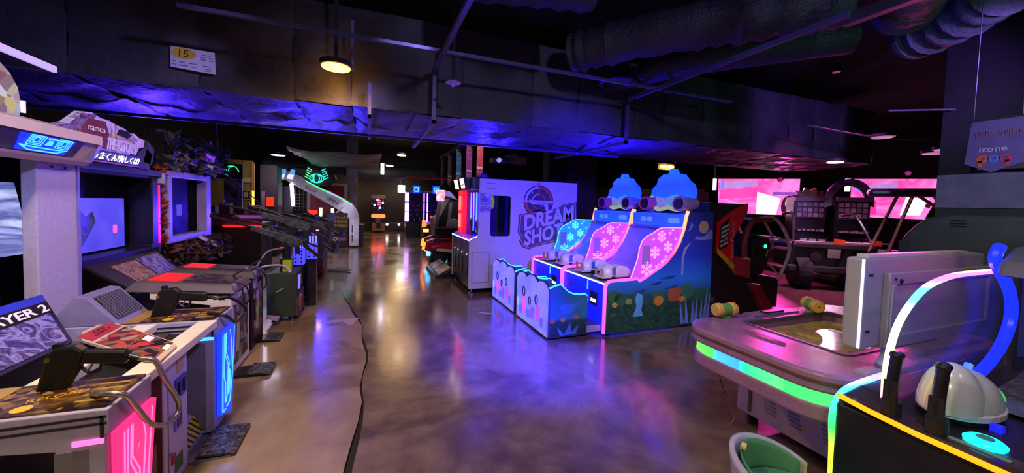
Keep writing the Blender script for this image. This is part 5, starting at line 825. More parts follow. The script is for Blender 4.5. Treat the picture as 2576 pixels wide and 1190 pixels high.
B().tu([(5.34, 3.97, .9), (5.33, 3.97, 1.1), (5.42, 3.97, 1.37), (5.56, 3.97, 1.46), (5.9, 3.97, 1.47)], .042, 10, sub=4).o('foam_sleeve', M('sleeve_red', '7a1f30', .6), rc_, sm=True)
B().box(6.2, 4.3, .95, 6.5, 4.34, 1.18).o('rear_card', M('card_pale', '8a86a8', .5), rc_); B().pr(circ(6.35, 1.07, .06), 'y', 4.294, 4.3).o('card_print', M('print_rust', '8a4a40', .5), rc_)
B().cy((4.4, 3.75, .0), (4.4, 3.75, .01), .01).v
for i in range(3): B().box(4.48, 3.83, .08+.1*i, 4.6, 3.86, .15+.1*i).o('kick_slot', M('slot_grey', '4a4450', .5), rc_)
# ================================================================== right background
# LED video walls
def ledp(t, z, off=0):   # along the slanted screen line
    p = Vector((10.5, 8.75))+Vector((3.72, -3.53))*t; n_ = Vector((-.69, -.725)); return Vector((p.x+n_.x*off, p.y+n_.y*off, z))
lw = EM('led_magenta', 'ff2f9a', 1.6)
def ledwall(outl, label, imgs):
    r = T('video_wall', label, 'video wall', ledp(outl[0][0], 0, 0), 'pink video walls'); n_ = len(outl)
    B().add([ledp(t_, z, 0) for t_, z in outl]+[ledp(t_, z, -.12) for t_, z in outl], [tuple(range(n_)), tuple(range(2*n_-1, n_-1, -1))]+[(i, (i+1) % n_, n_+(i+1) % n_, n_+i) for i in range(n_)]).o('led_panel', PR('led_pic', ['ff4aa8', 'ff7ac8', 'f03a98', 'ff9ae0', 'ff5ab8'], .8, .4, 1.3, 'n', dist=.6), r)
    for nm, pts, m in imgs: B().add([ledp(t_, z, .012) for t_, z in pts]+[ledp(t_, z, .002) for t_, z in pts], [tuple(range(len(pts))), tuple(range(2*len(pts)-1, len(pts)-1, -1))]+[(i, (i+1) % len(pts), len(pts)+(i+1) % len(pts), len(pts)+i) for i in range(len(pts))]).o(nm, m, r)
    mid = outl[0][0]; 
    for t_ in (outl[0][0]+.05, outl[1][0]-.05): a_, b_ = ledp(t_, .2, -.1), ledp(t_, 1.5, -.1); B().cy(a_, b_, .05).o('stand_post', blk, r)
    return r
wht_e = EM('led_white', 'ffd0f4', 1.6); lav = EM('led_lavender', 'b48ad8', 1.0); vio_e = EM('led_violet', '8a4ac0', .9); mag = EM('led_pinkred', 'ff2a88', 1.5); hair = EM('led_hair', '5a1f3a', .5); skin = EM('led_skin', 'f0b0b8', 1.1)
def ell(t0, z0, rt, rz, n_=16): return [(t0+rt*math.cos(2*math.pi*j/n_), z0+rz*math.sin(2*math.pi*j/n_)) for j in range(n_)]
ledwall([(.0, 1.50), (.41, 1.50), (.41, 2.6), (-.01, 2.6)], 'left pink video wall showing a woman with long dark hair', [
    ('grey_band_image', [(0, 2.28), (.2, 2.38), (.2, 2.54), (0, 2.48)], lav), ('pinkred_band_image', [(0, 1.95), (.2, 2.05), (.2, 2.34), (0, 2.24)], mag), ('white_glow_image', [(.2, 1.5), (.3, 1.5), (.32, 2.0), (.2, 2.2)], wht_e),
    ('violet_block_image', [(.28, 2.1), (.4, 2.1), (.4, 2.2), (.28, 2.2)], vio_e), ('hair_image', ell(.362, 1.76, .038, .34)+[], hair), ('face_image', [(a_, z+.002) for a_, z in ell(.362, 1.86, .02, .16)], skin)])
fc = [o_ for o_ in bpy.data.objects if o_.name.startswith('face_image')][0]; fc.location = (-.02, -.02, 0)
for dt, dz, rt_, rz_, m_ in ((-.009, .03, .004, .012, hair), (.009, .03, .004, .012, hair), (0, -.07, .007, .014, EM('led_lips', 'c02a50', .9))):
    pts = ell(.362+dt, 1.86+dz, rt_, rz_, 10); n_ = 10; o_ = B().add([ledp(t_, z, .045) for t_, z in pts]+[ledp(t_, z, .03) for t_, z in pts], [tuple(range(n_)), tuple(range(2*n_-1, n_-1, -1))]+[(i, (i+1) % n_, n_+(i+1) % n_, n_+i) for i in range(n_)]).o('feature_image', m_, bpy.data.objects['video_wall'])
ledwall([(.655, 1.52), (.96, 1.50), (.99, 1.9), (1.0, 2.1), (1.03, 2.12), (1.06, 2.6), (.655, 2.6)], 'right pink video wall with a notched corner', [
    ('grey_band_image', [(.7, 2.1), (.84, 2.2), (.84, 2.5), (.7, 2.4)], lav), ('pinkred_band_image', [(.67, 1.6), (.76, 1.6), (.76, 2.0), (.67, 2.0)], mag), ('white_glow_image', [(.86, 1.6), (.94, 1.6), (.97, 2.05), (.88, 2.1)], wht_e), ('dark_square_image', [(.955, 1.85), (.975, 1.8), (.985, 1.95), (.965, 2.0)], hair)])
for c_, s_ in ((ledp(-.03, 2.45), 1), (ledp(.63, 2.45), 2)):
    t_ = T('light_box', ['slim white and blue lit panel left of the left video wall', 'slim white and blue lit panel left of the right video wall'][s_-1], 'lit panel', (c_.x, c_.y, 2.2), 'slim lit panels'); B().ob((c_.x, c_.y, 2.42), (.05, .05, .18), 0, 0, 45).o('white_light', EM('panel_white', 'f6e8ff', 2.5), t_); B().ob((c_.x+.15, c_.y-.15, 2.4), (.1, .04, .15), 0, 0, 45).o('blue_light', EM('panel_violet', '7a6aff', 1.3), t_); B().cy((c_.x, c_.y, 2.6), (c_.x, c_.y, 4.3), .02, n=6).o('hanger', blk, t_)
# prize towers
def tower(x, y, lab, topm, shape):
    r = T('prize_tower', lab, 'prize machine', (x, y, .2), 'prize towers'); F = Vector((-.69, -.725, 0)); S_ = Vector((.725, -.69, 0)); C_ = Vector((x, y, 0))
    def ob2(n_, s0, s1, f0, f1, z0, z1, m, par=r, z2=None):
        pts = [C_+S_*a_+F*b_+ZV*z for z, (a_, b_) in [(z0, q) for q in ((s0, f0), (s1, f0), (s1, f1), (s0, f1))]+[(z1, q) for q in ((s0, f0), (s1, f0), (s1, f1), (s0, f1))]]; return B().hexa(pts).o(n_, m, par)
    ob2('cabinet', -.34, .34, -.4, .3, .2, 2.0, blk2); bx_ = ob2('display_box', -.32, .32, .3, .36, 1.45, 1.9, M('display_dark', '3a2838', .4)); ob2('sign_strip', -.34, .34, .3, .42, 1.9, 2.0, M('strip_mauve', '8a5a80', .4)); ob2('lower_deck', -.34, .34, .3, .6, .8, 1.0, blk2)
    for i in range(5):
        for j in range(3): ob2('prize_box', -.28+i*.115, -.19+i*.115, .36, .38, 1.49+j*.135, 1.59+j*.135, M('prize_%d' % ((i+j) % 3), ['b89ab0', '8a6a88', 'a87a9c'][(i+j) % 3], .4), bx_)
    for i in range(6): ob2('key_button', -.28+i*.095, -.21+i*.095, .36, .5, 1.12, 1.16+.02*(i % 2), M('key_pale', 'a07a9a', .4))
    for i in range(3): ob2('label_plate', -.25+i*.19, -.1+i*.19, .6, .61, .86, .93, M('label_white', 'b8a8b8', .4))
    tp = B().add([C_+S_*a_+F*.1+ZV*(2.0+z) for a_, z in shape]+[C_+S_*a_+F*.02+ZV*(2.0+z) for a_, z in shape], [tuple(range(len(shape))), tuple(range(2*len(shape)-1, len(shape)-1, -1))]+[(i, (i+1) % len(shape), len(shape)+(i+1) % len(shape), len(shape)+i) for i in range(len(shape))]).o('topper', topm, r)
    return r
star = []
for i in range(13): a_ = math.radians(-10+200*i/12); q = .42 if i % 2 else .28; star.append((q*math.cos(a_)+.05, .02+.62*q*math.sin(a_)))
tower(11.0, 6.5, 'tall prize tower with an autumn-leaf topper left of the right video wall', PR('topper_leaf', ['8a5a30', 'a87a30', '6a3a2a', 'b09040', '9a4a30'], 6, .5, kind='v'), star+[(-.3, 0), (.4, 0)])
arch_ = [(.5*math.cos(math.radians(a_)), -.12+.6*math.sin(math.radians(a_))) for a_ in range(-10, 196, 12)]+[(.34*math.cos(math.radians(a_)), -.12+.42*math.sin(math.radians(a_))) for a_ in range(190, -12, -12)]
tower(11.35, 5.75, 'tall prize tower with a wreath-like arch topper', PR('topper_arch', ['a8a0b0', '7a7088', 'c0b8c4', '8a8298'], 8, .5, kind='v'), arch_)
# off-road buggy ride
bg = T('buggy_ride', 'dark off-road buggy ride with orange-tagged rope across its front', 'ride', (9.1, 4.8, 0)); F = Vector((-.6, -.8, 0)); S_ = Vector((.8, -.6, 0)); C_ = Vector((8.75, 4.85, 0))
def bp(a_, b_, z): return C_+S_*a_+F*b_+ZV*z
def bhex(n_, s0, s1, f0, f1, z0, z1, m, ins=0, bev=0): return B().hexa([bp(s0, f0, z0), bp(s1, f0, z0), bp(s1, f1, z0), bp(s0, f1, z0), bp(s0+ins, f0, z1), bp(s1-ins, f0, z1), bp(s1-ins, f1, z1), bp(s0+ins, f1, z1)]).o(n_, m, bg, bev)
olv = M('buggy_olive', '24261f', .6)
bhex('body_shell', -.55, 1.05, -.9, 0, .42, .95, M('buggy_dark', '17161a', .5), .08, .04); bhex('front_bumper', -.6, 1.1, 0, .12, .36, .5, olv, 0, .03); bhex('bonnet', -.45, .95, -.3, .06, .85, .98, olv, .05, .03)
for s_ in (-.3, .7):
    w_ = B().cy(bp(s_-.14, -.1, .34), bp(s_+.14, -.1, .34), .34, n=22).o('wheel', M('tyre', '100f12', .8, bump=.8, s=12), bg, .03); B().cy(bp(s_-.15, -.1, .34), bp(s_+.15, -.1, .34), .16, n=14).o('hub', dgry, w_)
B().cy(bp(-.1, .07, .68), bp(-.1, .1, .68), .1, n=16).o('headlamp', M('lamp_smoke', '3a3430', .3), bg); B().cy(bp(.65, .07, .68), bp(.65, .1, .68), .1, n=16).o('headlamp', MATS['lamp_smoke'], bg); B().hexa([bp(.1, .07, .68), bp(.32, .07, .68), bp(.32, .09, .68), bp(.1, .09, .68), bp(.1, .07, .86), bp(.32, .07, .86), bp(.32, .09, .86), bp(.1, .09, .86)]).o('paper_tag', M('tag_beige', '8a7c74', .6), bg)
for s_ in (-.45, .95): B().tu([bp(s_, -.1, .95), bp(s_+(.12 if s_ < 0 else -.12), -.5, 1.55), bp(s_+(.12 if s_ < 0 else -.12), -1.0, 1.55)], .03, 8, sub=4).o('roll_bar', blk2, bg)
rp_ = B().tu([(6.45, 4.4, 1.12), tuple(bp(-.2, .15, 1.0)), tuple(bp(1.1, .15, 1.02))], .012, 6).o('barrier_rope', M('rope_pale', 'b8a0b0', .6), bg)
for s_ in (.15, .75): B().hexa([bp(s_, .17, .98), bp(s_+.18, .17, .97), bp(s_+.18, .19, .97), bp(s_, .19, .98), bp(s_, .17, 1.08), bp(s_+.18, .17, 1.07), bp(s_+.18, .19, 1.07), bp(s_, .19, 1.08)]).o('orange_tag', M('tag_orange', 'ff5a20', .5), bg)
# caged kart with black roof
kt = T('caged_kart', 'caged kart ride with black roof bar and clear windshield', 'ride', (8.8, 3.3, 0)); tube_m = M('kart_tube', 'a07080', .25, .8)
B().ob((8.55, 3.35, 1.98), (.62, .16, .07), 0, 0, -58).o('roof_pad', blk2, kt, .05)
for q in (((8.1, 3.75, .95), (8.4, 3.55, 1.93)), ((8.3, 3.6, .9), (8.5, 3.4, 1.93)), ((8.55, 3.35, 1.93), (8.95, 2.75, 1.3)), ((8.65, 3.2, 1.93), (9.0, 2.95, 1.15))): B().cy(*q, .025, n=8).o('cage_tube', tube_m, kt)
B().grid(lambda u, v: (8.35+.75*u, 3.35-1.0*u, .95+v*(.12+.22*math.sin(math.pi*u))), 14, 4).o('windshield', GL('wind_pink', 'c080a8', .3), kt, sm=True, th=.01); B().box(8.1, 2.4, .3, 9.3, 3.6, .9).o('kart_body', M('kart_plum', '1c1016', .5), kt, .05); B().box(8.3, 2.6, .9, 9.1, 3.4, .93).o('painted_pink_glow', EM('kart_pink_glow', 'd84a98', .5), kt)  # pink panel is no lamp; its glow is put into the material
for s_ in ((8.2, 3.62), (8.32, 3.5)): B().ob((*s_, .88), (.05, .01, .12), 10, 0, -45).o('number_tag', M('tag_white', 'b0a0a8', .5), kt)
for x in (8.25, 9.15):
    for y in (2.5, 3.5): B().cy((x, y-.06, .18), (x, y+.06, .18), .18, n=16).o('wheel', rub, kt)
# big dark green rounded simulator and pale wall band
sm_ = T('simulator_pod', 'large dark green rounded simulator pod behind the score board', 'simulator', (6.7, 2.0, 0))
B().pr([(2.5, .1), (2.5, 1.25), (2.45, 1.38), (2.36, 1.5), (2.28, 1.58), (2.1, 1.62), (.6, 1.62), (.6, .1)], 'x', 6.0, 7.2).o('pod_shell', M('pod_green', '34403c', .5), sm_, .05, seg=4); B().box(5.985, 2.4, .3, 6.0, 2.49, 1.3).o('pod_edge', M('pod_edge', '26362c', .5), sm_, .01); B().box(6.0, .65, 0, 7.2, 2.45, .1).o('plinth', blk, sm_)
for i in range(3): B().box(5.98, 1.95, 1.5+.03*i, 6.0, 2.06, 1.512+.03*i).o('vent_slit', M('slit_grey', '3a4240', .5), sm_)
S(B().box(7.3, -3.4, 0, 7.5, 2.68, 1.72).o('wall_partition', M('partition_green', '2c3632', .6))); S(B().box(7.28, -3.4, 1.72, 7.5, 2.68, 2.16).o('trim_2', M('band_grey', '706e84', .55))); S(B().box(7.3, -3.4, 2.16, 7.5, 2.68, 4.3).o('wall_partition_upper', M('bulkhead', '0f100f', .7)))
S(B().box(7.2, -3.4, 2.2, 7.3, 2.3, 2.34).o('trim_3', M('ledge_brown', '5a4a4a', .5)))
# pennant
pn = T('pennant_banner', 'violet pennant banner with orange, blue and red bubble letters at right', 'banner', (6.0, 1.8, 2.05)); bx = 6.0
B().pr([(1.6, 2.17), (1.82, 2.07), (2.01, 2.17), (1.98, 2.62), (1.62, 2.62)], 'x', bx, bx+.01).o('cloth', M('cloth_violet', '5a4880', .7), pn); B().cy((bx+.005, 1.6, 2.62), (bx+.005, 2.02, 2.62), .012, n=8).o('rod', dgry, pn)
for y in (1.65, 1.97): B().cy((bx+.005, y, 2.62), (bx+.005, y, 4.3), .004, n=5).o('string', gry, pn)
tx('izone', 'banner_lettering', M('letters_lav', 'a89ac0', .5), pn, (bx-.002, 1.82, 2.31), NY, ZV, .055, .19, .003, 0, .02); tx('일상의 사이다!', 'banner_lettering', M('letters_rust', '8a5a58', .5), pn, (bx-.002, 1.80, 2.47), NY, ZV, .06, .3, .003)
for i, (y, h) in enumerate(((1.885, 'd0562a'), (1.81, '4a6ac0'), (1.735, 'b03a5a'))):
    m_ = M('bubble_'+h, h, .5); z_ = 2.21; p_ = B().hole(circ(y, z_, .042, 18), [circ(y, z_, .016, 10)], 'x', bx-.004, bx).o('bubble_letter', m_, pn)
    if i != 1: B().box(bx-.004, y-.014+(.014 if i == 0 else -.014), z_-.085, bx-.001, y+.014+(.014 if i == 0 else -.014), z_-.02).o('letter_stem', m_, p_)
# ceiling services at right
for i, (pts, r_, lb_) in enumerate([([(6.5, 2.9, 3.0), (8, 2.3, 3.05), (9.5, 1.8, 3.0)], .012, 'thin sagging cable under the right ceiling'), ([(7, 4.2, 3.1), (9, 3.9, 3.0), (11, 3.2, 3.1)], .015, 'sagging pink-lit cable left of the pennant')]): tag(B().tu(pts, r_, 6, sub=6).o('ceiling_cable', M('cable_lilac', '6a5a70', .5), base=pts[0]), lb_, 'cable', 'ceiling cables')
for i, (x, y, z) in enumerate(((9.6, 3.6, 2.75), (9.2, 3.3, 2.75), (8.6, 3.9, 3.0))):
    disc_lamp(x, y, z, .16, 'ffb0f0', .35, ['unlit-looking pink ceiling disc above the right video wall, left one', 'pink ceiling disc above the right video wall, right one', 'pink ceiling disc left of the pennant'][i], 0, 'ffffff', grp='pink ceiling discs')

disc_lamp(8.6, 4.6, 2.62, .14, 'ffe8ff', 5, 'small white ceiling lamp above the autumn-leaf prize tower', 260, 'ffc0ec', grp='round ceiling lamps')
# ================================================================== far left
bk = T('basketball_game', 'white-armed basketball game with glowing green emblem at the far left', 'basketball machine', (-1.6, 13.7, 0)); yb = 13.4
arm = [(-2.72, 2.48), (-2.55, 2.48), (-2.1, 2.3), (-1.7, 2.0), (-.85, 1.58), (-.55, 1.4), (-.42, 1.2), (-.35, .9), (-.35, .05), (-.64, .05), (-.65, .95), (-.75, 1.1), (-.95, 1.24), (-1.8, 1.76), (-2.5, 2.16), (-2.8, 2.2)]
for y in (yb, yb+.85): B().pr(arm, 'y', y, y+.06).o('side_arm', M('arm_white', 'd8d4e4', .4), bk, .01)
B().tu([(a_, yb-.005, z) for a_, z in ((-1.9, 2.14), (-1.7, 2.03), (-.85, 1.61), (-.56, 1.44))], .018, 6).o('green_light_line', EM('line_green', '50ff80', 1.8), bk); B().tu([(a_, yb-.005, z) for a_, z in ((-1.3, 1.86), (-.8, 1.6))], .02, 6).o('violet_light_line', EM('line_violet', 'a040ff', 2), bk)
tx('SPIN', 'arm_lettering', let_k, bk, (-1.15, yb-.008, 1.55), Vector((1, 0, -.52)), Vector((.52, 0, 1)), .1, .35, .004); tx('HOOP', 'arm_lettering', M('letters_rose', 'b05a78', .5), bk, (-1.75, yb-.008, 1.88), Vector((1, 0, -.52)), Vector((.52, 0, 1)), .1, .35, .004)
for z in (.2, .5): B().box(-.56, yb-.006, z, -.53, yb, z+.24).o('arm_slot', M('slot_dark', '3a3642', .5), bk)
B().pr([(-2.5, 2.48), (-2.1, 2.33), (-1.75, 2.02), (-1.3, 2.05), (-1.05, 2.25), (-1.1, 2.42), (-1.5, 2.56), (-2.3, 2.6)], 'y', yb+.1, yb+.8).o('roof', M('roof_slate', '1c2420', .4), bk, .04)
em = EM('emblem_teal', '30e0c0', 2.0); c0 = Vector((-1.62, yb+.08, 2.25)); 
for k in range(3): B().tu([c0+Vector((.2*(1-.3*k)*math.cos(t_), -.01*k, .14*math.sin(t_))) for t_ in [j*math.pi/8 for j in range(16)]], .014, 5, True).o('emblem_ring', em, bk)
for k in range(5): B().cy(c0+Vector((-.22+.02*k, 0, -.02+.07*k)), c0+Vector((-.34+.02*k, 0, .05+.07*k)), .014, n=5).o('emblem_spike', EM('emblem_green', '50f080', 1.8), bk); B().cy(c0+Vector((.22-.02*k, 0, -.02+.07*k)), c0+Vector((.34-.02*k, 0, .05+.07*k)), .014, n=5).o('emblem_spike', em, bk)
for x in (-2.7, -2.45): B().pr([(x, 2.2), (x+.16, 2.18), (x+.2, 2.32), (x+.05, 2.34)], 'y', yb-.02, yb).o('lit_tile', EM('tile_white', 'd0d4ff', 1.2), bk)
for x in (-2.68, -2.43): B().pr([(x+.06, 2.36), (x+.2, 2.34), (x+.22, 2.48), (x+.1, 2.5)], 'y', yb-.02, yb).o('lit_tile', EM('tile_blue', '50a0e8', .9), bk)
B().cy((-2.28, yb+.02, 1.35), (-2.32, yb+.02, 2.05), .05).o('white_tube', EM('tube_bright', 'f4f0ff', 14), bk)
for x in (-1.5, -1.15): B().cy((x, yb+.1, 1.0), (x, yb+.1, 1.3), .05).o('white_tube', EM('tube_mid', 'e0e8c8' if x < -1.3 else '5048ff', 2), bk)
B().box(-1.85, yb+.1, 1.05, -1.6, yb+.14, 1.22).o('red_score', EM('score_red', 'ff2a20', 1.8), bk)
nt_ = M('net_cord', '6a6270', .7); nb = B()
for i in range(13): nb.cy((-2.3+.1*i, yb+.04, 1.2), (-2.3+.1*i, yb+.04, 2.15-.07*i if i > 1 else 2.1), .006, n=4)
for i in range(9): nb.cy((-2.35, yb+.04, 1.22+.1*i), (-1.1-.15*max(0, i-4), yb+.04, 1.22+.1*i), .006, n=4)
o = nb.o('net', nt_, bk); o['kind'] = 'stuff'
B().pr([(-2.1, .1), (-.66, .1), (-.66, .95), (-1.0, 1.15), (-2.1, 1.0)], 'y', yb+.08, yb+.8).o('ball_tray', M('tray_brown', '1f1512', .5), bk); B().box(-.35, yb+.1, .05, -.2, yb+.8, .75).o('front_box', blk2, bk)
B().cy((-1.1, yb+.02, 1.05), (-.85, yb+.02, 1.35), .03).o('diag_bar', M('bar_pale', '9a94a0', .5), bk)
B().box(-2.75, yb-.01, .95, -2.3, yb+.02, 1.95).o('poster_side', PR('poster_grid', ['8f86a0', '3a3240', 'a89ab0', '5a4a58'], 5, .5, 0, 'b'), bk)
# pop-up poster stand
ps = T('poster_stand', 'dark poster stand with yellow lettering beneath the basketball arm', 'poster stand', (-.95, 13.3, 0)); yp_ = 13.28
B().box(-1.3, yp_, .02, -.68, yp_+.03, 1.15).o('board', M('poster_brown', '231814', .5), ps); B().box(-1.3, yp_-.004, .9, -1.05, yp_, 1.13).o('blue_corner', M('corner_blue', '24356a', .5), ps)
for i, s_ in enumerate(('고객스는즉석', '한정낭비고', '모바일NEON')): tx(s_, 'poster_lettering', M('letters_amber', 'b0862a', .5), ps, (-.88, yp_-.004, 1.0-.13*i), XV, ZV, .085, .4, .002)
tx('izone', 'poster_lettering', let_w, ps, (-.93, yp_-.004, .48), XV, ZV, .09, .34, .002, 0, .02)
for i, h in enumerate(('c07a2a', '3a5ab0', 'a83a4a')): B().hole(circ(-1.05+.13*i, .3, .07, 16), [circ(-1.05+.13*i, .3, .025, 10)], 'y', yp_-.006, yp_).o('bubble_letter', M('pb_'+h, h, .5), ps)
B().box(-1.2, yp_+.03, 0, -.8, yp_+.25, .02).o('stand_foot', blk2, ps)
# red partition and white column
rp2 = T('red_screen', 'dark red partition screen in a pale frame behind the basketball game', 'partition', (-1.3, 14.7, 0)); B().box(-2.0, 14.72, .05, -.86, 14.76, 2.1).o('red_panel', M('panel_crimson', '8c1a30', .6), rp2)
B().hole([(-2.06, 0), (-.8, 0), (-.8, 2.16), (-2.06, 2.16)], [[(-1.98, .08), (-.88, .08), (-.88, 2.08), (-1.98, 2.08)]], 'x', 0, .01).v
B().hole([(-2.06, 0), (-.8, 0), (-.8, 2.16), (-2.06, 2.16)], [[(-1.98, .08), (-.88, .08), (-.88, 2.08), (-1.98, 2.08)]], 'y', 14.68, 14.78).o('frame', M('frame_pale', 'a89aa8', .5), rp2, .01)
S(B().box(-.83, 15.0, 0, -.46, 15.4, 4.3).o('wall_column', M('column_lilac', '6a627c', .6, var=.25)))
tx('AL 1C', 'column_lettering', M('letters_redfaint', '7a3048', .5), bpy.data.objects['wall_column'], (-.6, 14.995, 1.5), XV, ZV, .3, .2, .003)
# locker door with 7 8, neon lotus, poster panel, dark red panel
ld = T('locker_wall', 'mustard locker wall marked 7 8 with a bright edge', 'locker', (-3.0, 11.1, 0)); must = M('mustard', '7a6020', .6)
B().box(-3.75, 11.05, 0, -2.76, 11.1, 2.5).o('door', must, ld); B().box(-2.78, 11.03, 0, -2.72, 11.06, 2.45).o('edge_strip', M('edge_ochre', '8a6a28', .5), ld); B().box(-2.77, 11.02, 1.3, -2.72, 11.03, 1.75).o('lit_edge', EM('edge_warm', 'ffc040', 2.0), ld)
for x, s_ in ((-3.12, '7'), (-2.9, '8')): B().hole([(x-.1, 1.52), (x+.1, 1.52), (x+.1, 1.76), (x-.1, 1.76)], [[(x-.085, 1.535), (x+.085, 1.535), (x+.085, 1.745), (x-.085, 1.745)]], 'y', 11.04, 11.05).o('number_frame', M('num_gold', 'a88a40', .5), ld); B().box(x-.085, 11.043, 1.535, x+.085, 11.05, 1.745).o('number_plate', M('num_black', '1a140a', .5), ld); tx(s_, 'number_lettering', M('num_gold2', 'c8a050', .5), ld, (x, 11.042, 1.64), XV, ZV, .14, None, .002, 0, .02)
B().box(-2.97, 11.04, 1.95, -2.78, 11.05, 2.07).o('paper_label', M('paper_tan', '9a8450', .6), ld)
dp = T('red_booth', 'dark red booth panel with an orange glow beside the mustard lockers', 'booth', (-2.4, 11.6, 0)); B().box(-2.72, 11.55, 0, -2.34, 11.65, 2.45).o('panel', M('booth_maroon', '1c0708', .7), dp); B().box(-2.58, 11.52, 1.35, -2.4, 11.55, 1.6).o('orange_light', EM('glow_orange', 'ff3a10', .7), dp); B().box(-2.68, 11.5, 1.3, -2.6, 11.52, 1.75).o('tag_strip', M('tag_mauve', '6a4a5a', .5), dp); B().box(-2.4, 11.66, 0, -2.34, 12.2, 2.45).o('black_side', blk, dp)
ns = T('neon_sign', 'small green and blue neon scribble sign above the far left posters', 'neon sign', (-3.0, 10.4, 2.0)); B().box(-3.25, 10.42, 2.0, -2.8, 10.45, 2.35).o('back_board', blk2, ns)
for k in range(4): a_ = k*.8; B().tu([(-3.03+.16*math.cos(a_+t_)*(1-.4*t_), 10.4, 2.17+.13*math.sin(a_+t_*1.5)) for t_ in [j*.2 for j in range(9)]], .009, 5).o('neon_tube', EM('neon_'+['green', 'teal', 'green', 'blue'][k], ['30e060', '30c0d0', '50f070', '4080ff'][k], 1.8), ns)
B().cy((-3.0, 10.44, .0), (-3.0, 10.44, 2.0), .02, n=6).o('pole', blk2, ns)
pz = T('collage_poster', 'pale photo-collage panel standing on the far left counter', 'poster', (-2.9, 10.2, 0)); B().box(-3.1, 10.2, 0, -2.76, 10.26, 1.98).o('panel', PR('collage', ['8a7f92', '3a3440', 'aa9cb0', '6a5c68', '2c2830'], 6, .5, kind='v'), pz); B().box(-2.84, 10.18, 1.4, -2.74, 10.2, 2.0).o('edge_strip', M('strip_lilac', '8a80a0', .5), pz)
# red-lit counter
ct = T('prize_counter', 'low rose-lit counter with a glowing red ledge at the far left', 'counter', (-2.6, 9.2, 0))
B().box(-3.4, 8.98, 0, -2.1, 9.9, 1.05).o('counter_body', M('counter_plum', '1a0c14', .6), ct); B().box(-3.4, 8.92, 1.0, -2.08, 8.98, 1.24).o('counter_front', M('counter_rose', '6a3040', .5), ct); B().box(-2.72, 8.86, .985, -2.08, 8.95, 1.02).o('red_ledge', EM('ledge_red', 'ff1a28', 1.4), ct); B().box(-2.5, 8.9, 1.16, -2.02, 8.95, 1.22).o('violet_ledge', EM('ledge_violet', 'a050c0', .5), ct)
for x, h in ((-3.1, .15), (-2.85, .22), (-2.6, .12), (-2.35, .18)): B().box(x, 9.1, 1.24, x+.18, 9.3, 1.24+h).o('stock_box', M('stock_%d' % int(h*100), ['5a2a38', '4a3a58', '7a3a40', '3a3a60'][int(h*100) % 4], .5), ct)
tag(B().tu([(-2.62, 8.02, 4.3), (-2.5, 8.0, 2.1), (-2.1, 7.9, 1.72), (-1.7, 7.8, 1.35)], .008, 5).o('diagonal_cable', M('cable_pale2', '8a82a0', .5)), 'pale cable running down diagonally beside the framed screen', 'cable')
# rose box and white booth between the rifles and the poster stand
rb = T('rose_cabinet', 'narrow burgundy cabinet with pink sides behind the rifles', 'arcade cabinet', (-1.0, 8.6, 0)); B().box(-1.35, 8.3, .05, -.88, 9.2, .95).o('body', M('cab_burg', '4a1024', .5), rb, .01); B().box(-1.3, 8.28, .2, -1.0, 8.3, .9).o('rose_side', M('side_rose', '9a6a74', .5), rb); B().box(-1.25, 8.1, .55, -1.0, 8.27, 1.05).o('grey_unit', M('unit_lilac', '8a82a0', .4), rb, .01)
for x in (-1.2, -1.08): B().tu([(x, 8.15, 1.05), (x, 8.12, 1.14), (x+.06, 8.1, 1.16)], .012, 6).o('white_hook', M('hook_white', 'd8d0ff', .4), rb)
tag(B().pr([(-.87, 9.0), (-.4, 8.85), (-.38, 8.95), (-.84, 9.14)], 'z', .02, .045).o('foot_bar', M('bar_lilac', '6a6080', .5)), 'flat violet foot bar lying at the burgundy cabinet', 'foot rest')
# ================================================================== far centre
dm = T('dart_machine', 'far dart-style machine with blue dots and a glowing orange band', 'arcade cabinet', (.38, 19.5, 0))
B().box(.08, 19.5, .1, .7, 20.0, 1.75).o('cabinet', blk2, dm, .01); B().box(.06, 19.44, 1.68, .72, 19.6, 1.86).o('header', M('header_mauve', '6a5060', .5), dm)
B().pr(rr(.06, .72, .72, .92, .08), 'y', 19.42, 19.5).o('orange_band', EM('band_orange', 'ff5a30', 3.5), dm); B().cy((.38, 19.4, .6), (.38, 19.5, .6), .14).o('round_pad', M('pad_violet', '6a4a80', .5), dm)
for a_ in range(4): B().el((.4+.2*math.cos(a_*1.57+.3), 19.48, 1.42+.2*math.sin(a_*1.57+.3)), (.055, .03, .055), 10, 6).o('blue_lamp', EM('lamp_skyblue', '70b0ff', 5), dm)
for a_ in range(8): B().el((.4+.3*math.cos(a_*.785), 19.48, 1.42+.28*math.sin(a_*.785)), (.022, .02, .022), 8, 5).o('dot_lamp', EM('lamp_violet', '6030ff', 3), dm)
for z in (1.35, 1.45, 1.55): B().box(.32, 19.47, z, .5, 19.5, z+.07).o('red_digits', EM('digits_red', 'ff4060', 2.5), dm)
for x in (.1, .5): B().box(x, 19.4, .2, x+.2, 19.5, .48).o('tan_box', M('box_tan', '8a6048', .5), dm)
B().box(.1, 19.4, .08, .7, 19.5, .2).o('rose_base', M('base_rose', '8a5a58', .5), dm)
tag(B().cy((-.8, 19.9, .42), (1.9, 19.9, .45), .03, n=8).o('wall_pipe', M('pipe_violet', '4a4060', .5)), 'thin violet pipe along the foot of the far wall', 'pipe')
for i, x in enumerate((-.72, .82, 1.4)):
    t = T('floor_spot', ['white far spot lamp, left of the dart machine', 'white far spot lamp, just right of the dart machine', 'white far spot lamp, rightmost on the wall pipe'][i], 'lamp', (x, 19.8, 0), 'far white spots'); B().el((x, 19.8, .38), (.06, .05, .06), 10, 6).o('bulb', EM('spot_white', 'fff8f0', 8), t); B().cy((x, 19.85, 0), (x, 19.85, .34), .01, n=5).o('stalk', blk2, t)
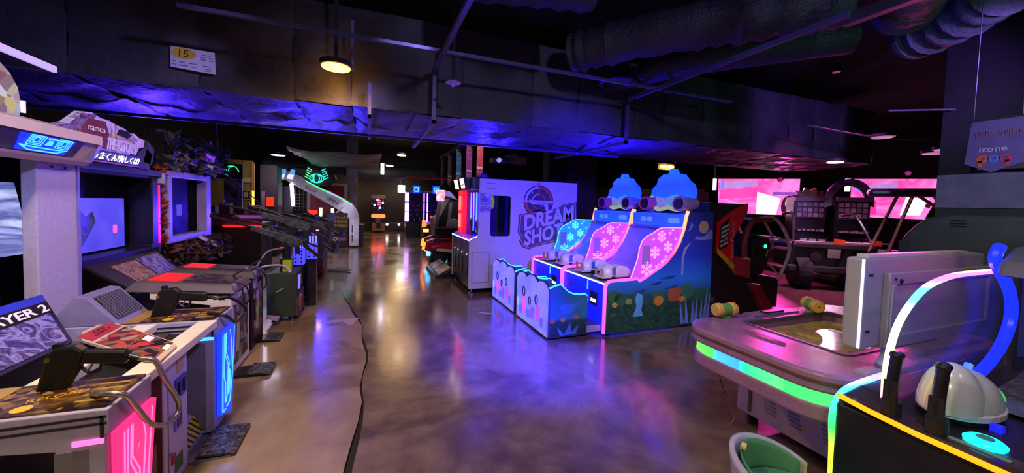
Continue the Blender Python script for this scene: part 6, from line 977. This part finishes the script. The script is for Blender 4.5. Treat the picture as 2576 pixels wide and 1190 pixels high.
def claw(x0, y0, lab, pink):
    r = T('claw_machine', lab, 'claw machine', (x0+.4, y0+.4, 0), 'far claw machines')
    B().box(x0, y0, 0, x0+.8, y0+.8, .65).o('base_box', M('claw_base', '150f20', .4), r); 
    for x in (x0, x0+.72): B().box(x, y0, .65, x+.08, y0+.08, 2.0).o('post', M('claw_post', '7a70a0', .35, .5), r)
    B().box(x0, y0, 1.98, x0+.8, y0+.8, 2.06).o('roof', M('claw_roof', '5a5480', .4), r); B().box(x0+.04, y0+.7, .65, x0+.76, y0+.76, 2.0).o('back', M('claw_back', '1a1030', .5), r); B().box(x0+.08, y0+.01, .65, x0+.72, y0+.02, 1.98).o('glass', GL('claw_glass', '30206a', .3), r)
    B().box(x0+.26, y0-.06, 1.95, x0+.58, y0, 2.3).o('crown_sign', EM('crown_blue', '1040ff', 1.6), r, .04); B().hole(rr(x0+.33, 2.02, x0+.51, 2.24, .03), [rr(x0+.36, 2.05, x0+.48, 2.2, .02)], 'y', y0-.07, y0-.06).o('crown_glyph', EM('crown_cyan', '50c0ff', 2), r)
    for z in (.7, 1.14, 1.58): B().box(x0-.06 if pink else x0+.02, y0-.03, z, x0+.12 if pink else x0+.06, y0, z+.4).o('light_tube', EM('tube_pinkviolet', 'c890ff' if pink else '8a30ff', 3.5 if pink else 2.2), r); B().box(x0+.74, y0-.03, z, x0+.8, y0, z+.4).o('light_tube', EM('tube_purple', 'a050ff', 2.6), r)
    for j in range(9): B().el((x0+.16+.06*j, y0+.3+.05*(j % 3), .75+.12*(j % 4)+.3*(j % 2)), (.06, .06, .06), 8, 6).o('prize', M('prz_%d' % (j % 4), ['40d060', '5060ff', 'c07030', 'a040a0'][j % 4], .5), r)
    return r
claw(1.5, 17.0, 'left claw machine with bright lilac tubes at the far end', True); claw(2.32, 16.6, 'right claw machine with blue crown sign at the far end', False)
# dance / driving cabinet with tilted white topper
dc = T('driving_cabinet', 'far driving cabinet with a tilted white topper and bright picture', 'arcade cabinet', (2.1, 11.2, 0))
B().pr([(1.75, .05), (2.5, .05), (2.5, 1.6), (2.2, 1.72), (1.95, 1.2), (1.8, 1.1)], 'y', 10.9, 11.9).o('cabinet', M('cab_teal', '16221f', .5), dc, .01); B().box(1.8, 10.85, 1.64, 2.04, 10.9, 1.95).o('bright_picture', PR('pic_bright', ['e0d8f0', 'd05060', 'f4f0ff', 'e0a0b0'], 12, .4, 1.2, 'v'), dc); B().box(1.84, 10.87, 1.56, 2.02, 10.92, 1.63).o('white_shelf', M('shelf_white', 'b0a8c0', .4), dc)
B().hexa([(2.02, 10.8, 1.95), (2.08, 10.8, 1.78), (2.08, 11.4, 1.78), (2.02, 11.4, 1.95), (2.22, 10.8, 1.9), (2.42, 10.8, 1.66), (2.42, 11.4, 1.66), (2.22, 11.4, 1.9)]).o('tilted_topper', M('topper_pale', 'd0d0f4', .4), dc, .02)
for x0, x1 in ((1.72, 1.86), (2.1, 2.18)): B().hexa([(x0, 10.86, .6), (x0+.1, 10.86, .6), (x0+.1, 10.95, .6), (x0, 10.95, .6), (x1, 10.86, 1.6), (x1+.1, 10.86, 1.6), (x1+.1, 10.95, 1.6), (x1, 10.95, 1.6)]).o('pale_strut', M('strut_pale', '8a8298', .5), dc)
B().la([(.2, -.02), (.23, 0), (.2, .02), (.18, 0)], (2.3, 10.7, .9), 24, 'y').o('steering_wheel', M('wheel_pale', 'a8a0b0', .4), dc); B().box(1.7, 10.5, .82, 2.5, 10.9, .86).o('brown_shelf', M('shelf_brown', '4a3028', .5), dc); B().box(1.75, 10.6, .05, 2.4, 10.9, .8).o('lower_box', M('box_slate', '1c1a20', .5), dc)
# motorcycles
def bike(x, y, lab):
    r = T('bike_ride', lab, 'ride', (x+.3, y, 0), 'red motorbike rides'); rd = M('bike_red', 'b01420', .25)
    B().hexa([(x-.05, y-.2, .42), (x+.7, y-.2, .3), (x+.7, y+.2, .3), (x-.05, y+.2, .42), (x-.1, y-.16, .58), (x+.6, y-.18, .62), (x+.6, y+.18, .62), (x-.1, y+.16, .58)]).o('fairing', rd, r, .06); B().hexa([(x-.16, y-.12, .40), (x+.0, y-.14, .36), (x+.0, y+.14, .36), (x-.16, y+.12, .40), (x-.12, y-.1, .62), (x+.1, y-.12, .7), (x+.1, y+.12, .7), (x-.12, y+.1, .62)]).o('tail_cowl', rd, r, .03)
    B().ob((x-.16, y, .5), (.03, .07, .1), 0, 12, 0).o('orange_tail_light', EM('tail_orange', 'ff7a20', 3), r, .02); B().ob((x-.06, y-.05, .33), (.05, .06, .07), 0, 0, 0).o('blue_lamp', EM('bike_blue', '60c8ff', 3.5), r, .02)
    B().cy((x+.2, y-.07, .22), (x+.2, y+.07, .22), .22, n=20).o('wheel', rub, r, .02); B().box(x+.0, y-.25, 0, x+.8, y+.25, .05).o('base', blk2, r); B().hexa([(x+.1, y-.1, .6), (x+.5, y-.1, .62), (x+.5, y+.1, .62), (x+.1, y+.1, .6), (x+.1, y-.08, .68), (x+.45, y-.08, .66), (x+.45, y+.08, .66), (x+.1, y+.08, .68)]).o('seat', blk, r, .03); B().box(x+.1, y-.1, .04, x+.3, y+.1, .3).o('strut', dgry, r)
    B().hexa([(x+.1, y-.21, .40), (x+.55, y-.21, .34), (x+.55, y-.2, .34), (x+.1, y-.2, .40), (x+.14, y-.21, .46), (x+.6, y-.21, .42), (x+.6, y-.2, .42), (x+.14, y-.2, .46)]).o('white_flash', let_w, r)
    return r
bike(1.42, 9.3, 'red motorbike ride nearest the prize cabinet'); bike(1.5, 10.2, 'red motorbike ride behind the nearest one'); 
bx2 = T('booster_seat', 'far black ride console with red buttons and orange lamp', 'ride', (1.9, 13.2, 0)); B().pr([(1.75, .05), (2.6, .05), (2.6, 1.0), (2.0, .85), (1.75, .75)], 'y', 13.0, 13.8).o('console', blk2, bx2, .02); B().hexa([(1.8, 12.98, .84), (2.5, 12.98, .98), (2.5, 13.1, .98), (1.8, 13.1, .84), (1.8, 12.98, .87), (2.5, 12.98, 1.01), (2.5, 13.1, 1.01), (1.8, 13.1, .87)]).o('violet_strip', EM('strip_violet', '4a30e0', 1.6), bx2)
for x in (2.0, 2.45, 2.55): B().el((x, 13.0, 1.05+.12*(x-2)), (.06, .05, .06), 10, 6).o('red_button', EM('btn_red', 'ff2a48', 2.5), bx2)
B().box(1.68, 12.9, .72, 1.82, 13.0, .95).o('orange_lamp', EM('lamp_orange', 'ff6a30', 2.5), bx2); B().box(1.72, 12.9, .55, 1.9, 13.0, .66).o('amber_lamp', EM('lamp_amber', 'ffa050', 2.5), bx2)
# kart pedals on the floor: low black base with printed slanted boards
fp = T('foot_board', 'low black foot base with two slanted printed boards beside the aisle', 'foot board', (1.45, 8.3, 0)); fpm = PR('foot_print', ['b8a8a0', '8a2a28', 'd0c4b0', '6a4a40', 'a83a30'], 9, .4, 0, 'v')
for y in (8.0, 8.68):
    B().hexa([(1.3, y-.3, .05), (1.42, y-.3, .05), (1.42, y+.38, .05), (1.3, y+.38, .05), (1.36, y-.3, .06), (1.62, y-.3, .22), (1.62, y+.38, .22), (1.36, y+.38, .06)]).o('board', blk2, fp); B().hexa([(1.36, y-.27, .062), (1.60, y-.27, .21), (1.60, y+.35, .21), (1.36, y+.35, .062), (1.355, y-.27, .072), (1.595, y-.27, .22), (1.595, y+.35, .22), (1.355, y+.35, .072)]).o('printed_plate', fpm, fp); B().hexa([(1.4, y-.3, .05), (1.75, y-.3, .05), (1.75, y+.38, .05), (1.4, y+.38, .05), (1.6, y-.3, .2), (1.72, y-.3, .12), (1.72, y+.38, .12), (1.6, y+.38, .2)]).o('rear_shell', blk2, fp, .01)
B().box(1.28, 7.68, 0, 1.8, 9.02, .05).o('base_plate', blk2, fp); 
tl = T('teal_glow_box', 'small black unit with a teal lamp at the foot of the prize cabinet', 'floor unit', (1.75, 9.6, 0)); B().box(1.6, 9.6, .0, 1.95, 9.88, .3).o('body', blk2, tl, .03); B().hexa([(1.62, 9.57, .02), (1.9, 9.57, .02), (1.9, 9.6, .02), (1.62, 9.6, .02), (1.66, 9.57, .1), (1.9, 9.57, .16), (1.9, 9.6, .16), (1.66, 9.6, .1)]).o('teal_lamp', EM('lamp_teal', '20d8e0', 1.8), tl); B().ob((1.75, 9.62, .31), (.08, .02, .012), 0, -25, 0).o('white_tube', EM('tube_cream', 'ffe8c8', 2.5), tl)
# hanging banners
for i, (y, h, hs, lab) in enumerate([(9.22, 'a03048', 'c86a38', 'red hanging banner, nearest of the row of five'), (10.33, '8a2a90', 'c07a9a', 'magenta hanging banner, second of the row'), (11.65, '2a7aa8', '8aa8b0', 'blue hanging banner, third of the row'), (13.0, '4a3c40', '7a6a60', 'grey-brown pointed banner, fourth of the row'), (14.4, '3a3a48', '6a6a70', 'grey pointed banner, farthest of the row')]):
    r = T('hanging_banner', lab, 'banner', (2.62, y, 2.1), 'hanging banners'); zb = 2.15; w_ = .17
    B().pr([(2.62-w_/2, zb+(.1 if i > 2 else 0)), (2.62, zb), (2.62+w_/2, zb+(.1 if i > 2 else 0)), (2.62+w_/2, 3.3), (2.62-w_/2, 3.3)], 'y', y, y+.01).o('cloth', M('ban_'+h, h, .6), r); m_ = M('banl_'+hs, hs, .6)
    for j, s_ in enumerate(('추억', '놀이', '공간')): tx(s_, 'banner_lettering', m_, r, (2.62, y-.003, 3.15-.14*j), XV, ZV, .1, .13, .002)
    tx('izone', 'banner_lettering', let_w, r, (2.62, y-.003, 2.52), XV, ZV, .07, .13, .002, 0, .03)
    for j, c_ in enumerate(('c06a3a', '5a6aa0', 'b03a58')): B().pr(circ(2.575+.045*j, 2.38, .022, 12, .06), 'y', y-.004, y).o('bubble_letter', M('bb_'+c_, c_, .5), r)
tag(B().box(2.55, 9.0, 3.3, 2.7, 14.8, 3.4).o('banner_beam', M('beam_violet', '3a3448', .5)), 'long beam carrying the five hanging banners', 'beam')
B().tu([(1.2, 14.0, 2.45), (4.0, 12.5, 2.4)], .05, 8).o('t', M('tube_crimson', '8a1a3a', .5)); o = bpy.data.objects['t']; o.name = 'crimson_pipe'; tag(o, 'dim crimson pipe behind the hanging banners', 'pipe')
# projector and speaker under the duct
pj = T('projector', 'grey projector with a lens hanging under the duct above the prize cabinet', 'projector', (2.75, 8.0, 2.5)); B().box(2.55, 7.9, 2.52, 2.95, 8.2, 2.64).o('body', M('proj_grey', '4a4654', .5), pj, .02); B().cy((2.68, 7.9, 2.57), (2.68, 7.84, 2.57), .05).o('lens', EM('lens_pale', 'a8a0e8', .8), pj); B().cy((2.75, 8.05, 2.64), (2.75, 8.05, 4.3), .02).o('mount', blk, pj)
bx3 = T('lit_carton', 'tan lit carton-like fitting under the duct right of the projector', 'fitting', (3.2, 8.3, 2.5)); B().ob((3.25, 8.3, 2.66), (.22, .15, .08), 0, 8, 20).o('box', M('carton_tan', '8a7a58', .6), bx3, .01); B().cy((3.25, 8.3, 2.7), (3.25, 8.3, 4.3), .01).o('wire', blk, bx3)
# middle background: columns and boxes behind the shooters
S(B().box(5.05, 9.0, 0, 6.0, 9.6, 4.3).o('wall_column', M('column_plum', '3a3046', .7, var=.3))); S(B().box(4.6, 9.2, 0, 5.0, 9.6, 4.3).o('wall_column', M('column_dark', '221c30', .6)))
S(B().box(3.9, 9.6, 0, 11, 9.8, 2.2).o('wall_mid', M('wall_plum', '150f1c', .7)))
wl = T('wall_lamp', 'pair of small warm lamps on the back wall above the racing cabinet', 'lamp', (8.95, 9.4, 2.9))
for dx in (-.18, .12): B().el((8.95+dx, 9.4, 2.95), (.13, .06, .05), 12, 6).o('bulb', EM('wall_warm', 'ffd890', 8), wl, sm=True)
B().box(8.6, 9.46, 2.85, 9.3, 9.5, 3.05).o('back_plate', must, wl); B().box(8.9, 9.5, 2.9, 9.0, 9.6, 3.0).o('bracket', blk, wl)
l = lamp('POINT', (0, 0, 0), 'ffcf80', 15, .1); l.parent = wl; l.location = (0, -.1, -.1)
bm_ = T('bumper_kiosk', 'round-headed toy kiosk with a green ring behind the racing cabinet', 'kiosk', (7.3, 6.4, 0)); B().cy((7.1, 6.4, .0), (7.1, 6.4, 1.35), .3, n=20).o('drum', M('drum_plum', '3a2a48', .5), bm_); B().tu([(6.95+.02, 6.1+.12*math.cos(t_), 1.52+.12*math.sin(t_)) for t_ in [j*math.pi/8 for j in range(16)]], .02, 6, True).o('green_ring', EM('ring_green', '30e080', 1.8), bm_); B().cy((7.05, 6.25, 1.35), (7.05, 6.25, 1.72), .16, n=18).o('head', M('head_lilac', '6a5480', .5), bm_, .03); B().cy((7.55, 6.1, 1.5), (7.6, 6.0, 1.5), .2, n=18).o('round_sign', M('sign_tan', '6a5448', .5), bm_); B().box(7.4, 6.0, .0, 7.7, 6.4, 1.35).o('sign_post', M('post_plum', '4a3440', .5), bm_); B().box(6.8, 6.0, .85, 7.6, 6.1, .9).o('pink_shelf', EM('shelf_pink', 'ff60d8', 1.0), bm_); B().tu([(7.0, 5.95, .9), (7.05, 5.95, 1.2), (7.4, 5.95, 1.22), (7.6, 5.95, 1.0)], .04, 8).o('orange_tube', M('tube_orange', '8a4a38', .5), bm_)
bm_.location = bm_.location+Vector((-.75, -.15, 0))
# ------------------------------------------------------------------ added flood lamps, made up to colour and brighten the hall
def flood(loc, to, h, e, spot, label, grp='added flood lamps', size=.12):
    r = T('flood_lamp', label, 'lamp', loc, grp); c_ = Vector(loc); d_ = (Vector(to)-c_).normalized()
    B().cy(c_-d_*.14, c_-d_*.02, .06, .08, 14).o('housing', blk2, r); B().cy(c_-d_*.02, c_-d_*.014, .06, n=14).o('lens', EM('flood_'+h, h, .3), r); B().tu([c_-d_*.03, c_+d_*.05], .085, 16).o('snoot', blk2, r).modifiers.new('open', 'WIREFRAME') if 0 else None; b0_ = c_-d_*.1; B().cy(b0_, Vector((b0_.x, b0_.y, 4.3)) if loc[2] > 2.5 else b0_+Vector((0, 0, -.08)), .015, n=8).o('bracket', dgry, r)
    l_ = lamp('SPOT', loc, h, e, size, None, spot, .8); l_.parent = r; l_.location = d_*.03; l_.rotation_euler = d_.to_track_quat('-Z', 'Y').to_euler()
flood((2.2, 7.4, 2.16), (1.6, 5.5, 2.75), '2a1cff', 160, 160, 'added blue flood lamp on the roof of the prize cabinet')
flood((4.2, 5.75, 1.75), (4.0, 5.6, 2.75), '2a14ff', 220, 165, 'added blue flood lamp behind the far cloud sign')
flood((-1.1, 9.05, 1.14), (-.8, 6.2, 2.75), '3a26ff', 420, 130, 'added violet flood lamp on top of the burgundy cabinet')
B().cy((-3.3, 7.6, 0), (-3.3, 7.6, 1.95), .03, n=8).o('t', blk2); o = bpy.data.objects['t']; o.name = 'lamp_post'; tag(o, 'thin black post added to carry the flood lamp beside the leafy cabinet', 'post')  # post added only to hold the next added flood
flood((-3.2, 7.5, 2.0), (-2.4, 6.2, 2.75), '4a2cff', 150, 150, 'added violet flood lamp beside the leafy cabinet')
flood((1.5, .9, 3.7), (-2.0, 3.4, 1.75), 'a6a0ff', 560, 54, 'added lilac ceiling flood lamp aimed at the left cabinets')
flood((2.0, .2, 3.1), (3.2, 6.2, 1.6), '3018ff', 1900, 34, 'added blue ceiling flood lamp aimed at the prize cabinet')
flood((2.6, .5, 3.3), (1.45, 3.5, 0), '382cff', 5200, 27, 'added blue ceiling flood lamp aimed at the aisle floor')
flood((2.3, .3, 3.6), (1.5, 2.2, 0), '5a40ff', 130, 60, 'added violet ceiling flood lamp aimed at the near floor')
flood((1.5, -.2, 3.3), (3.3, 3.9, .75), 'c8b8ff', 700, 30, 'added pale ceiling flood lamp aimed at the snow cabinets')
flood((11.3, 7.4, 2.55), (8.3, 4.4, .2), 'ff3ab0', 700, 90, 'added pink flood lamp over the rides, between the video walls')
flood((13.2, 5.4, 2.7), (8.3, 3.4, .2), 'ff48b8', 350, 80, 'added pink flood lamp over the rides, at the right video wall')
flood((7.9, 4.3, 4.15), (7.9, 4.2, 0), 'ff5ac0', 330, 75, 'added pink ceiling flood lamp over the wooden floor')

flood((2.2, 7.6, 3.7), (2.62, 10.2, 2.7), 'ffe0f0', 160, 50, 'small added pale flood lamp behind the duct, aimed at the banners')
flood((1.5, 9.4, 4.1), (-1.4, 13.4, 1.4), 'e8e0ff', 700, 36, 'added pale ceiling flood lamp aimed at the basketball game')
flood((.9, 3.6, 4.1), (-1.05, 6.1, .8), 'b8acff', 420, 30, 'added pale ceiling flood lamp aimed at the mounted rifles')
flood((1.0, .6, 3.7), (-1.77, 5.0, 3.03), 'c8bcff', 260, 7, 'narrow added lilac ceiling spot aimed at the numbered notice')
flood((4.2, -.4, 3.0), (6.8, 1.9, 2.0), 'd4d8ff', 280, 50, 'added pale ceiling flood lamp aimed at the pennant')
flood((5.4, .8, 3.3), (8.6, 5.0, 3.25), '9a68ff', 420, 50, 'added violet ceiling flood lamp aimed at the right end of the duct')
flood((3.9, -.2, 2.6), (5.2, 2.2, 4.0), '60c890', 60, 70, 'added green flood lamp aimed up at the crumpled ducts')
flood((1.5, -1.6, 3.8), (2.6, 5.0, 3.3), '9a98d0', 420, 70, 'wide added pale ceiling flood lamp far behind the viewer, aimed at the duct')
